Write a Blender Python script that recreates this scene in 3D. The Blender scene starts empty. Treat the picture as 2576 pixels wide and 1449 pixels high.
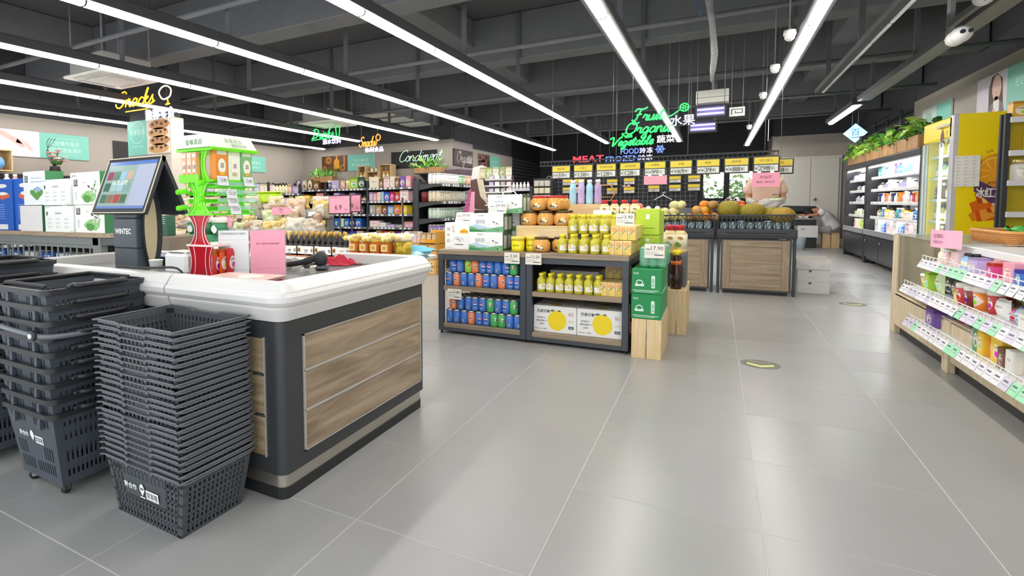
import bpy, bmesh, math, random
from mathutils import Vector, Matrix
random.seed(7)
SC = bpy.context.scene; COL = SC.collection
S = 0.75            # the numbers below are in floor-tile units (0.8 = one 600 mm tile); everything is brought to metres at the end
PI = math.pi
# ------------------------------------------------------------------ camera
cam = bpy.data.cameras.new('camera'); camo = bpy.data.objects.new('camera', cam); COL.objects.link(camo)
CAMP = Vector((1.3983, -2.0654, 1.4558)); F, CX, CY = 1395.83, 959.884, 597.65
yaw, pit, rol = -0.5428, 0.0593, 0.0112
_r = Vector((math.cos(yaw), -math.sin(yaw), 0)); _f0 = Vector((math.sin(yaw), math.cos(yaw), 0)); _u = Vector((0, 0, 1))
_f = _f0*math.cos(pit) - _u*math.sin(pit); _d = -(_u*math.cos(pit) + _f0*math.sin(pit))
_x = _r*math.cos(rol) + _d*math.sin(rol); _y = -_r*math.sin(rol) + _d*math.cos(rol)
M = Matrix((_x, -_y, -_f)).transposed().to_4x4(); M.translation = CAMP*S
camo.matrix_world = M
cam.sensor_width = 36; cam.lens = F/2576*36; cam.shift_x = (1288-CX)/2576; cam.shift_y = (CY-724.5)/2576
cam.clip_start = 0.05; cam.clip_end = 200
SC.camera = camo
def seen(p, m=60):
    d = Vector(p) - CAMP; z = d.dot(_f)
    if z < .2: return False
    u, v = CX + F*d.dot(_x)/z, CY + F*d.dot(_y)/z
    return -m < u < 2576+m and -m < v < 1449+m
# ------------------------------------------------------------------ world, exposure
SC.view_settings.view_transform = 'Standard'; SC.view_settings.look = 'None'; SC.view_settings.gamma = 1
SC.view_settings.use_curve_mapping = False; SC.view_settings.exposure = 0.2
LAMP = 27.0
w = bpy.data.worlds.new('world'); SC.world = w; w.use_nodes = True
w.node_tree.nodes['Background'].inputs[0].default_value = (.93, .97, 1, 1); w.node_tree.nodes['Background'].inputs[1].default_value = 1.9
try:
    SC.cycles.use_denoising = True; SC.cycles.max_bounces = 7; SC.cycles.transparent_max_bounces = 12; SC.cycles.caustics_reflective = False; SC.cycles.caustics_refractive = False
except Exception: pass
# ------------------------------------------------------------------ materials
def lin(h):
    c = [int(h[i:i+2], 16)/255 for i in (0, 2, 4)]
    return tuple(x/12.92 if x <= .04045 else ((x+.055)/1.055)**2.4 for x in c)
_mc = {}
def mat(h, rough=.5, metal=0, var=.10, scale=9, emit=0, alpha=1, bump=0, stretch=None):
    k = (h, rough, metal, var, scale, emit, alpha, bump, stretch)
    if k in _mc: return _mc[k]
    m = bpy.data.materials.new('mat_'+h); m.use_nodes = True; nt = m.node_tree; b = nt.nodes['Principled BSDF']
    c = lin(h)
    b.inputs['Roughness'].default_value = rough; b.inputs['Metallic'].default_value = metal
    tc = nt.nodes.new('ShaderNodeTexCoord'); n = nt.nodes.new('ShaderNodeTexNoise'); n.inputs['Scale'].default_value = scale; n.inputs['Detail'].default_value = 4
    src = tc.outputs['Object']
    if stretch:
        mp = nt.nodes.new('ShaderNodeMapping'); mp.inputs['Scale'].default_value = stretch; nt.links.new(src, mp.inputs[0]); src = mp.outputs[0]
    nt.links.new(src, n.inputs['Vector'])
    mx = nt.nodes.new('ShaderNodeMix'); mx.data_type = 'RGBA'
    mx.inputs['A'].default_value = (*[max(0, x*(1-var)) for x in c], 1); mx.inputs['B'].default_value = (*[min(1, x*(1+var)) for x in c], 1)
    nt.links.new(n.outputs['Fac'], mx.inputs['Factor']); nt.links.new(mx.outputs['Result'], b.inputs['Base Color'])
    if emit:
        nt.links.new(mx.outputs['Result'], b.inputs['Emission Color']); b.inputs['Emission Strength'].default_value = emit
    if alpha < 1: b.inputs['Alpha'].default_value = alpha
    if bump:
        bp = nt.nodes.new('ShaderNodeBump'); bp.inputs['Strength'].default_value = bump; bp.inputs['Distance'].default_value = .01
        nt.links.new(n.outputs['Fac'], bp.inputs['Height']); nt.links.new(bp.outputs[0], b.inputs['Normal'])
    _mc[k] = m; return m
def wood(h, h2, axis=0, scale=3, rough=.5):
    k = ('wood', h, h2, axis, scale, rough)
    if k in _mc: return _mc[k]
    m = bpy.data.materials.new('wood_'+h); m.use_nodes = True; nt = m.node_tree; b = nt.nodes['Principled BSDF']; b.inputs['Roughness'].default_value = rough
    tc = nt.nodes.new('ShaderNodeTexCoord'); mp = nt.nodes.new('ShaderNodeMapping'); s = [14, 14, 14]; s[axis] = 1.2
    oi = nt.nodes.new('ShaderNodeObjectInfo'); ad = nt.nodes.new('ShaderNodeVectorMath'); ad.operation = 'ADD'
    sc = nt.nodes.new('ShaderNodeVectorMath'); sc.operation = 'SCALE'; sc.inputs[3].default_value = 40
    cm = nt.nodes.new('ShaderNodeCombineXYZ'); [nt.links.new(oi.outputs['Random'], cm.inputs[i]) for i in range(3)]
    nt.links.new(cm.outputs[0], sc.inputs[0]); nt.links.new(tc.outputs['Object'], ad.inputs[0]); nt.links.new(sc.outputs[0], ad.inputs[1])
    mp.inputs['Scale'].default_value = s; nt.links.new(ad.outputs[0], mp.inputs[0])
    n = nt.nodes.new('ShaderNodeTexNoise'); n.inputs['Scale'].default_value = scale*.5; n.inputs['Detail'].default_value = 8; n.inputs['Distortion'].default_value = 1.2
    nt.links.new(mp.outputs[0], n.inputs['Vector'])
    r = nt.nodes.new('ShaderNodeValToRGB'); r.color_ramp.elements[0].position = .32; r.color_ramp.elements[1].position = .68
    r.color_ramp.elements[0].color = (*lin(h2), 1); r.color_ramp.elements[1].color = (*lin(h), 1)
    nt.links.new(n.outputs['Fac'], r.inputs[0]); nt.links.new(r.outputs[0], b.inputs['Base Color'])
    _mc[k] = m; return m
def oc(rough=.45, spec=0, prnt=0):
    "paint whose colour is the object's own colour; prnt adds a printed pattern, or painted crumple tones and highlights"
    k = ('oc', rough, prnt)
    if k in _mc: return _mc[k]
    m = bpy.data.materials.new('packaging_%d' % prnt); m.use_nodes = True; nt = m.node_tree; b = nt.nodes['Principled BSDF']; b.inputs['Roughness'].default_value = rough
    oi = nt.nodes.new('ShaderNodeObjectInfo'); tc = nt.nodes.new('ShaderNodeTexCoord')
    cm = nt.nodes.new('ShaderNodeCombineXYZ'); ml = nt.nodes.new('ShaderNodeMath'); ml.operation = 'MULTIPLY'; ml.inputs[1].default_value = 37
    nt.links.new(oi.outputs['Random'], ml.inputs[0]); [nt.links.new(ml.outputs[0], cm.inputs[i]) for i in range(3)]
    ad = nt.nodes.new('ShaderNodeVectorMath'); ad.operation = 'ADD'; nt.links.new(tc.outputs['Object'], ad.inputs[0]); nt.links.new(cm.outputs[0], ad.inputs[1])
    col = oi.outputs['Color']
    if prnt:
        def ma(op, a_, b_=None, c_=None):
            n_ = nt.nodes.new('ShaderNodeMath'); n_.operation = op
            for i_, x_ in enumerate((a_, b_, c_)):
                if x_ is None: continue
                if isinstance(x_, (int, float)): n_.inputs[i_].default_value = x_
                else: nt.links.new(x_, n_.inputs[i_])
            return n_.outputs[0]
        def hsv(h_, s_, v_):
            n_ = nt.nodes.new('ShaderNodeHueSaturation'); nt.links.new(oi.outputs['Color'], n_.inputs['Color']); n_.inputs['Saturation'].default_value = s_; n_.inputs['Value'].default_value = v_
            if not isinstance(h_, float): nt.links.new(h_, n_.inputs['Hue'])
            return n_.outputs[0]
        def mixc(f_, a_, b_):
            n_ = nt.nodes.new('ShaderNodeMix'); n_.data_type = 'RGBA'
            for q_, x_ in (('Factor', f_), ('A', a_), ('B', b_)):
                if isinstance(x_, (int, float, tuple)): n_.inputs[q_].default_value = x_
                else: nt.links.new(x_, n_.inputs[q_])
            return n_.outputs['Result']
        sp = nt.nodes.new('ShaderNodeSeparateXYZ'); nt.links.new(tc.outputs['Generated'], sp.inputs[0]); R_ = oi.outputs['Random']
        r2, r3 = ma('FRACT', ma('MULTIPLY', R_, 7.13)), ma('FRACT', ma('MULTIPLY', R_, 13.7)); u_ = ma('SUBTRACT', sp.outputs[0], .5); v_ = sp.outputs[2]
        sq = lambda x_: ma('MULTIPLY', x_, x_)
        ell = lambda cx_, cy_, rx_, ry_: ma('LESS_THAN', ma('ADD', sq(ma('DIVIDE', ma('SUBTRACT', u_, cx_), rx_)), sq(ma('DIVIDE', ma('SUBTRACT', v_, cy_), ry_))), 1)
        if prnt < 3:
            light = mixc(.8, oi.outputs['Color'], (.86, .83, .76, 1)); dark = hsv(ma('MULTIPLY_ADD', r2, .16, .42), 1.15, .62); third = hsv(ma('MULTIPLY_ADD', r3, .5, .25), 1.1, 1.0)
            col = mixc(ma('MULTIPLY', ma('GREATER_THAN', v_, ma('MULTIPLY_ADD', r3, .14, .74)), ma('GREATER_THAN', r2, .35)), col, dark)
            if prnt == 1: lab_ = ell(ma('MULTIPLY_ADD', r2, .1, -.05), .43, ma('MULTIPLY_ADD', r3, .16, .24), .26)
            else: lab_ = ma('MULTIPLY', ma('LESS_THAN', ma('ABSOLUTE', u_), ma('MULTIPLY_ADD', r2, .2, .2)), ma('LESS_THAN', ma('ABSOLUTE', ma('SUBTRACT', v_, .45)), .26))
            col = mixc(lab_, col, light); col = mixc(ell(.06, .34, .17, .11), col, third)
            no = nt.nodes.new('ShaderNodeTexNoise'); no.inputs['Scale'].default_value = 26; nt.links.new(ad.outputs[0], no.inputs['Vector'])
            tx = ma('MULTIPLY', ma('LESS_THAN', ma('ABSOLUTE', ma('SUBTRACT', v_, .57)), .05), ma('MULTIPLY', ma('LESS_THAN', ma('ABSOLUTE', u_), .24), ma('GREATER_THAN', no.outputs['Fac'], .5)))
            col = mixc(tx, col, hsv(.5, 1.2, .3))
        else:
            vo = nt.nodes.new('ShaderNodeTexNoise'); vo.inputs['Scale'].default_value = 4; nt.links.new(ad.outputs[0], vo.inputs['Vector'])
            col = mixc(ma('MULTIPLY_ADD', vo.outputs['Fac'], 1.6, -.5), hsv(.5, 1.1, .78), mixc(.45, oi.outputs['Color'], (.85, .82, .76, 1))); col = mixc(ell(ma('MULTIPLY_ADD', r2, .4, -.2), .5, .13, .1), col, (.82, .8, .76, 1))  # bulk bags: crumple tones and pale highlights painted into the wrapper colour
    nt.links.new(col, b.inputs['Base Color'])
    _mc[k] = m; return m
def clear(h='ffffff', fac=.15, rough=.08, name='clear'):
    k = ('clear', h, fac, rough)
    if k in _mc: return _mc[k]
    m = bpy.data.materials.new(name); m.use_nodes = True; nt = m.node_tree; nt.nodes.clear()
    o = nt.nodes.new('ShaderNodeOutputMaterial'); t = nt.nodes.new('ShaderNodeBsdfTransparent'); g = nt.nodes.new('ShaderNodeBsdfPrincipled'); mx = nt.nodes.new('ShaderNodeMixShader')
    c = lin(h); t.inputs[0].default_value = (*[x**.35 for x in c], 1); g.inputs['Base Color'].default_value = (*c, 1); g.inputs['Roughness'].default_value = rough
    n = nt.nodes.new('ShaderNodeTexNoise'); n.inputs['Scale'].default_value = 6; mr = nt.nodes.new('ShaderNodeMapRange'); mr.inputs['To Min'].default_value = fac*.8; mr.inputs['To Max'].default_value = fac*1.2
    nt.links.new(n.outputs['Fac'], mr.inputs[0]); nt.links.new(mr.outputs[0], mx.inputs[0]); nt.links.new(t.outputs[0], mx.inputs[1]); nt.links.new(g.outputs[0], mx.inputs[2]); nt.links.new(mx.outputs[0], o.inputs[0])
    _mc[k] = m; return m
# ------------------------------------------------------------------ text
_ts = bpy.data.scenes.new('lettering_scratch'); _tc = {}
def glyphs(body, bold=0):
    k = (body, bold)
    if k not in _tc:
        c = bpy.data.curves.new('t', 'FONT'); c.body = body; c.resolution_u = 2; c.offset = bold
        o = bpy.data.objects.new('t', c); _ts.collection.objects.link(o); vl = _ts.view_layers[0]; vl.update()
        me = bpy.data.meshes.new_from_object(o.evaluated_get(vl.depsgraph))
        vs = [tuple(v.co) for v in me.vertices]; fs = [tuple(p.vertices) for p in me.polygons]
        bpy.data.objects.remove(o); bpy.data.curves.remove(c); bpy.data.meshes.remove(me)
        xs = [v[0] for v in vs] or [0]; ys = [v[1] for v in vs] or [0]
        _tc[k] = (vs, fs, min(xs), max(xs), min(ys), max(ys))
    return _tc[k]
# ------------------------------------------------------------------ mesh builder
class MB:
    def __init__(s): s.v, s.f, s.m, s.sm, s.mats = [], [], [], [], []
    def mi(s, m):
        if m not in s.mats: s.mats.append(m)
        return s.mats.index(m)
    def add(s, vs, fs, m, smooth=False):
        o = len(s.v); i = s.mi(m); s.v += [tuple(q) for q in vs]
        for f in fs: s.f.append(tuple(o+j for j in f)); s.m.append(i); s.sm.append(smooth)
        return s
    def hexa(s, p, m):
        return s.add(p, [(0, 3, 2, 1), (4, 5, 6, 7), (0, 1, 5, 4), (1, 2, 6, 5), (2, 3, 7, 6), (3, 0, 4, 7)], m)
    def box(s, x0, x1, y0, y1, z0, z1, m, ch=0):
        if not ch:
            return s.hexa([(x0, y0, z0), (x1, y0, z0), (x1, y1, z0), (x0, y1, z0), (x0, y0, z1), (x1, y0, z1), (x1, y1, z1), (x0, y1, z1)], m)
        c = [(x0+x1)/2, (y0+y1)/2, (z0+z1)/2]; h = [(x1-x0)/2, (y1-y0)/2, (z1-z0)/2]; ch = min(ch, *[a*.9 for a in h]); vs = []; ix = {}
        for sx in (-1, 1):
            for sy in (-1, 1):
                for sz in (-1, 1):
                    for a in range(3):
                        q = [h[i]-(ch if i != a else 0) for i in range(3)]; ix[sx, sy, sz, a] = len(vs)
                        vs.append((c[0]+sx*q[0], c[1]+sy*q[1], c[2]+sz*q[2]))
        fs = []
        for a in range(3):
            b, d = (a+1) % 3, (a+2) % 3
            for sg in (-1, 1):
                f = []
                for sb, sd in ((-1, -1), (1, -1), (1, 1), (-1, 1)):
                    k = [0]*3; k[a] = sg; k[b] = sb; k[d] = sd; f.append(ix[k[0], k[1], k[2], a])
                fs.append(tuple(f if sg > 0 else f[::-1]))
            for sb in (-1, 1):
                for sd in (-1, 1):
                    k = [0]*3; k[b] = sb; k[d] = sd; k[a] = -1; l = list(k); l[a] = 1
                    fs.append((ix[(*k, b)], ix[(*l, b)], ix[(*l, d)], ix[(*k, d)]))
        for sx in (-1, 1):
            for sy in (-1, 1):
                for sz in (-1, 1): fs.append(tuple(ix[sx, sy, sz, a] for a in range(3)))
        return s.add(vs, fs, m)
    def slab(s, P, u0, u1, v0, v1, t, m):
        "a plate lying on the four-cornered patch P (bl, br, tr, tl), t thick along its normal"
        P = [Vector(q) for q in P]; n = (P[1]-P[0]).cross(P[3]-P[0]).normalized()
        at = lambda u, v: (P[0]*(1-u)+P[1]*u)*(1-v) + (P[3]*(1-u)+P[2]*u)*v
        q = [at(u0, v0), at(u1, v0), at(u1, v1), at(u0, v1)]
        return s.hexa(q + [a+n*t for a in q], m)
    def lattice(s, P, us, vs, bu, bv, t, m):
        "bars along both ways of a patch"
        for u in us: s.slab(P, u-bu/2, u+bu/2, 0, 1, t, m)
        for v in vs: s.slab(P, 0, 1, v-bv/2, v+bv/2, t*1.15, m)
        return s
    def lathe(s, pr, m, n=14, c=(0, 0, 0), smooth=True, axis=2, sx=1, sy=1):
        vs, fs = [], []
        for r, z in pr:
            for i in range(n):
                a = 2*PI*i/n; q = [r*math.cos(a)*sx, r*math.sin(a)*sy, z]
                if axis == 0: q = [q[2], q[0], q[1]]
                if axis == 1: q = [q[0], q[2], q[1]]
                vs.append((c[0]+q[0], c[1]+q[1], c[2]+q[2]))
        for k in range(len(pr)-1):
            for i in range(n):
                j = (i+1) % n; fs.append((k*n+i, k*n+j, k*n+n+j, k*n+n+i))
        s.add(vs, fs, m, smooth)
        o = len(s.v)-len(vs); i = s.mi(m)
        if pr[0][0] > 1e-5: s.f.append(tuple(o+j for j in range(n))[::-1]); s.m.append(i); s.sm.append(False)
        if pr[-1][0] > 1e-5: s.f.append(tuple(o+(len(pr)-1)*n+j for j in range(n))); s.m.append(i); s.sm.append(False)
        return s
    def tube(s, pts, r, m, n=6, closed=False, smooth=True):
        pts = [Vector(p) for p in pts]; L = len(pts); vs, fs = [], []; up = None
        for k, p in enumerate(pts):
            a = pts[k-1] if (k or closed) else p; b = pts[(k+1) % L] if (k < L-1 or closed) else p
            t = (b-a).normalized() if (b-a).length > 1e-9 else Vector((0, 0, 1))
            if up is None: up = Vector((0, 0, 1)) if abs(t.z) < .9 else Vector((1, 0, 0))
            x = t.cross(up); x = x.normalized() if x.length > 1e-6 else t.orthogonal().normalized(); y = x.cross(t); up = y
            rr = r[k] if isinstance(r, (list, tuple)) else r
            for i in range(n): vs.append(p + x*rr*math.cos(2*PI*i/n) + y*rr*math.sin(2*PI*i/n))
        for k in range(L if closed else L-1):
            for i in range(n):
                j = (i+1) % n; q = (k+1) % L; fs.append((k*n+i, k*n+j, q*n+j, q*n+i))
        if not closed: fs += [tuple(range(n))[::-1], tuple((L-1)*n+i for i in range(n))]
        return s.add(vs, fs, m, smooth)
    def ball(s, c, r, m, nu=10, nv=6, f=None):
        r = r if isinstance(r, (list, tuple)) else (r, r, r); vs, fs = [], []
        for j in range(1, nv):
            t = PI*j/nv
            for i in range(nu):
                a = 2*PI*i/nu; d = Vector((math.sin(t)*math.cos(a), math.sin(t)*math.sin(a), -math.cos(t))); k = f(d) if f else 1
                vs.append((c[0]+r[0]*d.x*k, c[1]+r[1]*d.y*k, c[2]+r[2]*d.z*k))
        b = len(vs); kb, kt = (f(Vector((0, 0, -1))), f(Vector((0, 0, 1)))) if f else (1, 1)
        vs += [(c[0], c[1], c[2]-r[2]*kb), (c[0], c[1], c[2]+r[2]*kt)]
        for i in range(nu):
            j = (i+1) % nu; fs.append((b, j, i)); fs.append((b+1, (nv-2)*nu+i, (nv-2)*nu+j))
            for k in range(nv-2): fs.append((k*nu+i, k*nu+j, k*nu+nu+j, k*nu+nu+i))
        return s.add(vs, fs, m, True)
    def prism(s, poly, o, ux, uy, d, m):
        "a flat outline (2-D points along ux, uy from o) given the depth d along ux x uy"
        o, ux, uy = Vector(o), Vector(ux), Vector(uy); n = ux.cross(uy).normalized()*d; k = len(poly)
        a = [o+ux*p[0]+uy*p[1] for p in poly]
        return s.add(a+[q+n for q in a], [tuple(range(k))[::-1], tuple(range(k, 2*k))]+[(i, (i+1) % k, k+(i+1) % k, k+i) for i in range(k)], m)
    def flat(s, poly, o, ux, uy, m):
        o, ux, uy = Vector(o), Vector(ux), Vector(uy)
        return s.add([o+ux*p[0]+uy*p[1] for p in poly], [tuple(range(len(poly)))], m)
    def text(s, body, o, ux, uy, h, m, width=None, center=True, bold=0, f=None, d=0):
        vs, fs, x0, x1, y0, y1 = glyphs(body, bold); o, ux, uy = Vector(o), Vector(ux).normalized(), Vector(uy).normalized()
        k = h/max(y1-y0, .3); kx = width/max(x1-x0, 1e-3) if width else k; cx = (x0+x1)/2 if center else x0; cy = (y0+y1)/2
        q = [((v[0]-cx)*kx, (v[1]-cy)*k) for v in vs]
        if d:
            n = ux.cross(uy).normalized()*d; L = len(q); a = [o+ux*p[0]+uy*p[1] for p in q]; ed = {}
            for t in fs:
                for i in range(len(t)): e = (t[i], t[(i+1) % len(t)]); ed[e] = 1
            side = [(a_, b_, b_+L, a_+L) for a_, b_ in ed if (b_, a_) not in ed]
            return s.add(a+[p+n for p in a], [tuple(t) for t in fs]+[tuple(i+L for i in t) for t in fs]+side, m)
        if f: return s.add([f(*p) for p in q], fs, m)
        return s.add([o+ux*p[0]+uy*p[1] for p in q], fs, m)
    def mesh(s, name):
        me = bpy.data.meshes.new(name); me.from_pydata(s.v, [], s.f)
        for m in s.mats: me.materials.append(m)
        me.polygons.foreach_set('material_index', s.m); me.polygons.foreach_set('use_smooth', s.sm)
        if len(s.f) < 6000:
            b = bmesh.new(); b.from_mesh(me); bmesh.ops.recalc_face_normals(b, faces=b.faces); b.to_mesh(me); b.free()
        me.update(); return me
def put(name, me, parent=None, loc=(0, 0, 0), rz=0, rot=None, scale=None, color=None, kind=None, label=None):
    if isinstance(me, MB): me = me.mesh(name)
    o = bpy.data.objects.new(name, me); COL.objects.link(o); o.location = loc
    o.rotation_euler = rot or (0, 0, rz)
    if scale: o.scale = scale if isinstance(scale, (list, tuple)) else (scale,)*3
    if color: o.color = (*lin(color), 1)
    if parent: o.parent = parent
    if kind: o['kind'] = kind
    if label: o['label'] = label
    return o
LAB = {}
def tag(o, label, cat, group=None):
    o['label'] = label; o['category'] = cat
    if group: o['group'] = group
    LAB.setdefault(label, []).append(o.name)
    return o
def thing(name, label, cat, loc=(0, 0, 0), rz=0, group=None):
    o = bpy.data.objects.new(name, None); COL.objects.link(o); o.location = loc; o.rotation_euler = (0, 0, rz); o.empty_display_size = .05
    return tag(o, label, cat, group)
def one(name, me, label, cat, loc=(0, 0, 0), rz=0, group=None, **k):
    return tag(put(name, me, None, loc, rz, **k), label, cat, group)
def dup(root, loc, label=None, rz=None, group=None, color=None, kids=None):
    r = root.copy(); COL.objects.link(r); r.location = loc
    if rz is not None: r.rotation_euler = (0, 0, rz)
    if color: r.color = (*lin(color), 1)
    ch = kids if kids is not None else list(root.children)
    for c in ch:
        d = c.copy(); COL.objects.link(d); d.parent = r
        if color and 'tint' in c: d.color = (*lin(color), 1)
        for g in c.children: e = g.copy(); COL.objects.link(e); e.parent = d
    if label: tag(r, label, r['category'], group or r.get('group'))
    return r
_o1 = 'first second third fourth fifth sixth seventh eighth ninth tenth eleventh twelfth thirteenth fourteenth fifteenth sixteenth seventeenth eighteenth nineteenth'.split()
_tens = {2: 'twent', 3: 'thirt', 4: 'fort', 5: 'fift', 6: 'sixt', 7: 'sevent'}
def ORD(i):
    i += 1
    if i < 20: return _o1[i-1]
    t, u = divmod(i, 10)
    return _tens[t]+'ieth' if u == 0 else _tens[t]+'y-'+_o1[u-1]
X, Y, Z = Vector((1, 0, 0)), Vector((0, 1, 0)), Vector((0, 0, 1))
def smooth_path(p, n=4, closed=False):
    out = []; L = len(p); P = [Vector(q) for q in p]
    g = lambda i: P[i % L] if closed else P[max(0, min(L-1, i))]
    for i in range(L if closed else L-1):
        a, b, c, d = g(i-1), g(i), g(i+1), g(i+2)
        for k in range(n):
            t = k/n; out.append(.5*((2*b)+(c-a)*t+(2*a-5*b+4*c-d)*t*t+(3*b-a-3*c+d)*t**3))
    if not closed: out.append(P[-1])
    return out
circ = lambda r, n=16, cx=0, cy=0, ry=None: [(cx+r*math.cos(2*PI*i/n), cy+(ry or r)*math.sin(2*PI*i/n)) for i in range(n)]
rect = lambda x0, x1, y0, y1: [(x0, y0), (x1, y0), (x1, y1), (x0, y1)]
def blob(r, n=14, j=.25, seed=0, cx=0, cy=0, ry=None):
    R = random.Random(seed); return [(cx+r*(1+R.uniform(-j, j))*math.cos(2*PI*i/n), cy+(ry or r)*(1+R.uniform(-j, j))*math.sin(2*PI*i/n)) for i in range(n)]
# common paints
BLK = mat('2b2d30', .55); CHAR = mat('3c3f43', .5); GREY = mat('8c8d8c', .5); WHT = mat('eeeeec', .4); DARKMET = mat('4a4e54', .45)
TEAL = mat('7ec9b8', .5, var=.03); PINK = mat('f5a3b8', .6, var=.03); YEL = mat('f0d400', .45); INK = mat('1c1c1e', .6); STEEL = mat('b9b7b2', .28, metal=1)
PINE = wood('e8cfa4', 'd8b883', 2); PINEX = wood('e8cfa4', 'd8b883', 0); OAK = wood('b5a188', '94806a', 0); CARDW = mat('f1f1ef', .5, var=.03); PAPER = mat('f5f2e8', .7, var=.02)
CLEAR = clear(); GREENP = mat('2f6b3c', .5)
# ================================================================== SETTING
def struct(name, mb, parent=None, **k):
    o = put(name, mb, parent, **k)
    if not parent: o['kind'] = 'structure'
    return o
FLOORC = mat('9d9d9b', .3, var=.06, scale=2.2)
nt = FLOORC.node_tree; bs = nt.nodes['Principled BSDF']; oi = nt.nodes.new('ShaderNodeObjectInfo'); mr = nt.nodes.new('ShaderNodeMapRange')
mr.inputs['To Min'].default_value = .26; mr.inputs['To Max'].default_value = .36; nt.links.new(oi.outputs['Random'], mr.inputs[0]); nt.links.new(mr.outputs[0], bs.inputs['Roughness'])
floor = struct('floor', MB().box(-11, 5.4, -3.2, 23, -.08, -.0015, mat('c9c7c2', .8)))
T = .8; g = .002
tile_me = MB().box(-T/2+g, T/2-g, -T/2+g, T/2-g, -.006, 0, FLOORC, ch=.0012).mesh('tile')
cells = sorted(((i, j) for i in range(-14, 7) for j in range(-4, 29)), key=lambda c: (Vector(((c[0]+.5)*T, (c[1]+.5)*T, 0))-CAMP).length)
vis = [c for c in cells if any(seen(((c[0]+a)*T, (c[1]+b)*T, 0)) for a in (0, .5, 1) for b in (0, .5, 1))]
near = vis[:295]
for i, j in near: put('tile', tile_me, floor, ((i+.5)*T, (j+.5)*T, 0))
rest = MB(); sn = set(near)
for i, j in cells:
    if (i, j) not in sn:
        x, y = (i+.5)*T, (j+.5)*T; rest.box(x-T/2+g, x+T/2-g, y-T/2+g, y+T/2-g, -.006, 0, FLOORC)
put('tile', rest, floor, kind='stuff')
CEILC = mat('5e6064', .8); BEAMC = mat('74767a', .8); UPPER = mat('4a4c50', .85)
ceil = struct('ceiling', MB().box(-11, 5.4, -3.2, 23, 4.75, 4.85, CEILC))
for y in (1.0, 4.3, 7.75, 11.3, 14.8, 18.3): put('beam', MB().box(-10.8, 5.2, y-.22, y+.22, 3.95, 4.75, BEAMC, ch=.02), ceil)
for x in (-8.6, -2.6, 3.3): put('girder', MB().box(x-.2, x+.2, -3, 22.5, 4.25, 4.75, BEAMC, ch=.02), ceil)
for y, z in ((2.6, 3.75), (6.0, 3.72), (9.6, 3.7), (13.2, 3.72), (16.6, 3.7)):
    put('pipe', MB().tube([(-10.7, y, z), (5.1, y, z)], .035, BEAMC, 8), ceil)
for x, z in ((-6.3, 3.62), (-6.55, 3.72), (-8.8, 3.62), (-4.4, 3.66), (1.3, 3.62)):
    put('conduit', MB().tube([(x, 0, z), (x, 16 if x > -5 else 12.6, z)], .025, mat('6a6c70', .6), 6), ceil)
WALLC = mat('aca59b', .75, var=.03, scale=1.5); WALLP = mat('a79f9f', .75, var=.03); PLB = mat('5a4a52', .5)
def wall(name, x0, x1, y0, y1, z1, zt=4.75, m=None):
    mb = MB().box(x0, x1, y0, y1, 0, z1, m or WALLC)
    if zt > z1: mb.box(x0+.02, x1-.02, y0+.02, y1-.02, z1, zt, UPPER)
    return struct(name, mb)
wall('wall_left', -10.95, -10.8, -3.2, 13.1, 3.35)
wall('wall_back', -10.8, -5.25, 13.0, 13.15, 3.35)
wall('wall_partition', -5.4, -5.25, 13.15, 14.6, 3.32, m=WALLP)
wall('wall_partition_rear', -5.4, -5.26, 14.6, 18.6, 3.19)
wall('wall_far', -5.4, .85, 22.6, 22.75, 4.75, m=UPPER)
wall('wall_far_window', .85, 2.66, 22.6, 22.75, 1.5, 1.5, m=UPPER)
struct('wall_far_lintel', MB().box(.85, 2.95, 22.6, 22.75, 2.6, 4.75, UPPER))
struct('wall_far_pier', MB().box(2.66, 2.95, 22.6, 22.75, 0, 2.6, UPPER))
wall('wall_door_side', 2.95, 3.1, 20.65, 22.7, 3.6, m=mat('c4bdb2', .75, var=.03))
wall('wall_door', 2.95, 5.4, 20.5, 20.65, 3.55, m=mat('c4bdb2', .75, var=.03))
wall('wall_right', 5.2, 5.35, -1.5, 15.1, 3.64)
wall('wall_right_rear', 5.2, 5.35, 15.1, 20.5, 2.9, m=UPPER)
# dark slatted wall beside the partition
sw = struct('wall_slatted', MB().box(-5.4, -5.3, 18.6, 22.6, 0, 4.7, mat('2c2c30', .6)))
for k in range(14): put('slat', MB().box(-5.3, -5.24, 18.6, 22.6, 1.45+.125*k, 1.53+.125*k, mat('4a474c', .5), ch=.01), sw)
dw = struct('door_1', MB().box(3.2, 4.75, 20.42, 20.5, 0, 2.85, mat('efece2', .5, var=.02)))
for a, b in ((3.26, 3.97), (3.985, 4.69)): put('door_leaf', MB().box(a, b, 20.38, 20.43, .02, 2.78, mat('f3f0e6', .45, var=.02), ch=.01), dw)
put('door_knob', MB().lathe([(.02, 0), (.02, .03), (.04, .04), (.045, .07), (.03, .09), (0, .09)], STEEL, 10, axis=1), dw, (4.08, 20.38, 1.48), rot=(0, 0, PI))
wn = struct('window_1', MB().box(.85, .95, 22.5, 22.72, 1.5, 2.6, BLK).box(1.62, 1.8, 22.5, 22.72, 1.5, 2.6, BLK).box(2.58, 2.68, 22.5, 22.72, 1.5, 2.6, BLK).box(.95, 2.6, 22.5, 22.72, 1.5, 1.56, BLK).box(.95, 2.6, 22.5, 22.72, 2.54, 2.6, BLK))
for a, b in ((.95, 1.62), (1.8, 2.58)): put('pane', MB().box(a, b, 22.6, 22.61, 1.56, 2.54, clear('eef6f2', .06)), wn)
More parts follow.
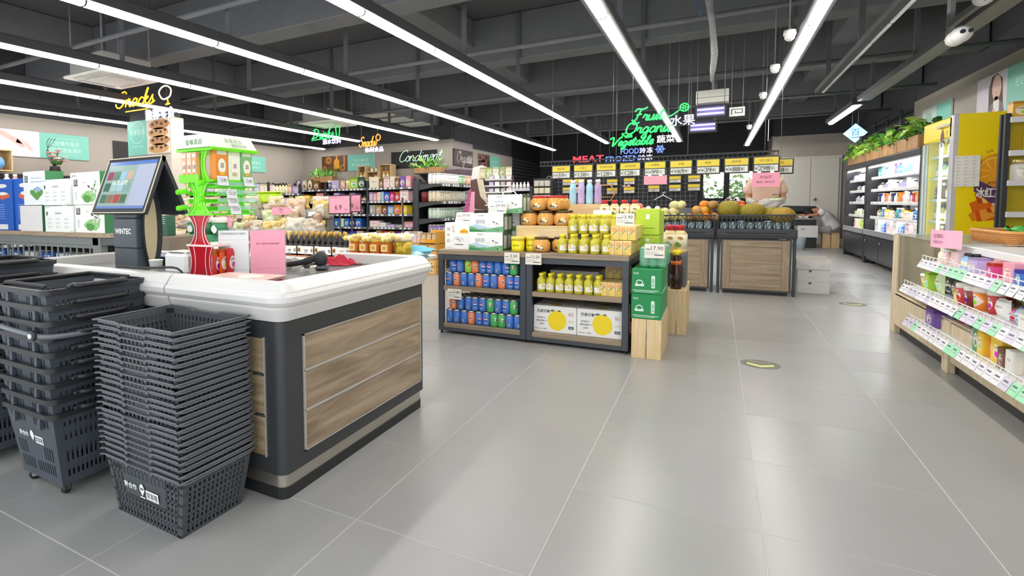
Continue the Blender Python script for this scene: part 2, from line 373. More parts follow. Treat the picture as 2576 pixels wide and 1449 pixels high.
# bushes seen through the window, in the daylight outside
LEAFO = mat('8fb45a', .5, var=.4, scale=3); LEAFD = mat('5c8f3c', .5, var=.4)
for q, (x, y, h, nm) in enumerate(((.5, 25.2, 2.5, 'pale leafy bush in daylight outside the left window pane'), (2.3, 24.9, 2.3, 'broad-leaved green bush in daylight outside the window, right pane'), (4.3, 26.6, 3.0, 'tall thin tree standing behind the bushes outside the window'))):
    b = thing('leafy_bush', nm, 'bush', (x, y, 0)); R = random.Random(q)
    tr = MB()
    for k in range(5): tr.tube([(0, 0, 0), (R.uniform(-.2, .2), R.uniform(-.2, .2), h*.5), (R.uniform(-.5, .5), R.uniform(-.4, .4), h)], [.04, .03, .012], mat('6a5540', .8), 5)
    put('trunk', tr, b); lf = MB()
    for k in range(420):
        c = Vector((max(-.85, min(.85, R.gauss(0, .4))), R.gauss(0, .3), h*.62+R.gauss(0, h*.2))); a = Vector((R.uniform(-1, 1), R.uniform(-1, 1), R.uniform(-.6, .6))).normalized(); t = a.orthogonal().normalized(); s_ = R.uniform(.08, .17)
        lf.add([c-a*s_, c+t*s_*.45, c+a*s_, c-t*s_*.45], [(0, 1, 2, 3)], LEAFO if k % 3 else LEAFD)
    put('foliage', lf, b, kind='stuff')
struct('ground', MB().box(-8, 10, 22.8, 34, -.1, -.02, mat('8d9a78', .9)))
# ------------------------------------------------------------------ strip lights
HOUS = mat('34363a', .5); LED = mat('fffaf4', .4, var=0, emit=LAMP)
rows = [('A', 2.23, -.6, 20.2, 'one strip left of the tubes over the right aisle'), ('B', .38, -.6, 17.4, ''), ('C', -1.58, -.6, 16.6, ''), ('D', -3.53, -.6, 17.9, ''), ('E', -5.56, -.6, 12.6, ''), ('F', -7.51, .4, 11.5, ''), ('G', -9.7, 1.2, 12.7, '')]
names = ['over the right aisle', 'over the middle floor beside the right aisle', 'over the beverage shelf', 'above the checkout counter', 'above the bulk snacks', 'in front of the cookie poster column', 'nearest the left wall']
dif = MB().prism([(-.05, 0), (-.046, -.022), (-.028, -.036), (.028, -.036), (.046, -.022), (.05, 0)], (0, 1.489, 0), X, Z, 1.478, LED).mesh('diffuser'); clip = MB().prism([(-.054, 0), (-.05, -.025), (-.03, -.04), (.03, -.04), (.05, -.025), (.054, 0)], (0, .007, 0), X, Z, .014, mat('1c1d1f', .8)).mesh('joint_clip'); rod = MB().box(-.03, .03, -.02, .02, 0, 1.3, mat('5c5e62', .6)).mesh('hanger')
for (q, x, y0, y1, _), nm in zip(rows, names):
    t = thing('linear_light', 'long white strip light in dark channel, ' + nm, 'light', (x, y0, 3.31), 0, 'suspended strip lights')
    L = y1-y0
    put('housing', MB().box(-.1, .1, 0, L, .0, .11, HOUS, ch=.01), t)
    n = round(L/1.5); k = L/n/1.5
    for i in range(n): put('diffuser', dif, t, (0, i*1.5*k, .0), scale=(1, k, 1))
    for i in range(1, n): put('joint_clip', clip, t, (0, i*1.5*k, 0))
    for i in range(int(L/2.4)+1): put('hanger', rod, t, (0, .9+i*2.4, .11))
    put('end_cap', MB().box(-.102, .102, L, L+.012, -.03, .112, HOUS), t)
t = thing('linear_light', 'short lit white strip light over the tall open chillers', 'light', (3.74, 12.2, 3.31))
put('housing', MB().box(-.1, .1, 0, 3.1, 0, .1, HOUS, ch=.01), t)
for i in range(2): put('diffuser', dif, t, (0, .03+i*1.53, 0))
for i in range(2): put('hanger', rod, t, (0, .5+i*2, .1))
t = thing('track_light', 'unlit black rail of slim strip fittings above the right aisle', 'light', (2.89, 4.0, 3.31))
put('rail', MB().box(-.06, .06, 0, 6.3, 0, .08, BLK, ch=.01), t)
for i in range(7): put('diffuser', MB().box(.03, .055, .03, .85, -.02, 0, mat('c9cdd0', .2, var=.02)), t, (0, .05+i*.88, 0))
for i in range(3): put('hanger', rod, t, (0, .6+i*2.4, .09))
t = thing('cable_tray', 'grey metal cable tray running along the ceiling over the chillers', 'cable tray', (3.8, 3, 3.36))
put('base', MB().box(-.09, .09, 0, 9.1, 0, .02, mat('77797c', .5)), t); put('side', MB().box(-.1, -.09, 0, 9.1, 0, .09, mat('77797c', .5)).box(.09, .1, 0, 9.1, 0, .09, mat('77797c', .5)), t)
for i in range(4): put('hanger', rod, t, (0, .6+i*2.6, .09))
# ------------------------------------------------------------------ air conditioners, duct, fittings
ACW = mat('d8d6d0', .5, var=.02)
def cassette(x, y, s, label):
    t = thing('cassette_air_conditioner', label, 'air conditioner', (x, y, 3.42))
    h = s/2
    put('panel', MB().box(-h, h, -h, h, 0, .05, ACW, ch=.03), t); put('grille', MB().box(-h*.55, h*.55, -h*.55, h*.55, -.015, 0, mat('c6c4be', .5, var=.02), ch=.01), t)
    for k in range(4):
        a = k*PI/2; put('louvre', MB().box(-h*.6, h*.6, -h*.86, -h*.68, -.012, .002, mat('b5b3ae', .5), ch=.005), t, rot=(0, 0, a))
    put('body', MB().box(-h*.85, h*.85, -h*.85, h*.85, .05, .33, mat('aaa9a5', .5), ch=.02), t)
    for sx in (-1, 1):
        for sy in (-1, 1): put('hanger', MB().tube([(sx*h*.8, sy*h*.8, .3), (sx*h*.8, sy*h*.8, 1.33)], .012, GREY, 6), t)
cassette(-6.68, 3.27, .98, 'white ceiling cassette air conditioner above the orange snacks neon sign')
cassette(-6.8, 9.05, 1.05, 'white ceiling cassette air conditioner above the green drinks neon sign')
t = thing('air_duct', 'grey metal air duct with square white grilles behind the strip lights', 'duct', (-6.1, 9.66, 3.76))
put('duct_body', MB().box(-.44, .44, 0, 3.25, .02, .42, mat('7d7f80', .5, var=.05), ch=.01).box(-.48, .48, -.02, .03, 0, .44, mat('6a6c6e', .5)).box(-.48, .48, 1.6, 1.66, 0, .44, mat('6a6c6e', .5)).box(-.48, .48, 3.2, 3.26, 0, .44, mat('6a6c6e', .5)), t)
for k in range(3):
    g_ = put('grille', MB().box(-.36, .36, -.3, .3, -.02, .02, ACW, ch=.01), t, (0, .55+k*1.05, 0)); gm = MB()
    for i in range(9): gm.box(-.31, .31, -.26+i*.06, -.23+i*.06, -.032, -.02, mat('d5dad6', .5))
    put('blade', gm, g_, kind='stuff')
for x, y in ((-.4, .2), (.4, .2), (-.4, 3.1), (.4, 3.1)): put('hanger', MB().tube([(x, y, .4), (x, y, .99)], .012, GREY, 6), t)
for q, (x, y, z, nm) in enumerate(((1.28, 9.0, 2.97, 'upper'), (1.15, 10.0, 2.83, 'lower'))):
    t = thing('insect_lamp', 'hanging black insect lamp with violet tubes, the %s of the two' % nm, 'insect lamp', (x, y, z-.1))
    put('frame', MB().box(-.23, .23, -.05, .06, 0, .025, BLK).box(-.23, .23, -.05, .06, .19, .215, BLK).box(-.23, -.205, -.05, .06, .02, .2, BLK).box(.205, .23, -.05, .06, .02, .2, BLK).box(-.21, .21, .05, .06, .02, .2, mat('8f8fa0', .3)), t)
    for k in range(2): put('tube', MB().tube([(-.2, 0, .07+k*.075), (.2, 0, .07+k*.075)], .017, mat('a894ff', .4, var=0, emit=2.5), 8), t)
    gm = MB()
    for k in range(12): gm.box(-.2+k*.036, -.196+k*.036, -.05, -.045, .02, .195, mat('cfcfe0', .4))
    put('guard', gm, t)
    for k in (-.2, .2): put('hanger', MB().tube([(k, 0, .2), (k, 0, 4.75-z+.1)], .006, GREY, 5), t)
t = thing('electrical_box', 'white ceiling-hung metal box above the upper insect lamp', 'box', (1.3, 9.1, 3.12)); put('body', MB().box(-.24, .24, -.1, .1, 0, .22, ACW, ch=.01), t); put('seam', MB().box(-.24, .24, -.104, -.1, .09, .1, GREY), t)
put('hanger', MB().tube([(0, 0, .2), (0, 0, 1.63)], .012, GREY, 5), t)
t = thing('hanging_sign', 'small white exit plate with a printed arrow beside the insect lamps', 'sign', (1.66, 9.0, 2.86)); put('plate', MB().box(-.11, .11, -.01, .01, 0, .15, WHT, ch=.003), t)
put('marking', MB().box(-.08, -.07, -.014, -.01, .03, .12, INK).box(-.07, .08, -.014, -.01, .11, .12, INK).box(.07, .08, -.014, -.01, .05, .12, INK).box(-.03, .075, -.014, -.01, .05, .06, INK).box(-.03, -.02, -.014, -.01, .06, .09, INK), t)
put('hanger', MB().tube([(-.08, 0, .15), (-.08, 0, 1.89)], .004, GREY, 5).tube([(.08, 0, .15), (.08, 0, 1.89)], .004, GREY, 5), t)
# security cameras
t = thing('security_camera', 'white twin-lens security camera hung on a steel bracket by the right wall', 'camera', (3.6, 6.2, 3.2))
put('bracket', MB().box(-.02, .02, .4, .52, -.02, 1.55, mat('9a9b9c', .4)).box(-.025, .025, -.9, .45, .16, .22, mat('77797c', .5)), t)
put('camera_body', MB().ball((0, .12, .0), (.085, .17, .085), WHT, 16, 10).lathe([(.08, 0), (.08, .2), (.0, .2)], WHT, 14, (0, .12, 0), axis=1), t)
for dx in (-.03, .03): put('lens', MB().lathe([(.022, 0), (.022, .02), (0, .02)], BLK, 10, axis=1), t, (dx, -.05, .0))
t = thing('security_camera', 'white security camera at the top edge, above the twin-lens one', 'camera', (3.6, 5.75, 3.42)); put('camera_body', MB().ball((0, 0, 0), (.08, .15, .08), WHT, 14, 8), t); put('bracket', MB().box(-.03, .03, -.05, .3, .06, .1, GREY).box(-.02, .02, -.02, .02, .1, 1.33, GREY), t); put('lens', MB().lathe([(.02, 0), (.02, .02), (0, .02)], BLK, 10, axis=1), t, (0, -.15, 0))
for q, (y, z) in enumerate(((5.6, 3.27), (7.4, 3.27), (9.7, 3.27), (14.5, 3.27))):
    t = thing('dome_camera', 'small white dome camera beside the right aisle strip light, %s from the front' % ORD(q), 'camera', (2.05, y, z)); put('base', MB().lathe([(.055, .05), (.06, 0), (.05, -.01)], WHT, 12), t); put('dome', MB().ball((0, 0, -.02), (.05, .06, .05), mat('e6e4df', .2), 12, 6), t); put('hanger', MB().tube([(0, 0, .05), (0, 0, 1.4)], .01, GREY, 5), t)
one('wrapped_cable', MB().tube([(1.26, 5.5, 4.75), (1.26, 5.5, 3.8), (1.30, 5.5, 3.6), (1.33, 5.5, 3.35), (1.345, 5.5, 3.15), (1.33, 5.5, 2.98), (1.32, 5.5, 2.83)], [.03, .03, .033, .03, .034, .03, .01], mat('8b8f8d', .7, var=.4, scale=30), 8), 'thick grey taped cable hanging from the ceiling above the green neon', 'cable')
one('coiled_cord', MB().tube([(1.17+.03*math.cos(a*.9), 5.5+.03*math.sin(a*.9), 3.95-.012*a+.08*math.cos(a*.45)) for a in range(24)], .006, mat('3466a8', .5), 5), 'loose blue cord coiled beside the hanging taped cable', 'cord')
# ------------------------------------------------------------------ pictures on the walls
def board(name, label, o, ux, w, h, parts, cat='poster', th=.02, base=None):
    "a thin board whose face is spanned by ux (to the right) and up; parts draw on it"
    t = thing(name, label, cat, o); ux = Vector(ux); n = ux.cross(Z)
    P = lambda a, b, d=0: ux*a + Z*b + n*d
    mb = MB(); mb.hexa([P(0, 0), P(w, 0), P(w, 0, th), P(0, 0, th), P(0, h), P(w, h), P(w, h, th), P(0, h, th)], base or WHT); put('backing', mb, t)
    pr = MB(); parts(pr, lambda d: P(0, 0, th+.002+d*.001), ux); put('picture', pr, t); return t
def left_p(b, o, u):
    b.flat(rect(0, 1.78, 0, .53), o(0), u, Z, mat('efe2e4', .5)); b.flat(rect(1.78, 2.85, 0, .53), o(0), u, Z, TEAL)
    for k in range(26): R = random.Random(k); b.flat(blob(.07, 9, .3, k, R.uniform(.0, .5), R.uniform(.02, .25)), o(1), u, Z, mat('e7c3cb', .5) if k % 2 else mat('f2d6da', .5))
    for p, c in (([(.75, .53), (1.0, .53), (1.35, .36), (1.5, .2), (1.42, .18), (1.2, .32), (1.0, .42), (.8, .45)], 'e3b7b2'), ([(.3, .53), (.62, .53), (.66, .42), (.5, .44), (.35, .5)], 'd49a94'), ([(1.35, .36), (1.55, .3), (1.66, .14), (1.6, .12), (1.48, .24), (1.32, .28)], 'e8c3bd')): b.flat(p, o(2), u, Z, mat(c, .6))
    b.text('无论晴天雨天', o(1)+u*2.31+Z*.33, u, Z, .1, mat('c9f0e4', .5)); b.text('和你就是星期天', o(1)+u*2.31+Z*.19, u, Z, .1, mat('c9f0e4', .5))
    b.flat(rect(2.0, 2.6, .43, .436), o(1), u, Z, mat('c9f0e4', .5)); b.flat(rect(2.0, 2.6, .09, .096), o(1), u, Z, mat('c9f0e4', .5))
board('wall_poster', 'long poster of a pink petal picture and teal lettering on the left wall', (-10.79, 2.5, 2.52), (0, 1, 0), 2.85, .53, left_p)
def sun_p(b, o, u):
    b.flat(rect(0, 1.05, 0, .52), o(0), u, Z, mat('5b3521', .5)); b.flat(rect(1.05, 2.08, 0, .52), o(0), u, Z, TEAL)
    for x, y, r in ((.28, .38, .15), (.12, .1, .12), (.85, .12, .15), (.55, .05, .1)):
        for k in range(14): a = k*2*PI/14; b.flat([(x+r*.3*math.cos(a-.25), y+r*.3*math.sin(a-.25)), (x+r*math.cos(a), y+r*math.sin(a)), (x+r*.3*math.cos(a+.25), y+r*.3*math.sin(a+.25))], o(1), u, Z, mat('f0b52c', .5))
        b.flat(circ(r*.4, 12, x, y), o(2), u, Z, mat('6d4015', .6))
    b.flat([(.5, .1), (.72, .1), (.72, .35), (.64, .42), (.64, .52), (.58, .52), (.58, .42), (.5, .35)], o(1), u, Z, mat('d99a34', .3)); b.flat(rect(.88, .95, .2, .5), o(1), u, Z, mat('c98528', .3))
    b.text('一日三餐四季', o(1)+u*1.56+Z*.33, u, Z, .09, mat('c9f0e4', .5)); b.text('有了爱的好滋味', o(1)+u*1.56+Z*.19, u, Z, .09, mat('c9f0e4', .5))
board('wall_poster', 'poster of sunflowers and oil bottles with a teal half on the back wall', (-9.98, 12.99, 2.56), (1, 0, 0), 2.08, .52, sun_p)
def cook_p(b, o, u):
    b.flat(rect(0, .64, 0, .72), o(0), u, Z, TEAL); b.flat(rect(.64, 1.33, 0, .72), o(0), u, Z, mat('e4d6c4', .5))
    for k, y in enumerate((.04, .2, .36, .52)):
        b.flat(circ(.32, 20, 1.0+.04*(k % 2), y+.07, .1), o(1), u, Z, mat('c08a5a', .6) if k % 2 else mat('d2a06a', .6))
        for j in range(4): b.flat(circ(.045, 9, .8+.14*j+.03*(k % 2), y+.08+.03*(j % 2), .03), o(2), u, Z, mat('3a2318', .5))
    b.flat(circ(.24, 24, .32, .48), o(1), u, Z, mat('bfeadd', .5)); b.flat(circ(.225, 24, .32, .48), o(2), u, Z, TEAL)
    b.text('乐享生活', o(3)+u*.32+Z*.48, u, Z, .11, mat('d8f5ec', .5)); b.text('QUALITY LIFE', o(1)+u*.32+Z*.18, u, Z, .045, mat('d8f5ec', .5))
struct('pillar', MB().box(-9.45, -8.05, 5.42, 5.75, 0, 3.28, mat('c9c3b8', .7, var=.02), ch=.01).box(-9.4, -8.1, 5.45, 5.72, 3.28, 4.75, UPPER))
board('pillar_poster', 'teal poster with a picture of stacked chocolate chip cookies on the pillar', (-9.4, 5.41, 2.55), (1, 0, 0), 1.33, .72, cook_p)
def teal_p(b, o, u): b.flat(rect(0, .9, 0, .48), o(0), u, Z, TEAL); b.text('品质生活', o(1)+u*.45+Z*.28, u, Z, .1, mat('c9f0e4', .5)); b.text('从这里开始', o(1)+u*.45+Z*.14, u, Z, .07, mat('c9f0e4', .5))
board('wall_poster', 'small teal poster on the left wall behind the candy tower', (-10.79, 10.2, 2.5), (0, 1, 0), .9, .48, teal_p)
board('notice_board', 'plain black board on the left wall beside the cookie pillar', (-10.79, 5.95, 2.5), (0, 1, 0), 1.5, .53, lambda b, o, u: b.flat(rect(.02, 1.48, .02, .51), o(0), u, Z, mat('1f2023', .6)), 'sign', base=BLK)
def org_p(b, o, u):
    b.flat(rect(.02, 1.46, .02, .48), o(0), u, Z, mat('554a4c', .6)); script(b, 'Organic', o(2)+u*.2+Z*.12, u, Z, .17, .008, mat('e9e4e0', .5), 4); b.text('有机', o(1)+u*1.18+Z*.3, u, Z, .11, WHT); b.text('杂粮', o(1)+u*1.18+Z*.16, u, Z, .11, WHT)
    b.flat([(1.36, .1), (1.41, .25), (1.38, .4), (1.33, .25)], o(1), u, Z, mat('e9e4e0', .5))
def con_p(b, o, u):
    b.flat(rect(.01, 1.56, .01, .5), o(0), u, Z, mat('1d1e20', .6)); script(b, 'Condiment', o(2)+u*.27+Z*.2, u, Z, .17, .011, mat('c9f0dc', .5, emit=.6), 5); b.text('调味品', o(1)+u*.78+Z*.12, u, Z, .085, mat('e8f2ee', .5))
def bean_p(b, o, u):
    b.flat(rect(0, 1.1, 0, .51), o(0), u, Z, mat('6a4b46', .5)); b.flat(rect(1.1, 2.15, 0, .51), o(0), u, Z, TEAL)
    for k in range(22): R = random.Random(k+50); b.flat(blob(.1, 10, .15, k, R.uniform(.1, 1.0), R.uniform(.08, .43), .06), o(1+k % 3), u, Z, mat('8b5f5a', .5) if k % 2 else mat('4f322e', .5))
    b.text('每一份食材', o(1)+u*1.62+Z*.32, u, Z, .1, mat('c9f0e4', .5)); b.text('都源于自然', o(1)+u*1.62+Z*.18, u, Z, .1, mat('c9f0e4', .5))
def girl_p(b, o, u):
    b.flat(rect(0, 1.15, 0, .68), o(0), u, Z, mat('d8d4dc', .5)); b.flat(rect(1.15, 2.6, 0, .68), o(0), u, Z, TEAL)
    b.flat([(.5, .0), (.48, .45), (.58, .64), (.8, .66), (.98, .55), (1.05, 0)], o(1), u, Z, mat('5a4038', .6)); b.flat(circ(.17, 16, .78, .44, .2), o(2), u, Z, mat('e9c4b4', .6)); b.flat(rect(.72, .84, .15, .3), o(2), u, Z, mat('e9c4b4', .6))
    b.flat([(.5, 0), (.55, .2), (.78, .22), (1.0, .2), (1.1, 0)], o(2), u, Z, mat('8a8590', .7)); b.flat(rect(.68, .9, .06, .24), o(3), u, Z, mat('f3ece8', .5)); b.flat(circ(.05, 10, .7, .08), o(4), u, Z, mat('e9c4b4', .6)); b.flat(circ(.03, 8, .79, .36, .008), o(4), u, Z, mat('b3605a', .5))
    for dx in (-.06, .06): b.flat(circ(.022, 8, .79+dx, .47, .008), o(4), u, Z, mat('3a2a26', .5))
    b.text('无论晴天', o(1)+u*1.7+Z*.4, u, Z, .13, mat('c9f0e4', .5))
def teal2_p(b, o, u): b.flat(rect(0, .9, 0, .6), o(0), u, Z, mat('c7d6d2', .5)); b.flat(rect(.9, 1.75, 0, .6), o(0), u, Z, TEAL); b.flat(blob(.25, 14, .3, 5, .4, .25), o(1), u, Z, mat('9cc0b0', .5))
POSTERS_LATE = lambda: (board('wall_sign', 'dark brown sign in white script on the partition wall corner', (-5.24, 13.05, 2.58), (0, 1, 0), 1.48, .5, org_p, 'sign', base=BLK),
    board('wall_sign', 'black sign reading Condiment in pale script on the back wall', (-7.29, 12.99, 2.56), (1, 0, 0), 1.57, .51, con_p, 'sign', base=BLK),
    board('wall_poster', 'poster of dark red beans with a teal half on the rear partition', (-5.25, 15.0, 2.57), (0, 1, 0), 2.15, .51, bean_p),
    board('wall_poster', 'poster of a woman holding a white cup beside teal on the right wall', (5.19, 11.4, 2.76), (0, -1, 0), 2.6, .66, girl_p),
    board('wall_poster', 'grey and teal poster on the right wall above the planters', (5.19, 14.35, 2.74), (0, -1, 0), 1.75, .6, teal2_p))
# ================================================================== single-stroke script letters (x-height 1)
SCR = {'S': (1.7, [[(1.5, 1.75), (1.1, 2.05), (.55, 1.85), (.6, 1.35), (1.1, .95), (1.2, .4), (.7, 0), (.1, .2), (-.1, .6)]]),
 'n': (1.0, [[(0, 1), (.05, 0)], [(.05, .5), (.35, 1), (.6, .9), (.62, .3), (.8, 0), (1, .25)]]),
 'a': (1.1, [[(.8, .85), (.45, 1), (.1, .6), (.1, .2), (.4, 0), (.75, .4), (.82, .95), (.8, .2), (1, .05), (1.1, .3)]]),
 'c': (.85, [[(.75, .85), (.45, 1), (.1, .6), (.15, .15), (.5, 0), (.85, .25)]]),
 'k': (1.0, [[(.1, 0), (.15, 1), (.3, 1.9), (.45, 2), (.3, 1.3), (.15, .4)], [(.2, .5), (.6, 1), (.65, .8), (.3, .55), (.6, .1), (1, .2)]]),
 's': (.9, [[(-.05, .15), (.2, .6), (.42, 1.1), (.4, .8), (.62, .4), (.5, .05), (.15, .0), (.02, .15)], [(.5, .05), (.9, .3)]]),
 'F': (1.6, [[(0, 1.6), (.3, 2), (1.2, 1.9), (1.8, 2.2)], [(.9, 1.9), (.7, 1), (.5, .2), (.15, 0), (-.1, .25)], [(.4, 1), (1.2, 1.1)]]),
 'r': (.9, [[(0, .4), (.2, 1.05), (.3, .85), (.6, .9), (.55, .2), (.75, 0), (.95, .25)]]),
 'u': (1.05, [[(0, .9), (.05, .2), (.3, 0), (.6, .3), (.7, .95), (.68, .2), (.85, 0), (1.05, .25)]]),
 'i': (.5, [[(0, .3), (.15, .95), (.15, .2), (.3, 0), (.5, .25)], [(.2, 1.35), (.25, 1.45)]]),
 't': (.65, [[(0, .3), (.3, 1.8), (.2, .3), (.4, 0), (.65, .25)], [(-.1, 1.2), (.6, 1.3)]]),
 'O': (1.8, [[(.9, 2), (.2, 1.6), (0, .8), (.3, .1), (.9, 0), (1.5, .5), (1.5, 1.4), (1, 1.95), (.7, 1.7), (1.2, 1.6), (1.7, 1.9)]]),
 'g': (1.1, [[(.8, .85), (.45, 1), (.1, .6), (.1, .2), (.4, .05), (.75, .4), (.82, .95), (.75, -.4), (.45, -.9), (.15, -.7), (.5, -.1), (1.1, .3)]]),
 'V': (1.7, [[(-.2, 1.6), (.2, 2), (.5, 1.7), (.7, .1), (.9, .2), (1.5, 1.6), (1.8, 2), (2, 1.8)]]),
 'e': (.75, [[(0, .3), (.5, .55), (.6, .9), (.35, 1.05), (.1, .6), (.2, .1), (.5, 0), (.8, .3)]]),
 'b': (.8, [[(0, .4), (.35, 1.7), (.25, 2), (.1, 1.6), (.1, .3), (.35, 0), (.65, .3), (.55, .75), (.8, .7)]]),
 'l': (.6, [[(0, .3), (.4, 1.6), (.3, 2), (.12, 1.6), (.15, .3), (.35, 0), (.6, .25)]]),
 'D': (1.7, [[(.5, 1.7), (.4, .1), (.1, 0), (.4, .15), (1, .1), (1.6, .7), (1.4, 1.6), (.6, 2), (0, 1.7)]]),
 'C': (1.3, [[(1.4, 1.6), (1.1, 2), (.4, 1.7), (.05, .9), (.2, .2), (.7, 0), (1.3, .35)]]),
 'o': (.9, [[(.4, 1), (.1, .7), (.1, .25), (.4, 0), (.7, .3), (.65, .8), (.4, 1), (.6, .8), (.95, .85)]]),
 'd': (1.1, [[(.75, .8), (.45, 1), (.1, .6), (.1, .2), (.4, 0), (.75, .5), (.9, 1.9), (.8, .3), (.95, .05), (1.1, .25)]]),
 'm': (1.25, [[(0, 1), (.05, 0)], [(.05, .5), (.3, 1), (.45, .8), (.45, 0)], [(.45, .5), (.7, 1), (.88, .8), (.88, .2), (1.05, 0), (1.25, .25)]]),
 'h': (.95, [[(0, .3), (.4, 1.6), (.3, 2), (.12, 1.6), (.1, 0)], [(.1, .5), (.4, 1), (.6, .8), (.6, .2), (.75, 0), (.95, .25)]])}
def script(b, s, o, u, up, xh, r, m, n=5, slant=.3, width=None):
    o, u, up = Vector(o), Vector(u), Vector(up); x = 0; k = xh
    if width: k2 = width/(sum(SCR[c][0] for c in s)*xh)
    else: k2 = 1
    for ch in s:
        a, st = SCR[ch]
        for q in st: b.tube(smooth_path([o+u*((p[0]+x+slant*p[1])*k*k2)+up*(p[1]*k) for p in q], 3), r, m, n)
        x += a
    return x*k*k2
def neon(name, label, loc, draw, wires, cat='neon sign'):
    t = thing(name, label, cat, loc); draw(t)
    wr = MB()
    for x in wires: wr.tube([(x, .03, .1), (x, .03, 4.75-loc[2])], .002, GREY, 4)
    put('suspension_wire', wr, t)
    return t
NG = mat('25ff58', .4, var=0, emit=2.2); NW = mat('d9d4ff', .4, var=0, emit=1.3); NO = mat('ffab1e', .4, var=0, emit=1.9); NB = mat('5a74ff', .4, var=0, emit=2.0); NR = mat('ff2a3c', .4, var=0, emit=1.8); NOR = mat('ff7a2a', .4, var=0, emit=2.2)
BACKP = clear('20242a', .35)
def n_fruit(t):
    b = MB(); script(b, 'Fruit', (.1, 0, .16), X, Z, .085, .0105, NG); script(b, 'Organic', (0, .02, -.02), X, Z, .085, .0105, NG, width=.62)
    b.tube(smooth_path([(.5, 0, .18), (.62, 0, .2), (.72, 0, .27)]), .008, NG, 5); put('script_lettering', b, t)
    b = MB(); b.tube([(.78+.055*math.cos(k*PI/8), 0, .3+.055*math.sin(k*PI/8)) for k in range(16)], .008, NG, 5, True)
    for k in range(6): b.tube([(.78+.012*math.cos(k*PI/3), 0, .3+.012*math.sin(k*PI/3)), (.78+.04*math.cos(k*PI/3), 0, .3+.04*math.sin(k*PI/3))], .007, NG, 5)
    put('citrus_slice', b, t); b = MB(); b.text('水果', (.76, 0, .12), X, Z, .15, NW, bold=.004, d=.02); put('hanzi_lettering', b, t)
neon('neon_sign', 'green neon sign in script with a citrus slice and two white characters', (.2, 7, 2.49), n_fruit, (.1, .7))
def n_veg(t):
    b = MB(); script(b, 'Fresh', (.16, 0, .115), X, Z, .032, .006, NG); script(b, 'Vegetable', (0, 0, .0), X, Z, .062, .011, NG, width=.6); put('script_lettering', b, t)
    b = MB(); b.text('蔬菜', (.77, 0, .06), X, Z, .11, mat('f4f4ff', .4, var=0, emit=1.2), bold=.004, d=.02); put('hanzi_lettering', b, t)
neon('neon_sign', 'green Vegetable neon sign just below the citrus neon sign', (-.02, 7, 2.3), n_veg, (.05, .8))
def n_box(txt, col, h, w, x0=0): 
    def dr(t):
        b = MB(); b.text(txt, (w/2, 0, h/2), X, Z, h, col, width=w, bold=.01, d=.03); put('lettering', b, t)
    return dr
def n_frozen(a, z):
    def dr(t):
        b = MB(); b.text(a, (.45*z, 0, .07), X, Z, .14, NB, width=.86*z, d=.03); put('lettering', b, t)
        b = MB(); b.text('冷冻', (1.05*z, 0, .07), X, Z, .15, NW, bold=.01, d=.03); put('hanzi_lettering', b, t)
    return dr
def n_foods(t):
    n_frozen('FOODS', .6)(t); b = MB()
    for k in range(6): c, s = math.cos(k*PI/3), math.sin(k*PI/3); b.tube([(.95, 0, .08), (.95+.12*c, 0, .08+.12*s)], .01, NB, 5); b.tube([(.95+.08*c-.04*s, 0, .08+.08*s+.04*c), (.95+.06*c, 0, .08+.06*s), (.95+.08*c+.04*s, 0, .08+.08*s-.04*c)], .008, NB, 5)
    put('snowflake', b, t)
neon('neon_sign', 'red MEAT neon sign over the far rail', (-2.04, 14, 2.56), n_box('MEAT', NR, .17, .8), (.1, .7))
neon('neon_sign', 'blue FROZEN neon sign beside the red one', (-1.2, 14, 2.54), n_frozen('FROZEN', .95), (.1, 1.1))
neon('neon_sign', 'blue FOODS neon sign with a snowflake below the vegetable sign', (-.83, 14.02, 2.725), n_foods, (.1, 1.0))
def n_snack(t):
    b = MB(); script(b, 'Snacks', (.02, 0, .11), X, Z, .13, .012, NO, 6, width=1.05); b.tube([(.3, 0, .03), (.9, 0, .03)], .01, NO, 5); put('script_lettering', b, t)
    b = MB(); b.tube(smooth_path([(1.28, 0, .15), (1.2, 0, .26), (1.28, 0, .34), (1.4, 0, .35), (1.5, 0, .28), (1.47, 0, .18), (1.38, 0, .15)], 4, True), .012, mat('ffd9b0', .4, var=0, emit=2), 6, True); b.tube(smooth_path([(1.4, 0, .15), (1.42, 0, .08), (1.36, 0, .05), (1.46, 0, .06)]), .011, NO, 6); put('drumstick', b, t)
    b = MB(); b.text('散称零食', (1.22, 0, -.08), X, Z, .175, NW, bold=.003, d=.025); put('hanzi_lettering', b, t)
neon('neon_sign', 'orange Snacks neon sign with white characters in front of the cookie pillar', (-7.72, 4, 3.08), n_snack, (.2, 1.35))
def n_drink(t):
    b = MB(); script(b, 'Drinks', (0, 0, .07), X, Z, .115, .012, NG, 5, width=.68); b.tube([(.0, 0, .03), (.6, 0, .06)], .01, NG, 5); b.tube([(.76, 0, .08), (.74, 0, .3), (.86, 0, .3), (.84, 0, .08)], .012, NG, 5, True); put('script_lettering', b, t)
    b = MB(); b.text('酒水饮料', (.62, 0, -.03), X, Z, .13, NW, bold=.003, d=.02); put('hanzi_lettering', b, t)
neon('neon_sign', 'green Drinks neon sign hanging by the air conditioner', (-7.28, 9, 3.04), n_drink, (.1, .7))
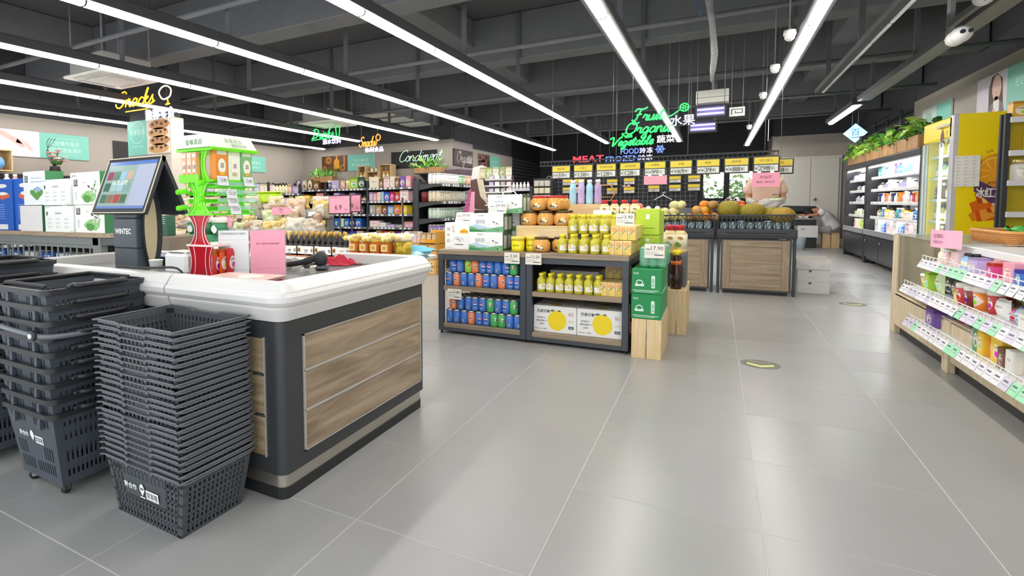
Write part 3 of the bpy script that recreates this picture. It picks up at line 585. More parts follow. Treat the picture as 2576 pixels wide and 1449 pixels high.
def n_snack2(t):
    b = MB(); script(b, 'Snacks', (0, 0, .06), X, Z, .11, .012, NOR, 5, width=.46); b.tube([(.53+.06*math.cos(k*PI/6), 0, .25+.07*math.sin(k*PI/6)) for k in range(12)], .012, NOR, 5, True); b.tube([(.5, 0, .18), (.47, 0, .08)], .01, NOR, 5); put('script_lettering', b, t)
    b = MB(); b.text('休闲食品', (.42, 0, -.02), X, Z, .12, NW, bold=.003, d=.02); put('hanzi_lettering', b, t)
neon('neon_sign', 'smaller orange Snacks neon sign right of the green Drinks sign', (-5.87, 9, 2.76), n_snack2, (.05, .5))
def n_flower(t):
    c = mat('8fd0f5', .4, var=0, emit=1.5); b = MB(); P = []
    for k in range(4):
        a = k*PI/2; R = lambda x, y: (x*math.cos(a)-y*math.sin(a), x*math.sin(a)+y*math.cos(a)); P += [R(.05, -.075), R(.14, -.07), R(.21, 0), R(.14, .07), R(.05, .075)]
    b.prism(P, (0, 0, 0), X, Z, .03, c); put('lit_panel', b, t); b = MB(); b.text('百', (0, -.035, .02), X, Z, .14, mat('2a5f90', .5)); b.flat(rect(-.07, .07, -.1, -.085), (0, -.035, 0), X, Z, mat('2a5f90', .5)); put('emblem', b, t)
neon('light_sign', 'pale blue lit four-petal sign above the planters', (4.0, 14, 2.92), n_flower, (-.05, .05))
POSTERS_LATE()
# ================================================================== CHECKOUT
def rring(x0, x1, y0, y1, r, n=8):
    out = []
    for cx, cy, a0 in ((x1-r, y0+r, -PI/2), (x1-r, y1-r, 0), (x0+r, y1-r, PI/2), (x0+r, y0+r, PI)):
        for k in range(n+1): a = a0+k*PI/2/n; out.append((cx+r*math.cos(a), cy+r*math.sin(a)))
    return out
def sweep(b, x0, x1, y0, y1, prof, m, r0=.05, side=1):
    "the rim round three sides: side 1 leaves the -x end open, side -1 the +x end"
    vs = []; n = 0
    for d, z in prof:
        R = rring(x0-d, x1+d, y0-d, y1+d, max(.012, r0+d)); h = len(R)//2
        R = [(x0, y0-d)]+R[:h]+[(x0, y1+d)] if side > 0 else [(x1, y1+d)]+R[h:]+[(x1, y0-d)]
        n = len(R); vs += [(p[0], p[1], z) for p in R]
    fs = [(k*n+i, k*n+i+1, (k+1)*n+i+1, (k+1)*n+i) for k in range(len(prof)-1) for i in range(n-1)]+[tuple(k*n for k in range(len(prof))), tuple(k*n+n-1 for k in range(len(prof)))]
    return b.add(vs, fs, m, False)
BUMP = [(-.01, .895), (.012, .897), (.04, .955), (.043, .963), (.037, .969), (.055, .98), (.066, .995), (.067, 1.02), (.06, 1.034), (.052, 1.036), (.05, 1.045), (.02, 1.08), (0, 1.09), (-.035, 1.09), (-.045, 1.08), (-.045, 1.005)]
BUMPM = mat('d9d7d4', .25, var=.02); COUNT = mat('37383a', .45, var=.25, scale=160, bump=.15)
WOODP = wood('ab977d', '7d6a55', 1, 2.2, .45); WOODS = wood('b8a284', '87704f', 0, 2.2, .45)
def prism_ring(b, x0, x1, y0, y1, z0, z1, r, m):
    R = rring(x0, x1, y0, y1, r); n = len(R)
    b.add([(p[0], p[1], z) for z in (z0, z1) for p in R], [tuple(range(n))[::-1], tuple(range(n, 2*n))]+[(i, (i+1) % n, n+(i+1) % n, n+i) for i in range(n)], m); return b
def counter(x0, x1, y0, y1, label, side=1):
    t = thing('checkout_counter', label, 'counter', ((x0+x1)/2, (y0+y1)/2, 0)); ox, oy = -(x0+x1)/2, -(y0+y1)/2; a, b_, c, d = x0+ox, x1+ox, y0+oy, y1+oy
    put('body', prism_ring(MB(), a, b_, c, d, .13, .93, .05, COUNT), t)
    put('plinth', prism_ring(MB(), a+.012, b_-.012, c+.012, d-.012, 0, .058, .05, mat('222325', .5)), t)
    put('steel_band', prism_ring(MB(), a+.016, b_-.016, c+.016, d-.016, .056, .132, .05, mat('c2bcb2', .33, metal=.9)), t, label='brushed steel band')
    put('bumper', sweep(MB(), a, b_, c, d, BUMP, BUMPM, side=side), t, label='glossy white bumper rim')
    wt = MB().box(a+(.03 if side < 0 else 0), b_-(.03 if side > 0 else 0), c+.03, d-.03, .93, 1.015, mat('8f8d8b', .18, metal=.5, stretch=(200, 1, 1)))
    put('worktop', wt, t); return t, a, b_, c, d
t, a, b_, c, d = counter(-1.14, -.38, -.06, 1.47, 'dark checkout counter with wood panels and glossy white bumper rim')
rib = MB()
for k in range(60): rib.box(a+.08+k*.0102, a+.083+k*.0102, c+.3, d-.08, 1.015, 1.0165, mat('a5a3a1', .25, metal=.4))
put('ribbed_strip', rib, t, kind='stuff')
TRIM = mat('bdb8b0', .4, metal=.3)
for k, (z0, z1) in enumerate(((.627, .8), (.42, .614), (.21, .407))):
    put('wood_panel', MB().box(b_, b_+.006, c+.165, d-.085, z0, z1, WOODP, ch=.002), t); put('wood_panel', MB().box(a+.12, b_-.115, c-.006, c, z0+.005, z1+.005, WOODS, ch=.002), t)
tr = MB().box(b_, b_+.009, c+.155, d-.075, .8, .806, TRIM).box(b_, b_+.009, c+.155, d-.075, .204, .21, TRIM).box(b_, b_+.009, c+.155, c+.165, .204, .806, TRIM).box(b_, b_+.009, d-.085, d-.075, .204, .806, TRIM)
for z in (.614, .407): tr.box(b_, b_+.009, c+.16, d-.08, z, z+.013, TRIM)
put('trim_strip', tr, t)
tr = MB().box(b_-.115, b_-.108, c-.009, c, .21, .812, TRIM)
for z in (.619, .412): tr.box(a+.12, b_-.11, c-.009, c, z, z+.01, mat('4d4a47', .5))
put('trim_strip', tr, t)
counter(-2.86, -1.152, -.06, .98, 'white-rimmed cashier desk joined to the checkout counter behind the wheeled baskets', -1)
# ------------------------------------------------------------------ shopping baskets
BASK = mat('4b4f53', .5, var=.12); BRIM = mat('63676b', .38, var=.1); CART = mat('4a5058', .5, var=.12); CRIM = mat('2b2c2f', .45); LOGO = mat('eef0f0', .5, var=0)
def faces4(bx, by, z0, tx, ty, z1):
    return [[(-bx, -by, z0), (bx, -by, z0), (tx, -ty, z1), (-tx, -ty, z1)], [(bx, -by, z0), (bx, by, z0), (tx, ty, z1), (tx, -ty, z1)], [(bx, by, z0), (-bx, by, z0), (-tx, ty, z1), (tx, ty, z1)], [(-bx, by, z0), (-bx, -by, z0), (-tx, -ty, z1), (-tx, ty, z1)]]
bb = MB()
for q, P in enumerate(faces4(.232, .175, 0, .285, .197, .27)):
    n = 19 if q % 2 == 0 else 15
    us = [k/n for k in range(1, n)]
    if q == 0:
        for u in us: bb.slab(P, u-.011, u+.011, 0, .36 if .2 < u < .78 else 1, -.003, BASK)
        for v in (.2, .4): bb.slab(P, 0, 1, v-.022, v+.022, -.0032, BASK)
        for v in (.6, .8): bb.slab(P, 0, .2, v-.022, v+.022, -.0032, BASK).slab(P, .78, 1, v-.022, v+.022, -.0032, BASK)
        bb.slab(P, .2, .79, .4, .78, -.0032, BASK)
        for u in us: bb.slab(P, u-.011, u+.011, .78, 1, -.003, BASK)
    else: bb.lattice(P, us, (.2, .4, .6, .8), .5/n, .045, -.003, BASK)
    bb.slab(P, 0, .07, 0, 1, -.0035, BASK).slab(P, .93, 1, 0, 1, -.0035, BASK).slab(P, 0, 1, 0, .05, -.0035, BASK).slab(P, 0, 1, .9, 1, -.0035, BASK)
for k in range(12): bb.box(-.23, .23, -.162+k*.0285, -.147+k*.0285, 0, .006, BASK)
for k in range(10): bb.box(-.22+k*.047, -.2+k*.047, -.165, .165, 0, .007, BASK)
rm = MB()
for z0, z1, e in ((.267, .274, .012),):
    hx, hy = .285, .197; R0, R1 = rring(-hx-e, hx+e, -hy-e, hy+e, .03), rring(-hx, hx, -hy, hy, .02); n = len(R0)
    vs = [(p[0], p[1], z) for z in (z0, z1) for R in (R0, R1) for p in R]; fs = []
    for i in range(n): j = (i+1) % n; fs += [(i, j, n+j, n+i), (2*n+i, 3*n+i, 3*n+j, 2*n+j), (i, 2*n+i, 2*n+j, j), (n+i, n+j, 3*n+j, 3*n+i)]
    rm.add(vs, fs, BRIM)
for sy in (-1, 1):
    for x in (-.1, .08): rm.tube([(x, sy*.195, .266), (x, sy*.214, .266)], .0095, BRIM, 8)
def wire(x, s_):
    e, f_, z = .292, .21, .279
    return MB().tube(smooth_path([(x, -f_, .272), (x+s_*.04, -f_, z), (s_*(e-.02), -f_+.001, z), (s_*e, -f_+.02, z), (s_*e, f_-.02, z), (s_*(e-.02), f_-.001, z), (x+s_*.04, f_, z), (x, f_, .272)], 2), .005, BRIM, 6)
hd, hd2 = wire(-.1, -1), wire(.08, 1)
lg = MB(); lo = Vector((.0, -.1925, .155)); lu = X; lv = Vector((0, -.027, .27)).normalized()
lg.text('黔合作', lo-lu*.1+lv*.01-Y*.002, lu, lv, .03, LOGO, width=.095, bold=.02); lg.flat([(0, -.02), (.02, .01), (.012, .032), (0, .04), (-.012, .032), (-.02, .01)], lo-lu*.013-Y*.002, lu, lv, LOGO); lg.flat(rect(-.018, .018, -.03, -.024), lo-lu*.013-Y*.002, lu, lv, LOGO)
for q in range(3): lg.flat(circ(.005, 8, -.008+.008*q, .014), lo-lu*.013-Y*.0025, lu, lv, BASK)
lg.flat(rect(.015, .105, -.026, .018), lo-Y*.002, lu, lv, LOGO); lg.text('常客隆', lo+lu*.06-lv*.004-Y*.0028, lu, lv, .03, INK, width=.078)
bb, rm, hd, hd2 = bb.mesh('basket_body'), rm.mesh('basket_rim'), hd.mesh('handle'), hd2.mesh('handle'); R = random.Random(3)
for k in range(24):
    z = .0282*k; nm = 'lowest basket, standing on the floor with a white shop logo' if k == 0 else ('open top basket of the stack beside the checkout counter' if k == 23 else ORD(23-k)+' basket down in the tall stack beside the checkout counter')
    t = thing('hand_basket', 'dark grey plastic hand basket, ' + nm, 'basket', (-.805+R.uniform(-.004, .004)-.022*k/23, -.332+R.uniform(-.004, .004), z), -.025+R.uniform(-.008, .008), 'hand baskets stacked by the counter')
    put('body', bb, t); put('rim', rm, t); put('handle', hd, t); put('handle', hd2, t)
    if k == 0: put('logo', lg, t, label='white printed shop logo')
def panel(b, P, us, vs, hole, t, m):
    for i in range(len(us)-1):
        j = 0
        while j < len(vs)-1:
            if hole(i, j): j += 1; continue
            k = j
            while k < len(vs)-1 and not hole(i, k): k += 1
            b.slab(P, us[i], us[i+1], vs[j], vs[k], t, m); j = k
cb = MB()
for q, P in enumerate(faces4(.185, .205, .06, .225, .262, .44)):
    n = 16; us = [0, .06]; 
    for k in range(n): a = .06+.88*k/n; us += [a+.88/n*.45, a+.88/n]
    us.append(1); vs = [0, .1, .26, .31, .5, .62, .76, .8, .88, .91, 1]
    hole = lambda i, j, q=q: 1 < i < 2*n and i % 2 == 0 and (j in (1, 3) if q % 2 else (j == 1 and not 12 < i < 16 or j == 3 and (i < 9 or i > 22) or j in (7, 8) and (i < 14 or i > 18) or j == 5 and False))
    if q % 2: hole = lambda i, j: 1 < i < 2*n and i % 2 == 0 and j in (1, 3, 5, 7)
    panel(cb, P, us, vs, hole, -.006, CART)
cb.box(-.185, .185, -.205, .205, .055, .066, CART)
for x in (-.12, .12): cb.box(x-.012, x+.012, -.274, -.256, .36, .42, CART); cb.box(x-.012, x+.012, .256, .274, .36, .42, CART)
cr = MB(); R0, R1 = rring(-.245, .245, -.285, .285, .05), rring(-.229, .229, -.266, .266, .03); n = len(R0)
vs = [(p[0], p[1], z) for z in (.425, .45) for Rr in (R0, R1) for p in Rr]; fs = []
for i in range(n): j = (i+1) % n; fs += [(i, j, n+j, n+i), (2*n+i, 3*n+i, 3*n+j, 2*n+j), (i, 2*n+i, 2*n+j, j), (n+i, n+j, 3*n+j, 3*n+i)]
cr.add(vs, fs, CRIM)
cpull = MB().tube(smooth_path([(.236, -.16, .45), (.24, -.13, .46), (.268, -.12, .46), (.28, 0, .46), (.268, .12, .46), (.24, .13, .46), (.236, .16, .45)], 3), .013, CRIM, 6)
cflap = MB().box(-.22, .16, -.235, -.215, .45, .468, CRIM, ch=.005).box(-.22, .16, .215, .235, .45, .468, CRIM, ch=.005).box(-.235, -.21, -.235, .235, .45, .468, CRIM, ch=.005)
cw = MB().lathe([(.004, -.012), (.026, -.012), (.028, 0), (.026, .012), (.004, .012)], BLK, 12, (0, 0, .028), axis=0).box(-.016, -.012, -.012, .012, .02, .07, STEEL).box(.012, .016, -.012, .012, .02, .07, STEEL).box(-.018, .018, -.018, .018, .05, .06, STEEL)
clg = MB(); P = faces4(.185, .205, .06, .225, .262, .44)[0]; lv = (Vector(P[3])-Vector(P[0])); lv.x = 0; lv.normalize(); lo = Vector((-.0, -.2395, .285))
clg.text('黔合作', lo-lu*.09+lv*.008-Y*.002, lu, lv, .03, LOGO, width=.085, bold=.02); clg.flat([(0, -.02), (.02, .01), (.012, .032), (0, .04), (-.012, .032), (-.02, .01)], lo-lu*.01-Y*.002, lu, lv, LOGO); clg.flat(rect(.016, .09, -.026, .016), lo-Y*.002, lu, lv, LOGO); clg.text('常客隆', lo+lu*.053-lv*.005-Y*.0028, lu, lv, .028, INK, width=.066)
swing = MB().tube(smooth_path([(.235, .24, .4), (.255, .0, .37), (.25, -.26, .38), (.1, -.31, .395), (-.15, -.31, .41), (-.245, -.26, .41)], 4), .014, mat('6a7076', .35), 6)
pivot = MB().lathe([(.026, -.01), (.026, .004)], CRIM, 12, axis=1).lathe([(.013, .004), (.013, .012), (0, .012)], WHT, 12, axis=1)
cb, cr, cpull, cflap, cw, clg = cb.mesh('cart_body'), cr.mesh('cart_rim'), cpull.mesh('pull_handle'), cflap.mesh('folded_handle'), cw.mesh('castor'), clg.mesh('logo')
def cart_stack(x, y, n, where, grp):
    for k in range(n):
        z = .0765*k; nm = ('topmost, open, in the ' if k == n-1 else 'lowest, with castors and logo, of the ' if k == 0 else ORD(n-1-k)+' from the top in the ')
        t = thing('wheeled_basket', 'grey wheeled basket, ' + nm + where, 'basket', (x+.004*math.sin(k*2.1), y+.004*math.cos(k*1.7), z), .01*math.sin(k*1.3), grp)
        put('body', cb, t); put('rim', cr, t); put('pull_handle', cpull, t); k == n-1 and put('folding_handle', cflap, t)
        if k == 0:
            put('logo', clg, t, label='white printed shop logo')
            for sx in (-1, 1):
                for sy in (-1, 1): put('castor', cw, t, (sx*.15, sy*.17, 0), .5*sx)
        if k == n-3 and grp[0] == 'w':
            s_ = put('carrying_handle', swing, t, label='bowed carrying handle'); put('pivot', pivot, s_, (.19, -.318, .39), rot=(PI/2*0, 0, PI))
cart_stack(-1.575, -.375, 9, 'stack nearest the hand baskets', 'wheeled baskets, near stack')
cart_stack(-2.33, -.44, 10, 'stack at the far left edge', 'carts, far left stack')
# ================================================================== ON THE COUNTER
BEZ = mat('d8cfb4', .4, var=.03); POSG = mat('4b525a', .45); POSD = mat('2e3238', .45)
t = thing('payment_terminal', 'twin-screen grey payment terminal with tan side fin on the cashier desk', 'terminal', (-2.35, .55, 1.015))
put('column', MB().box(-.14, .13, -.08, .12, 0, .14, POSG, ch=.006).box(-.143, .133, -.083, .12, .142, .36, POSG, ch=.006).box(-.14, .13, -.078, .1, .362, .47, POSG, ch=.006).box(-.12, .12, -.02, .06, .46, .6, POSD), t)
b = MB(); b.text('WINTEC', (-.02, -.0845, .265), X, Z, .042, mat('f2f2f0', .4), width=.19, bold=.035); put('lettering', b, t)
fin = [(.085*math.cos(a)*(1.0 if math.cos(a) > 0 else .95), .29+.3*math.sin(a)) for a in [2*PI*k/28 for k in range(28)]]
f_ = put('side_fin', MB().prism(fin, (.13, .04, 0), Y, Z, .03, POSD), t); put('inlay', MB().prism([(p[0]*.62, .29+(p[1]-.29)*.86) for p in fin], (.16, .02, 0), Y, Z, .006, mat('d3c19b', .5, var=.03)), f_, label='tan oval inlay')
def leaning(y0, z0, y1, z1, name, face):
    P = [(-.315, y1, z1), (.315, y1, z1), (.315, y0, z0), (-.315, y0, z0)]; b = MB()
    b.slab(P, 0, 1, 0, 1, -.03, POSD); b.slab(P, 0, 1, 0, .012, .006, BEZ).slab(P, 0, 1, .985, 1, .006, BEZ).slab(P, 0, .01, 0, 1, .006, BEZ).slab(P, .99, 1, 0, 1, .006, BEZ); s_ = put(name, b, t)
    if face:
        d = MB(); sc = lambda c, e=.12: mat(c, .15, var=.02, emit=e*.3)
        d.slab(P, .05, .95, .08, .93, .0015, sc('8fa8a0')); d.slab(P, .05, .95, .87, .93, .003, sc('5b7bc0')); d.slab(P, .62, .95, .13, .86, .003, sc('a9b0c4')); d.slab(P, .05, .95, .08, .125, .003, sc('6a80b8'))
        cols = ['4f6f5a', '8a6b5a', 'a34b48', '566b52', '46685c', '9bb5b0', '9cb8c4', '7d9c90', '8f4560', '5d7f6a', '8fb3c8', 'b9a08a']
        for i in range(4):
            for j in range(3): d.slab(P, .09+i*.125, .2+i*.125, .18+j*.21, .33+j*.21, .003, sc(cols[i+4*j], .35))
        d.text('Hi 生活吧', Vector((-.08, y0*.55+y1*.45-.005, z0*.55+z1*.45)), X, Vector((0, y0-y1, z0-z1)), .04, sc('e8f2ee', .8)); put('display', d, s_, label='lit touch screen showing product tiles')
leaning(.03, .815, -.14, .40, 'front_screen', True)
P2 = [(.315, .24, .395), (-.315, .24, .395), (-.315, .045, .815), (.315, .045, .815)]
put('rear_screen', MB().slab(P2, 0, 1, 0, 1, -.03, POSD).slab(P2, .02, .98, .03, .97, .004, mat('1f2226', .2)).slab(P2, .0, .012, 0, 1, .006, BEZ), t)
one('power_cable', MB().tube(smooth_path([(-2.1, .35, 1.02), (-1.95, .1, 1.03), (-1.7, -.02, 1.1), (-1.5, -.05, 1.105), (-1.3, -.06, 1.115), (-1.19, .0, 1.11), (-1.17, .05, 1.03)]), .007, BLK, 6), 'thin black cable lying over the white rim of the cashier desk', 'cable')
t = thing('receipt_printer', 'small white receipt printer beside the red candy tower base', 'printer', (-1.62, .40, 1.015)); put('body', MB().box(-.11, .11, -.08, .08, 0, .14, WHT, ch=.02), t); put('lid', MB().box(-.095, .095, -.06, .07, .14, .15, mat('dfdfdd', .4), ch=.006), t); put('paper_slot', MB().box(-.07, .07, -.07, -.062, .142, .146, BLK), t)
t = thing('paper_cup', 'white paper cup beside the receipt printer', 'cup', (-1.86, .36, 1.015)); put('cup', MB().lathe([(.035, 0), (.045, .08), (.047, .082), (.043, .08), (.033, .004), (0, .004)], WHT, 14), t); put('rim', MB().tube([(.046*math.cos(k*PI/8), .046*math.sin(k*PI/8), .082) for k in range(16)], .003, WHT, 5, True), t)
t = thing('folder', 'flat blue folder lying behind the payment terminal', 'folder', (-2.2, .82, 1.015)); put('cover', MB().box(-.26, .22, -.12, .13, .05, .062, mat('5b68b0', .4), ch=.004), t); put('pages', MB().box(-.25, .21, -.115, .125, 0, .05, mat('3a3d44', .6)), t)
# ---- candy tower
LIME = clear('8dff3a', .62, .15, 'lime_acrylic'); REDA = clear('d0142c', .66, .15, 'red_acrylic'); GLS = clear('cfeee6', .3, .1, 'clear_green')
LIMEO = mat('a8e866', .3, emit=.05); tw = thing('candy_tower', 'tall lime green acrylic candy tower on a red base on the checkout counter', 'display stand', (-1.38, .50, 1.015))  # lime acrylic with a faint glow put into its colour, not a lamp
def hour(z0, z1, m, w=.1, pinch=.55, name='side_panel'):
    n = 9; P = [(w*(pinch+(1-pinch)*(2*k/(n-1)-1)**2), z0+(z1-z0)*k/(n-1)) for k in range(n)]; poly = P+[(-x, z) for x, z in P[::-1]]
    for y in ((-.17, .162) if z0 not in (.19,) else (-.17,)):
        s_ = put(name, MB().prism(poly, (0, y+.008, 0), X, Z, .008, m), tw)
        rb = MB(); q = LIMEO if m is LIME else mat('e9c9c9', .3)
        for kx in (1, .55, -.55, -1): rb.tube([(x*kx, y-.003, z) for x, z in P], .004, q, 4)
        put('rib', rb, s_)
hour(0, .19, REDA, .11, .75); hour(.19, .385, REDA, .1, .45); hour(.395, .60, LIME, .1, .4); hour(.60, .80, LIME, .1, .6)
for z, m, ex in ((.0, REDA, .12), (.19, mat('f0d7d7', .3), .12), (.385, LIME, .13), (.595, LIME, .14), (.79, LIME, .13)): put('shelf', MB().box(-.12, ex, -.18, .18, z, z+.012, m), tw)
for z in (.41, .46, .51, .56):
    tr = MB().box(.06, .16, -.16, .18, z, z+.006, LIME).box(.155, .16, -.16, .18, z, z+.035, GLS).box(-.1, -.095, -.17, .17, z, z+.03, LIME); put('tray', tr, tw)
    for k in range(5): pass
for k in range(4): put('roll_holder', MB().lathe([(.014, 0), (.017, .01), (.017, .06), (.012, .07), (0, .07)], LIME, 9, axis=1), tw, (.09 if k % 2 else -.1, -.26, .43+.05*k), rot=(.15, 0, .3 if k % 2 else -.3))
put('canopy', MB().prism([(-.15, .80), (.15, .80), (.09, .885), (-.09, .885)], (0, .2, 0), X, Z, .4, mat('e6efd8', .5)).box(-.16, .16, -.2, .2, .785, .805, LIME), tw)
cn = MB(); cn.text('金嗓清润', (.13, .0, .855), Y, Vector((-.5, 0, .7)), .035, GREENP); cn.text('服务回味', (.147, .04, .825), Y, Vector((-.5, 0, .7)), .03, GREENP); cn.text('金嗓清润', (0, -.201, .84), X, Z, .035, GREENP); put('lettering', cn, tw)
PC = MB().box(-.035, .035, -.002, .002, 0, .06, mat('dfe2ea', .5, var=.02)).mesh('price_card')
def price_card(parent, loc, rz, txt, w=.07, h=.045, tilt=-.2, me=None, bar=True):
    b = MB().box(-w/2, w/2, -.002, .0, 0, h, mat('e4e5e8', .5, var=.02)); b.text(txt, (.1*w, -.0028, h*.58), X, Z, h*.3, INK)
    if bar:
        for k in range(3): b.flat(rect(-w*.42, -w*.1 if k < 2 else w*.4, h*(.8-.22*k), h*(.83-.22*k)), (0, -.0028, 0), X, Z, mat('8a8d92', .6))
    return put('price_card', b, parent, loc, rot=(tilt, 0, rz))
for z, x, y in ((.41, .168, -.02), (.46, .168, -.04), (.51, .168, -.05), (.59, .168, -.12), (.59, .168, .1)): price_card(tw, (x, y, z-.02), PI/2, '5.80' if z > .55 else '12.50', .085, .06)
def carton(name, label, cat, dims, loc, rz, col, art, group=None):
    w, d, h = dims; t = thing(name, label, cat, loc, rz, group); put('carton_body', MB().box(-w/2, w/2, -d/2, d/2, 0, h, mat(col, .5, var=.03), ch=min(w, d, h)*.02), t)
    b = MB(); O = lambda u, v, e=.0015: Vector(((u-.5)*w, -d/2-e, v*h)); art(b, O, w, h, d)
    if b.v: put('print', b, t)
    return t
def lozenge(c2, ch):
    def art(b, O, w, h, d):
        b.flat(rect(-.4*w, .4*w, 0, .12*h), O(.5, .82), X, Z, mat('f4efe0', .5)); b.flat(circ(.32*w, 16, 0, 0, .25*h), O(.5, .45), X, Z, mat('f7f1e2', .5)); b.text(ch, O(.5, .47, .003), X, Z, .16*h, mat('5a3a20', .5)); b.flat(blob(.22*w, 9, .2, 3, 0, 0, .07*h), O(.5, .2, .003), X, Z, mat(c2, .5))
    return art
for k, (c, c2, lb) in enumerate((('e58a2c', 'f4b436', 'orange lozenge carton at the front of the candy tower top shelf'), ('e9eed8', 'cbb78e', 'cream lozenge carton between orange and green ones on the candy tower'), ('7cb87a', 'e0b050', 'green lozenge carton at the back end of the candy tower top shelf'))):
    carton('lozenge_carton', lb, 'carton', (.1, .05, .19), (-1.27, .40+.107*k, 1.622), PI/2, c, lozenge(c2, '润'))
for k in range(3): carton('lozenge_carton', 'slim pale orange lozenge box, %s on the near side of the candy tower' % ORD(k), 'carton', (.04, .03, .17), (-1.46+.045*k, .305, 1.622), 0, ('f2b48a', 'f6c9a2', 'f0a878')[k], lozenge('e8722c', '润'))
put('near_tray', MB().box(-.12, .06, -.22, -.17, .59, .605, LIMEO).box(-.12, .06, -.222, -.218, .59, .64, LIME), tw)
# crisp bags in the red base
pouch_n = 0
def pouch_mesh(seed, w=1, h=1, t=.45, n=9, lumpy=.22, hf=0):
    R = random.Random(seed); ph = [R.uniform(0, 6.28) for _ in range(8)]; vs = []; fs = []
    for s_ in (-1, 1):
        for j in range(n):
            for i in range(n):
                u, v = i/(n-1), j/(n-1); e = (max(0, math.sin(PI*u))*max(0, math.sin(PI*v)))**.5
                k = 1+lumpy*(math.sin(6*u+ph[0])*math.sin(5*v+ph[1])+.6*math.sin(13*u+9*v+ph[2])+.5*math.sin(17*v-8*u+ph[3])+hf*(.5*math.sin(27*u+19*v+ph[6])+.5*math.sin(23*v-31*u+ph[7])))
                vs.append(((u-.5)*w*(1-.06*math.sin(PI*v))+.02*math.sin(9*v+ph[4]), s_*t/2*e*k, v*h+.02*math.sin(11*u+ph[5])*(v > .8)))
    for s_ in (0, 1):
        for j in range(n-1):
            for i in range(n-1): o = s_*n*n; fs.append((o+j*n+i, o+j*n+i+1, o+(j+1)*n+i+1, o+(j+1)*n+i))
    return vs, fs
def pouch(seed, m, **k): b = MB(); v, f = pouch_mesh(seed, **k); b.add(v, f, m, True); return b.mesh('pouch')
PK1, PK2, PK0 = oc(.4, 0, 1), oc(.35, 0, 2), oc(.45)
PO = [pouch(s, PK1) for s in range(4)]; POP = [pouch(s+9, PK2, lumpy=.35, t=.6) for s in range(4)]; POW = [pouch(s+20, oc(.25), lumpy=.35, t=.7) for s in range(4)]
for k in range(3): one('sweet_bag', PO[k], 'red and rainbow striped sweet bag in the red candy tower base, %s from the left' % ORD(k), 'sweet bag', (-1.265+.01*k, .36+.05*k, 1.03), PI/2+.2, scale=(.11, .05, .16), color=('d8362c', 'e0562c', 'c8242c')[k])
# ---- payment cards
def stand_sign(label, loc, rz, w, h, base, body):
    t = thing('counter_sign', label, 'sign', loc, rz); put('acrylic_holder', MB().box(-w/2-.004, w/2+.004, -.008, .008, 0, h+.004, clear('e8f4f4', .12)).box(-w/2, w/2, -.05, .05, 0, .004, CLEAR), t); put('card', MB().box(-w/2, w/2, -.012, -.009, .004, h, base), t); b = MB(); body(b); put('lettering', b, t); return t
G6 = mat('6c6f74', .6)
def wsign(b):
    b.text('欢迎使用微信支付付款码！', (0, -.0135, .265), X, Z, .014, G6, width=.165); b.flat(rect(-.08, .08, .03, .031), (0, -.0135, 0), X, Z, G6)
    b.flat(rect(-.08, .08, .225, .2262), (0, -.0135, 0), X, Z, mat('b5b8bc', .6))
stand_sign('white payment card in a clear holder on the checkout counter', (-1.25, .49, 1.016), .5, .195, .285, mat('e9eaec', .5, var=.02), wsign)
def psign(b): b.text('微信：欢迎关注常客隆微信群！', (0, -.0135, .2), X, Z, .011, mat('7c3a4e', .6), width=.15); b.flat(rect(-.08, .08, .04, .041), (0, -.0135, 0), X, Z, mat('c46a84', .6))
stand_sign('pink card in a clear holder beside the white payment card', (-1.06, .60, 1.016), .5, .225, .285, PINK, psign)
for k, (c, nm) in enumerate((('b9384a', 'lowest red one'), ('e6a09a', 'salmon one, second from the bottom'), ('c83a50', 'crimson one in the middle'), ('f0b8a8', 'peach one under the top sheet'), ('f2c0b4', 'topmost peach and cream one'))):
    t = thing('flyer', 'flyer in the stack on the counter, ' + nm, 'flyer', (-.90+.012*k, .17+.01*(k % 2), 1.017+.0105*k), -.1+.06*k, 'flyers on the counter'); put('sheet', MB().box(-.2, .2, -.125, .125, 0, .008, mat(c, .35, var=.3, scale=14), ch=.002), t)
    put('cover_print', MB().flat(blob(.09, 10, .3, k, .05, 0, .07), (0, 0, .0092), X, Y, mat('f6e6da', .4)).flat(rect(-.17, -.05, -.09, -.06), (0, 0, .0092), X, Y, mat('e04a5a', .4)), t)
t = thing('barcode_scanner', 'black handheld barcode scanner lying on the checkout counter', 'scanner', (-.99, .9, 1.017), .35)
put('handle', MB().tube(smooth_path([(-.2, 0, .03), (-.1, 0, .04), (0, 0, .06), (.06, 0, .085)]), [.018]*4+[.02]*4+[.026]*5, BLK, 10), t); put('head', MB().ball((.1, 0, .075), (.05, .042, .055), BLK, 14, 9).box(.07, .15, -.05, .05, .0, .03, mat('3a3b3e', .4), ch=.012), t); put('window', MB().box(.12, .156, -.035, .035, .012, .035, mat('5a6068', .1)), t); put('trigger', MB().box(-.02, .02, -.012, .012, .01, .035, mat('4a4b4e', .4), ch=.004), t)
b = MB(); n = 22; R = random.Random(5); vs = []
for j in range(n):
    for i in range(n):
        u, v = i/(n-1)*2-1, j/(n-1)*2-1; r = math.sqrt(u*u+v*v); h = max(0, 1-r**3)*(.03+.011*math.sin(9*u+3*v)+.01*math.sin(11*v-5*u+1)+.007*math.sin(19*u+13*v)+.006*math.sin(23*v-9*u)); vs.append((.15*u*(1-.2*abs(v))+.02*math.sin(5*v), .12*v*(1-.25*abs(u)), h+.004))
b.add(vs, [(j*n+i, j*n+i+1, (j+1)*n+i+1, (j+1)*n+i) for j in range(n-1) for i in range(n-1)], mat('b4263c', .9, var=.15, scale=60), True)
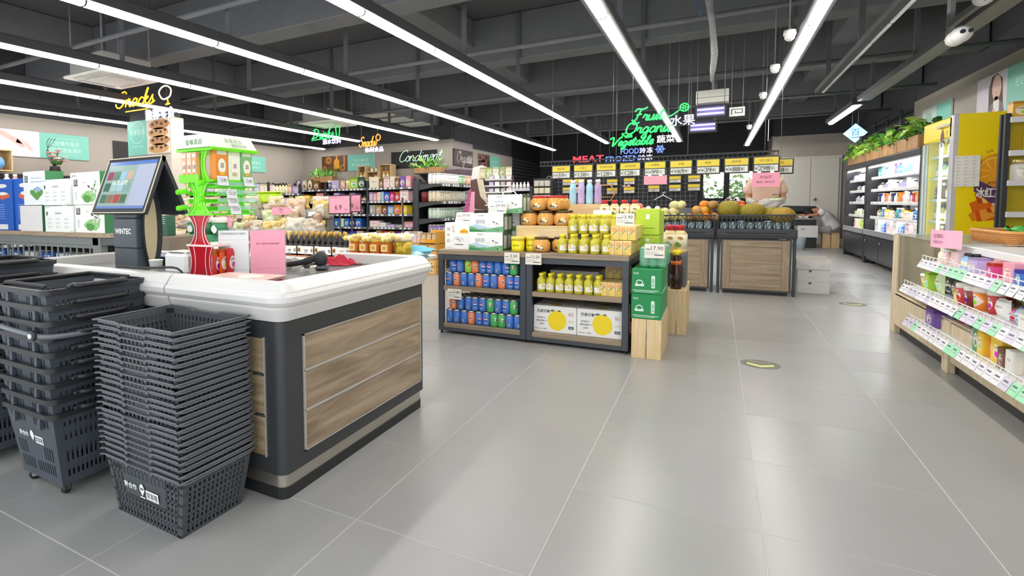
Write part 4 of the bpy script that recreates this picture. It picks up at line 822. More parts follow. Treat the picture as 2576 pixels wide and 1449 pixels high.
t = thing('cleaning_cloth', 'crumpled dark red cleaning cloth on the checkout worktop', 'cloth', (-1.0, 1.27, 1.016), .2); put('cloth', b, t, scale=(.95, .9, 1.35)); put('hanging_loop', MB().tube(smooth_path([(.13, .0, .008), (.18, .01, .008), (.2, -.01, .008), (.15, -.015, .008)]), .004, mat('8a1c2e', .9), 5), t)
# ================================================================== MILK TABLE (left)
TBG = mat('7c8282', .5); t = thing('display_table', 'grey display table with oak top and cut-out lattice front under milk cartons', 'table', (-7.2, 2.5, 0))
put('tabletop', MB().prism([(-2.6, 0), (1.2, 0), (1.5, .12), (1.5, 1.0), (-2.6, 1.0)], (0, 0, 1.04), X, Y, .06, OAK), t); put('apron', MB().box(-2.6, 1.2, .02, .06, .93, 1.04, TBG).prism([(1.2, .02), (1.5, .14), (1.47, .17), (1.17, .05)], (0, 0, .93), X, Y, .11, mat('54575a', .5)), t)
for x, y in ((1.15, .02), (1.38, .9), (-2.55, .02)): put('post', MB().box(x-.09, x+.09, y, y+.12, 0, 1.04, TBG, ch=.008), t)
lt = MB()
for k in range(22): lt.box(-2.5+k*.165, -2.475+k*.165, .03, .045, .35, .9, TBG)
for k in range(21):
    z = .42+.33*((k*7) % 5)/5; lt.box(-2.5+k*.165, -2.335+k*.165, .03, .045, z, z+.025, TBG); 
    if k % 2: lt.box(-2.42+k*.165, -2.395+k*.165, .03, .045, z, z+.12, TBG)
lt.box(-2.55, 1.1, .028, .047, .88, .93, TBG).box(-2.55, 1.1, .028, .047, .33, .36, TBG); put('lattice', lt, t); put('lower_shelf', MB().box(-2.5, 1.2, .1, .95, .3, .33, TBG), t)
MGR = mat('2f7a48', .5); MGL = mat('8fc87a', .5); MGD = mat('5a9a50', .5)
def cow(b, o, s, e=.004):
    o = Vector(o); W = mat('f6f6f2', .5); K = mat('2e3336', .5)
    b.flat([(-.3*s, .15*s), (.25*s, .18*s), (.3*s, .4*s), (-.25*s, .42*s)], o, X, Z, W)
    for x in (-.26, -.14, .12, .22): b.flat(rect(x*s, (x+.07)*s, -.12*s, .2*s), o, X, Z, W)
    b.flat([(-.28*s, .38*s), (-.5*s, .5*s), (-.52*s, .62*s), (-.36*s, .6*s), (-.2*s, .44*s)], o-Y*e*.5, X, Z, K); b.flat(blob(.09*s, 8, .3, 1, .02*s, .33*s), o-Y*e*.5, X, Z, K); b.flat(blob(.07*s, 8, .3, 2, .2*s, .28*s), o-Y*e*.5, X, Z, K)
def art_cow(b, O, w, h, d):
    b.flat(rect(0, .14*w, 0, .24*h), O(.05, .66), X, Z, mat('5a5348', .5)); b.text('金典', O(.12, .8, .003), Z*-1, X, .1*w, WHT, width=.18*h)
    b.text('有机纯牛奶', O(.12, .33), Z*-1, X, .05*w, mat('8a958c', .5), width=.3*h); b.text('限定牧场', O(.45, .78), X, Z, .04*h, mat('6a756c', .5))
    b.flat(blob(.26*w, 16, .22, 4, 0, 0, .22*h), O(.6, .3), X, Z, MGL); b.flat(blob(.17*w, 14, .25, 8, 0, 0, .13*h), O(.52, .22, .0025), X, Z, MGD)
    cow(b, O(.7, .42, .004), .26*w); R = random.Random(2)
    for k in range(8): b.flat(blob(.035*w, 7, .3, k, 0, 0), O(.78+.02*(k % 4), .25+.08*k, .003), X, Z, MGL if k % 2 else mat('b5d8c0', .5))
def art_txt(b, O, w, h, d):
    b.flat(rect(0, .06*w, 0, .14*h), O(.06, .64), X, Z, mat('5a6660', .5)); b.text('有机牧原笔记', O(.5, .72), X, Z, .07*h, mat('5f7a70', .5))
    for i in range(3):
        for j in range(3): b.flat(rect(0, .16*w, 0, .016*h), O(.1+.3*i, .5-.15*j), X, Z, mat('a8b8b0', .5)); b.flat(rect(0, .12*w, 0, .012*h), O(.1+.3*i, .46-.15*j), X, Z, mat('c0ccc6', .5))
    b.flat([(0, 0), (.3*w, 0), (.3*w, .08*h), (.15*w, .03*h)], O(.7, .0), X, Z, mat('cfe0b8', .5)); b.flat([(0, 0), (.25*w, 0), (0, -.07*h)], O(0.02, .98), X, Z, mat('bfe0e0', .5))
def art_val(b, O, w, h, d):
    b.flat(rect(0, .15*w, 0, .2*h), O(.07, .68), X, Z, mat('4f6a58', .5)); b.text('全典', O(.145, .79, .003), Z*-1, X, .1*w, WHT, width=.15*h)
    b.text('真有三级认证', O(.6, .8), X, Z, .06*h, mat('8fb0c8', .5), width=.45*w); b.flat(rect(0, .55*w, 0, .02*h), O(.35, .68), X, Z, mat('9aa8c8', .5))
    b.flat([(-.3*w, .1*h), (0, -.12*h), (.33*w, .12*h), (.28*w, .2*h), (-.28*w, .2*h)], O(.6, .25), X, Z, MGD); b.flat(blob(.16*w, 10, .25, 3, 0, 0, .07*h), O(.66, .47, .003), X, Z, mat('9ab8d8', .5)); cow(b, O(.58, .38, .004), .15*w)
def art_blue(b, O, w, h, d):
    b.flat(circ(.22*w, 16, 0, 0, .04*h), O(.6, .87), X, Z, WHT); b.flat(blob(.3*w, 12, .25, 5, 0, 0, .06*h), O(.62, .67), X, Z, mat('d0664a', .5)); b.flat(blob(.2*w, 10, .25, 6, 0, 0, .03*h), O(.65, .72, .003), X, Z, WHT); b.flat(rect(-.3*w, .3*w, 0, .1*h), O(.5, .02), X, Z, mat('e9e9ea', .5))
    for k in range(7): b.flat(rect(-.28*w, .2*w, 0, .008*h), O(.5, .5-.045*k), X, Z, mat('9fc0f0', .5))
def art_none(b, O, w, h, d): b.tube([O(.02, .98, .0), O(.4, .62, .0), O(.98, .1, .0)], .0012, mat('c9c8c6', .5), 4); b.tube([O(.4, .62, .0), O(.02, .66, .0)], .0012, mat('c9c8c6', .5), 4)
def green_ends(t, w, d, h, top=False):
    put('green_end', MB().box(w/2, w/2+.003, -d/2, d/2, 0, h, MGR), t)
    if top: put('green_front', MB().box(.1*w, w/2, -d/2-.003, -d/2, .3*h, h, MGR), t)
BLU = '1f5fc0'
for (x0, x1, z0, z1, yy, col, art, nm, gr) in (
    (-9.2, -8.42, 1.1, 1.94, 2.72, BLU, art_blue, 'tall blue milk carton, first from the left on the milk table', 0), (-8.40, -7.95, 1.1, 1.94, 2.75, BLU, art_blue, 'narrow tall blue carton right of the other blue carton on the milk table', 0),
    (-8.1, -7.45, 1.1, 1.5, 2.68, 'e4e3e2', art_none, 'plain white carton with green end at the bottom of the milk table pile', 1), (-8.0, -7.36, 1.51, 2.03, 2.70, 'eef2f6', art_val, 'tall white milk carton with a valley picture, upper left of the pile', 1),
    (-7.34, -6.60, 1.1, 1.49, 2.66, 'f2f6f4', art_txt, 'white milk carton with a green-grey text chart, lower one', 0), (-7.37, -6.66, 1.5, 1.885, 2.66, 'f2f6f4', art_txt, 'white milk carton with a green-grey text chart, upper one', 0),
    (-6.57, -5.86, 1.1, 1.495, 2.68, 'f4f7f4', art_cow, 'white milk carton with cows in a meadow, lower one', 1), (-6.6, -5.93, 1.5, 1.905, 2.68, 'f4f7f4', art_cow, 'white milk carton with cows in a meadow, upper one', 1),
    (-7.25, -5.95, 1.6, 2.0, 3.02, 'f0f2f0', lambda b, O, w, h, d: b.text('金典', O(.08, .85), X, Z, .14*h, mat('5a5348', .5)), 'white and green carton lying behind the upper cow carton', 2)):
    w_, h_, d_ = x1-x0, z1-z0, .28
    t = carton('milk_carton', nm, 'carton', (w_, d_, h_), ((x0+x1)/2, yy, z0), 0, col, art)
    if gr: green_ends(t, w_, d_, h_, gr == 2)
carton('milk_carton', 'plain white carton standing at the back of the milk table under the green topped one', 'carton', (1.2, .26, .5), (-6.6, 3.02, 1.1), 0, 'e6e6e4', art_none)
for k in range(7):
    carton('milk_carton', '%s carton behind the lattice under the milk table, %s from the left' % (('blue', 'blue', 'white', 'blue', 'white', 'white', 'green and white')[k], ORD(k)), 'carton', (.42, .3, .42), (-9.3+.5*k, 2.9, .33), 0, (BLU, '2a5fae', 'e8e8e6', BLU, 'e2e4e4', 'eef0ee', 'dfe8e0')[k], art_none if k not in (0, 1, 3) else art_blue)
t = carton('tea_carton', 'dark green carton with pale lettering behind the payment terminal', 'carton', (.17, .15, .25), (-4.45, 2.45, 1.1), .2, '2c5a44', lambda b, O, w, h, d: [b.flat(rect(-.3*w, .3*w, 0, .03*h), O(.5, .9-.1*k), X, Z, mat('a8c8b4', .5)) for k in range(4)])
# ---- display table in front of the racks
t = thing('display_table', 'low white-topped table of bottles, honey and towels behind the checkout counter', 'table', (-2.6, 2.9, 0)); put('tabletop', MB().box(-2.2, 1.38, -.45, .55, .86, .9, mat('dcd8d0', .5), ch=.006), t)
for x in (-2.1, .5):
    for y in (-.38, .48): put('leg', MB().box(x-.04, x+.04, y-.04, y+.04, 0, .86, DARKMET), t)
put('tea_stand', MB().box(-2.1, -1.6, -.6, -.2, .9, 1.1, mat('77695a', .5), ch=.01), t)
# soy sauce bottles in open cartons
bot = MB().lathe([(.03, 0), (.032, .01), (.032, .11), (.026, .14), (.013, .17), (.012, .2)], mat('1d1512', .15), 12); cap = MB().lathe([(.0145, .185), (.0145, .205), (.013, .232), (.011, .235), (0, .235)], mat('c9a24a', .3, metal=.6), 10)
lbl = MB().lathe([(.0326, .03), (.0326, .1)], mat('2c2c2c', .5), 12).flat([(-.016, 0), (0, .03), (.016, 0)], (0, -.0332, .045), X, Z, mat('d8d4cc', .5))
bot, cap, lbl = bot.mesh('glass_body'), cap.mesh('cap'), lbl.mesh('bottle_label')
def soy(loc, label):
    t = thing('sauce_bottle', label, 'bottle', loc, 0, 'sauce bottles behind the counter'); put('glass_body', bot, t); put('cap', cap, t, label='gold cap'); put('bottle_label', lbl, t); return t
for k in range(12): soy((-2.76+.075*k, 2.74, .935), 'dark sauce bottle with gold cap in the white cartons, %s from the left' % ORD(k))
for k in range(9): soy((-2.73+.085*k, 2.87, .935), 'gold-capped sauce bottle, back row in white cartons, %s from the left' % ORD(k))
def art_soy(b, O, w, h, d):
    b.flat(rect(-.5*w, .5*w, 0, .1*h), O(.5, .02), X, Z, mat('d8835a', .5)); b.text('味极鲜', O(.55, .6), X, Z, .22*h, INK, width=.22*w); b.flat(circ(.09*w, 12, 0, 0, .24*h), O(.12, .65), X, Z, mat('d9902c', .5)); b.flat(circ(.05*w, 10, 0, 0, .14*h), O(.12, .65, .003), X, Z, mat('3a2a20', .5))
    b.flat(rect(0, .12*w, 0, .3*h), O(.82, .45), X, Z, mat('8a8c90', .6))
    for k in range(4): b.flat(rect(0, .2*w, 0, .03*h), O(.42, .4-.07*k), X, Z, mat('9a9a98', .6))
for k in range(4):
    t = thing('open_carton', 'open white bottle carton with printed front, %s from the left' % ORD(k), 'carton', (-2.65+.235*k, 2.79, .9), 0, 'open sauce cartons'); w_ = .225; cm = mat('efede8', .5, var=.03)
    put('carton_body', MB().box(-w_/2, w_/2, -.14, -.133, 0, .115, cm).box(-w_/2, w_/2, .135, .142, 0, .24, mat('b59a78', .6)).box(-w_/2, -w_/2+.006, -.14, .14, 0, .115, cm).box(w_/2-.006, w_/2, -.14, .14, 0, .24 if k == 3 else .115, cm).box(-w_/2, w_/2, -.14, .14, 0, .03, cm), t)
    b = MB(); art_soy(b, lambda u, v, e=.0015: Vector(((u-.5)*w_, -.14-e, v*.115)), w_, .115, .28); put('print', b, t)
# honey pack with flower trays
AMB = mat('c46a1c', .12, var=.25, scale=14)
t0 = thing('foam_flower_tray', 'pale foam tray of white and yellow flower shapes under the honey jars', 'packaging', (-1.5, 2.68, .9)); cp = [(-.3+.055*i, -.15+.06*j) for i in range(12) for j in range(6)]
for q, (x, y) in enumerate(cp): put('flower_cup', MB().ball((0, 0, .022), (.026, .026, .026), mat('f4ecce', .5) if q % 2 else mat('efd988', .5), 7, 4), t0, (x, y, 0))
hj = MB().lathe([(.055, .055), (.058, .07), (.058, .17), (.045, .185)], AMB, 8); hl = MB().box(-.035, .035, -.061, -.057, .1, .165, mat('f2dfa0', .5)).box(-.02, .02, -.0625, -.061, .115, .15, mat('e8a030', .5)); hc = MB().lathe([(.047, .185), (.047, .21), (0, .21)], mat('f2c84a', .4), 10); hj, hl, hc = hj.mesh('honey'), hl.mesh('jar_label'), hc.mesh('lid')
for k in range(8):
    t = thing('honey_jar', 'faceted amber honey jar with cream label, %s of the jars in the foam trays' % ORD(k), 'jar', (-1.73+.125*(k % 4)+.03*(k//4), 2.6+.15*(k//4), .9), 0, 'honey jars'); put('honey', hj, t); put('jar_label', hl, t); put('lid', hc, t)
t1 = thing('foam_flower_tray', 'foam tray of white and yellow flower shapes on top of the honey jars', 'packaging', (-1.5, 2.68, 1.11))
for q, (x, y) in enumerate(cp): put('flower_cup', MB().ball((0, 0, .022), (.026, .026, .026), mat('f4efdc', .5) if q % 3 else mat('efd988', .5), 7, 4), t1, (x, y, .02*math.sin(x*30)))
t = thing('round_tin', 'olive gold round tin at the end of the honey jars', 'tin', (-1.21, 2.66, .9)); put('tin_body', MB().lathe([(.085, 0), (.085, .2)], mat('b59a2a', .3, metal=.4), 18), t); put('lid', MB().lathe([(.088, .2), (.088, .23), (0, .23)], mat('d8c8a0', .4), 18), t)
for k, (c, nm) in enumerate((('8fd3e8', 'bright sky blue folded towel'), ('b8d8dc', 'pale grey-blue folded towel'), ('79c4e0', 'blue folded towel with white edge'))):
    t = thing('folded_towel', nm + ' on the table beside the honey', 'towel', (-1.2+.03*k, 2.62+.05*k, .9+.0*k), .1*k); v, f = pouch_mesh(40+k, .34, .24, .09); b = MB(); b.add([(p[0], p[2], p[1]+.04+.028*k) for p in v], f, mat(c, .95, var=.12, scale=40), True); put('towel_fold', b, t)
TUBG = mat('2f7f50', .4)
for k in range(3):
    t = thing('snack_tub', 'green tub with a white lid, %s of three behind the candy tower' % ORD(k), 'tub', (-4.5+.2*k+(.05 if k else 0), 2.95, 1.1), 0, 'green tubs'); put('tub_body', MB().lathe([(.085, 0), (.1, .15)], TUBG, 16), t); put('lid', MB().lathe([(.105, .15), (.105, .21), (.1, .215), (0, .215)], mat('ece6de', .4), 16), t); put('print', MB().flat(blob(.05, 9, .2, k), (.0, -.098, .07), X, Z, WHT), t)
carton('tea_carton', 'mid green carton under the white-lidded tubs', 'carton', (.45, .3, .16), (-4.3, 2.9, .94), 0, '3f8f66', lambda b, O, w, h, d: b.text('绿茶', O(.75, .5), X, Z, .5*h, WHT))
# ---- pink price signs on poles
def pole_sign(label, x, y, z, w, h, txt, rz=0, zb=.0):
    t = thing('price_sign', label, 'sign', (x, y, zb), rz); put('pole', MB().tube([(0, 0, 0), (0, 0, z-zb)], .012, BLK, 6), t); put('base', MB().box(-.09, .09, -.07, .07, 0, .015, BLK, ch=.004), t)
    put('frame', MB().box(-w/2, w/2, -.012, .012, z-zb, z-zb+h, mat('4a3038', .5), ch=.006), t); put('card', MB().box(-w/2+.014, w/2-.014, -.016, -.012, z-zb+.014, z-zb+h-.014, PINK), t)
    b = MB()
    if txt: b.text(txt, (-.02, -.0175, z-zb+h*.36), X, Z, h*.27, INK); b.text('元/瓶', (w*.3, -.0175, z-zb+h*.24), X, Z, h*.08, INK); b.flat(rect(-w*.4, w*.1, 0, .004), (0, -.0175, z-zb+h*.86), X, Z, mat('9a5a6a', .6)); put('lettering', b, t)
pole_sign('larger pink price sign reading 6.9 on a thin black pole', -3.33, 4.6, 1.325, .39, .275, '6.9')
pole_sign('pink price sign half hidden behind the larger one', -3.36, 4.95, 1.345, .36, .27, '9.9')
pole_sign('pink price sign seen edge-on beside the cookware rack', -2.28, 4.6, 1.31, .26, .24, '', -1.07)
# ================================================================== GOODS ON SHELVES
CN = {'red': 'c8323c', 'dark red': '7e1f2a', 'pink': 'efa3b4', 'pale pink': 'f3d2d4', 'magenta': 'd2408a', 'orange': 'e8892e', 'peach': 'f0c09a', 'yellow': 'f2cc38', 'pale yellow': 'f1e3a0', 'cream': 'efe3c8', 'tan': 'cba878', 'brown': '7d5238', 'green': '4c9a52', 'lime': 'a8d048', 'pale green': 'cfe0b0', 'teal': '3c9a94', 'blue': '2f6cc0', 'sky blue': '8fc3ea', 'navy': '2a3566', 'purple': '7a5aa8', 'lilac': 'bfaedc', 'white': 'efefed', 'grey': 'a7a9ab', 'black': '2c2c2f', 'gold': 'd6ae4a', 'dark green': '2c5a40'}
P_BOX = MB().box(-.5, .5, 0, 1, 0, 1, PK1, ch=.03).mesh('box'); P_FINE = MB().box(-.5, .5, 0, 1, 0, 1, PK2, ch=.03).mesh('box')
P_BOT = MB().lathe([(.42, 0), (.46, .05), (.46, .55), (.36, .68), (.2, .76), (.2, .82)], PK0, 10, (0, .5, 0)).lathe([(.24, .82), (.24, 1), (0, 1)], BLK, 8, (0, .5, 0)).lathe([(.47, .15), (.47, .48)], mat('e9e0c8', .5), 10, (0, .5, 0)).mesh('bottle')
P_WBOT = MB().lathe([(.42, 0), (.46, .05), (.46, .58), (.36, .7), (.22, .78), (.22, .84)], PK0, 10, (0, .5, 0)).lathe([(.26, .84), (.26, 1), (0, 1)], WHT, 8, (0, .5, 0)).lathe([(.47, .15), (.47, .5)], PK2, 10, (0, .5, 0)).mesh('bottle')
P_TUB = MB().lathe([(.4, 0), (.48, .78)], PK1, 12, (0, .5, 0)).lathe([(.5, .78), (.5, .95), (.46, 1), (0, 1)], mat('efece6', .4), 12, (0, .5, 0)).mesh('tub')
P_JAR = MB().lathe([(.44, 0), (.48, .06), (.48, .7), (.4, .8)], PK1, 10, (0, .5, 0)).lathe([(.42, .8), (.42, 1), (0, 1)], mat('c9b37a', .35, metal=.5), 10, (0, .5, 0)).mesh('jar')
P_ROUND = MB().box(-.5, .5, 0, 1, 0, 1, PK1, ch=.03).flat(circ(.4, 16, 0, .5, .45), (0, -.012, 0), X, Z, mat('efe2c4', .5)).flat(blob(.2, 9, .3, 2, 0, .4), (0, -.02, 0), X, Z, mat('8a6a4a', .6)).mesh('box')
KN = {'x': (P_BOX, 'snack box', 'box', 'snack_box'), 'f': (P_FINE, 'carton', 'carton', 'small_carton'), 'g': (None, 'snack bag', 'bag', 'snack_bag'), 'b': (P_BOT, 'bottle', 'bottle', 'bottle'), 'w': (P_WBOT, 'white-capped bottle', 'bottle', 'bottle'), 't': (P_TUB, 'tub', 'tub', 'tub'), 'j': (P_JAR, 'jar', 'jar', 'jar'), 'r': (P_ROUND, 'box with round picture', 'box', 'snack_box')}
RG = random.Random(11)
def fill(org, rz, x0, x1, z, depth, items, where, grp, h=.28, gap=.012, jit=.0, i0=0):
    "items: (kind, colour, width[, height]) set side by side from x0 as far as x1; labels count them"
    x = x0; k = i0; c, s = math.cos(rz), math.sin(rz); j = 0
    while True:
        it = items[j % len(items)]; j += 1; kd, col, w_ = it[:3]; hh = (it[3] if len(it) > 3 else h)*RG.uniform(.96, 1.03)
        if x+w_ > x1: break
        me, kn, cat, nm = KN[kd]; d = min(depth-.03, w_ if kd in 'bwtj' else depth*.7 if kd != 'g' else .16)
        if kd == 'g': me = PO[RG.randrange(4)]
        lx, ly = x+w_/2, .03+RG.uniform(0, jit)+(d/2 if kd == 'g' else 0)
        lab = '%s %s, %s item from left, %s' % (col, kn, ORD(k), where)
        one(nm, me, lab, cat, (org[0]+lx*c-ly*s, org[1]+lx*s+ly*c, z), rz+RG.uniform(-.03, .03), grp, scale=(w_-.004, d, hh), color=CN[col])
        x += w_+gap; k += 1
    return k
RACK = mat('3a3c41', .5); RAIL = mat('6d7074', .45); TAGW = mat('e6e8ea', .5, var=.02)
def rack(name, label, org, rz, posts, rows, depth, top, ends=True, brackets=False, railm=None):
    t = thing(name, label, 'shelf rack', (*org[:2], 0), rz)
    for p in posts: put('post', MB().box(p-.03, p+.03, .0 if not brackets else depth-.09, .06 if not brackets else depth, 0, top, RACK), t)
    put('back_panel', MB().box(posts[0], posts[-1], depth-.02, depth, .1, top-.02, mat('2b2c30', .6)), t)
    put('base', MB().box(posts[0], posts[-1], .03, depth, 0, rows[0]-.03, RACK), t)
    for r, z in enumerate(rows):
        for a, b in zip(posts, posts[1:]):
            s_ = put('shelf', MB().box(a+.03, b-.03, .0, depth-.02, z-.03, z, RACK).box(a+.03, b-.03, -.02, .0, z-.055, z+.012, railm or RAIL), t)
            tg = MB(); x = a+.08+.05*((r*3) % 4)
            while x < b-.16: tg.box(x, x+.085, -.026, -.02, z-.05, z+.004, TAGW); x += RG.choice((.13, .16, .26))
            put('price_tag', tg, s_, kind='stuff')
    if brackets:
        for p in (posts[0], posts[-1]):
            for z in rows[1:]: put('bracket', MB().prism([(0, -.02), (depth-.06, -.02), (depth-.06, -.16), (depth-.12, -.13), (.14, -.065), (0, -.06)], (p-.012, 0, z), Y, Z, .024, RACK), t)
    return t
# back wall rack (three bays)
AZ = [.37, .76, 1.16, 1.56, 1.96]; AO = (0, 12.42)
rack('goods_rack', 'long dark grey goods rack of three bays against the back wall', AO, 0, [-10.72, -9.45, -7.84, -6.22], AZ, .5, 2.2)
bays = [(-10.67, -9.5), (-9.4, -7.89), (-7.79, -6.27)]
AR = [  # bottom to top, each bay
 [[('x', 'yellow', .4, .2), ('x', 'orange', .3, .24), ('x', 'pale green', .35, .2), ('g', 'lime', .3)], [('x', 'blue', .22), ('x', 'white', .3), ('x', 'navy', .3), ('x', 'blue', .25), ('x', 'pale pink', .25), ('x', 'navy', .2)], [('g', 'brown', .22, .2), ('x', 'tan', .2, .3), ('x', 'red', .22), ('x', 'orange', .2), ('x', 'purple', .2), ('x', 'lilac', .16), ('b', 'magenta', .13), ('b', 'pink', .13), ('t', 'sky blue', .16)]],
 [[('g', 'orange', .25), ('g', 'red', .3), ('x', 'brown', .32, .22), ('x', 'cream', .25)], [('x', 'navy', .25, .2), ('x', 'blue', .2), ('x', 'pale green', .17), ('x', 'blue', .2), ('x', 'navy', .2), ('x', 'blue', .22), ('x', 'pale green', .2)], [('x', 'pale pink', .35, .2), ('f', 'white', .22, .15), ('x', 'lilac', .3, .1), ('x', 'grey', .3, .1), ('x', 'pink', .3, .18)]],
 [[('g', 'pink', .25), ('g', 'green', .22), ('x', 'pink', .3, .2), ('x', 'white', .26, .3), ('x', 'white', .26, .3)], [('x', 'black', .25), ('x', 'navy', .22), ('x', 'pink', .25), ('x', 'lilac', .2), ('x', 'pale pink', .2)], [('x', 'grey', .22), ('x', 'tan', .2), ('x', 'brown', .2), ('x', 'sky blue', .2), ('x', 'orange', .22), ('x', 'yellow', .22), ('x', 'pink', .2), ('x', 'pale yellow', .24)]],
 [[('r', 'grey', .26), ('x', 'orange', .22, .24), ('x', 'yellow', .3, .2), ('x', 'pink', .3, .3), ('x', 'peach', .3)], [('b', 'black', .12, .22), ('b', 'brown', .12, .22), ('x', 'lilac', .2), ('b', 'black', .12, .24)], [('f', 'lilac', .13), ('f', 'pink', .13), ('f', 'pale pink', .13), ('f', 'sky blue', .1), ('x', 'blue', .18), ('x', 'magenta', .16), ('x', 'red', .16), ('x', 'pale pink', .3, .32), ('x', 'white', .17, .32), ('x', 'orange', .16)]],
 [[('r', 'purple', .22, .34), ('r', 'grey', .22, .34), ('r', 'brown', .22, .34), ('x', 'brown', .24, .3), ('x', 'green', .24, .3)], [('t', 'navy', .16), ('x', 'lilac', .28, .3), ('g', 'peach', .2), ('g', 'pale yellow', .2), ('x', 'lime', .3, .36), ('x', 'dark green', .25, .36)], [('x', 'cream', .35, .34), ('x', 'brown', .14), ('x', 'pale pink', .22, .34), ('x', 'cream', .16, .34), ('x', 'brown', .16), ('x', 'purple', .18, .32), ('x', 'pink', .17, .34), ('x', 'lime', .14, .32), ('x', 'peach', .2, .34)]]]
for r in range(5):
    k = 0
    for q in range(3): k = fill(AO, 0, bays[q][0], bays[q][1], AZ[r], .5, AR[r][q], '%s, back wall rack' % ('bottom shelf', 'second lowest shelf', 'middle shelf', 'second shelf down', 'top shelf')[r], 'goods on the back wall rack', i0=k)
# left wall rack
LO = (-10.28, 2.2); LZ = [.37, .76, 1.16, 1.52, 1.84]
rack('goods_rack', 'long dark goods rack along the left wall', LO, PI/2, [0, 1.7, 3.4, 5.1, 6.8, 8.5, 10.0], LZ, .48, 2.18)
LR = [[('x', 'white', .3), ('x', 'navy', .3, .2), ('b', 'cream', .14), ('x', 'grey', .3)], [('b', 'black', .14), ('x', 'tan', .3), ('x', 'white', .3, .2), ('g', 'peach', .25)], [('x', 'cream', .3), ('x', 'pale pink', .25), ('b', 'cream', .14, .3), ('b', 'gold', .14, .3), ('x', 'brown', .25)]]
wl = ('middle shelf', 'second shelf down', 'top shelf')
LT = [('b', 'cream', .14, .32), ('b', 'cream', .14, .32), ('b', 'pale yellow', .13, .34), ('b', 'pale yellow', .13, .34), ('b', 'cream', .13, .34), ('j', 'peach', .2, .3), ('x', 'lilac', .25, .26)]
for r in (0, 1, 2): fill(LO, PI/2, 4.6, 9.95, LZ[2+r], .48, LR[r] if r < 2 else LR[2][:2]+LT, wl[r]+', left wall rack', 'goods on the left wall rack')
fill(LO, PI/2, .05, 2.4, LZ[4], .48, [('w', 'magenta', .15, .3), ('b', 'dark green', .15, .28), ('w', 'white', .14, .3), ('w', 'pink', .15, .3), ('b', 'dark red', .14, .3)], 'front bay, top shelf, left wall rack', 'goods on the left wall rack')
for k in range(2):
    t = thing('round_basin', 'pale green lidded plastic bowl on top of the left wall rack, %s from the left' % ORD(k), 'bowl', (-10.5, 9.0+.5*k, 2.18)); put('bowl', MB().lathe([(.14, 0), (.19, .14), (.18, .14), (.13, .01), (0, .01)], mat('bcd0a4', .4), 16), t); put('lid', MB().lathe([(.2, .14), (.2, .17), (.1, .19), (0, .19)], mat('e2e8d8', .4), 16), t)
LEAF = mat('9fd44e', .4, var=.2, scale=3); LEAFL = mat('c6ea72', .4, var=.2, scale=3); LEAFG = mat('4c8a3e', .45, var=.3)
def leaf_mesh(m): return MB().add([(0, 0, 0), (.05, .04, .012), (.058, .09, .01), (.0, .16, -.02), (-.058, .09, .01), (-.05, .04, .012), (0, .08, -.004)], [(0, 1, 6), (1, 2, 6), (2, 3, 6), (3, 4, 6), (4, 5, 6), (5, 0, 6)], m, True).mesh('leaf')
LF = [leaf_mesh(m) for m in (LEAF, LEAFL, LEAFG)]
BROWNW = wood('c79c6a', 'a87c4e', 2, 3)
def planter(label, loc, L, D, H, rz, big, seed, fol=1):
    t = thing('planter', label, 'planter', loc, rz, None); R = random.Random(seed); n = max(4, int(L/.075))
    put('trough', MB().box(-L/2+.012, L/2-.012, -D/2+.012, D/2-.012, 0, H*.9, mat('4a3626', .8)), t)
    sl = MB().box(-L/(2*n)+.004, L/(2*n)-.004, -.006, .006, 0, H, BROWNW, ch=.003).mesh('slat')
    for i in range(n): put('slat', sl, t, (-L/2+(i+.5)*L/n, -D/2, 0)); 
    put('end_panel', MB().box(-L/2-.006, -L/2+.006, -D/2, D/2, 0, H, BROWNW), t); put('end_panel', MB().box(L/2-.006, L/2+.006, -D/2, D/2, 0, H, BROWNW), t)
    st = MB()
    if big:
        for i in range(big):
            p = (R.uniform(-L/2, L/2), R.uniform(-D*.75, D*.4), H+R.uniform(-.04, .3)); put('leaf', LF[R.choice((0, 0, 1, 1, 2))], t, p, rot=(R.uniform(-.9, .5), R.uniform(-.5, .5), R.uniform(0, 6.3)), scale=R.uniform(.75, 1.25))
            st.tube([(p[0]*.9, p[1]*.3, H*.8), p], .004, LEAFG, 3)
        put('stem', st, t, kind='stuff')
    else:
        for i in range(150):
            c = Vector((R.gauss(0, L*.26), R.gauss(0, D*.4), H+abs(R.gauss(.02, .12)))); a = Vector((c.x*1.5+R.uniform(-.4, .4), R.uniform(-.6, .6), R.uniform(0, .9))).normalized(); s_ = R.uniform(.05, .1); q = a.orthogonal().normalized()*s_*.32
            st.add([c-a*s_, c+q, c+a*s_, c-q], [(0, 1, 2, 3)], (LEAF, LEAFG, LEAFG)[i % 3])
        put('foliage', st, t, kind='stuff')
planter('slatted wooden planter of dark leaves left of the wooden crates on the back rack', (-9.68, 12.68, 2.2), .85, .3, .2, 0, 0, 1)
planter('slatted wooden planter of leaves under the Condiment sign', (-5.78, 12.6, 2.36), .85, .3, .16, 0, 0, 2)
put('wall_bracket_shelf', MB().box(-.43, .43, -.2, .39, -.03, 0, RACK).prism([(-.1, -.03), (.39, -.03), (.39, -.25)], (-.3, 0, 0), Y, Z, .03, RACK).prism([(-.1, -.03), (.39, -.03), (.39, -.25)], (.3, 0, 0), Y, Z, .03, RACK), bpy.data.objects[[o.name for o in COL.objects if o.name.startswith('planter')][-1]])
CRW = wood('dcc096', 'caa878', 0, 3)
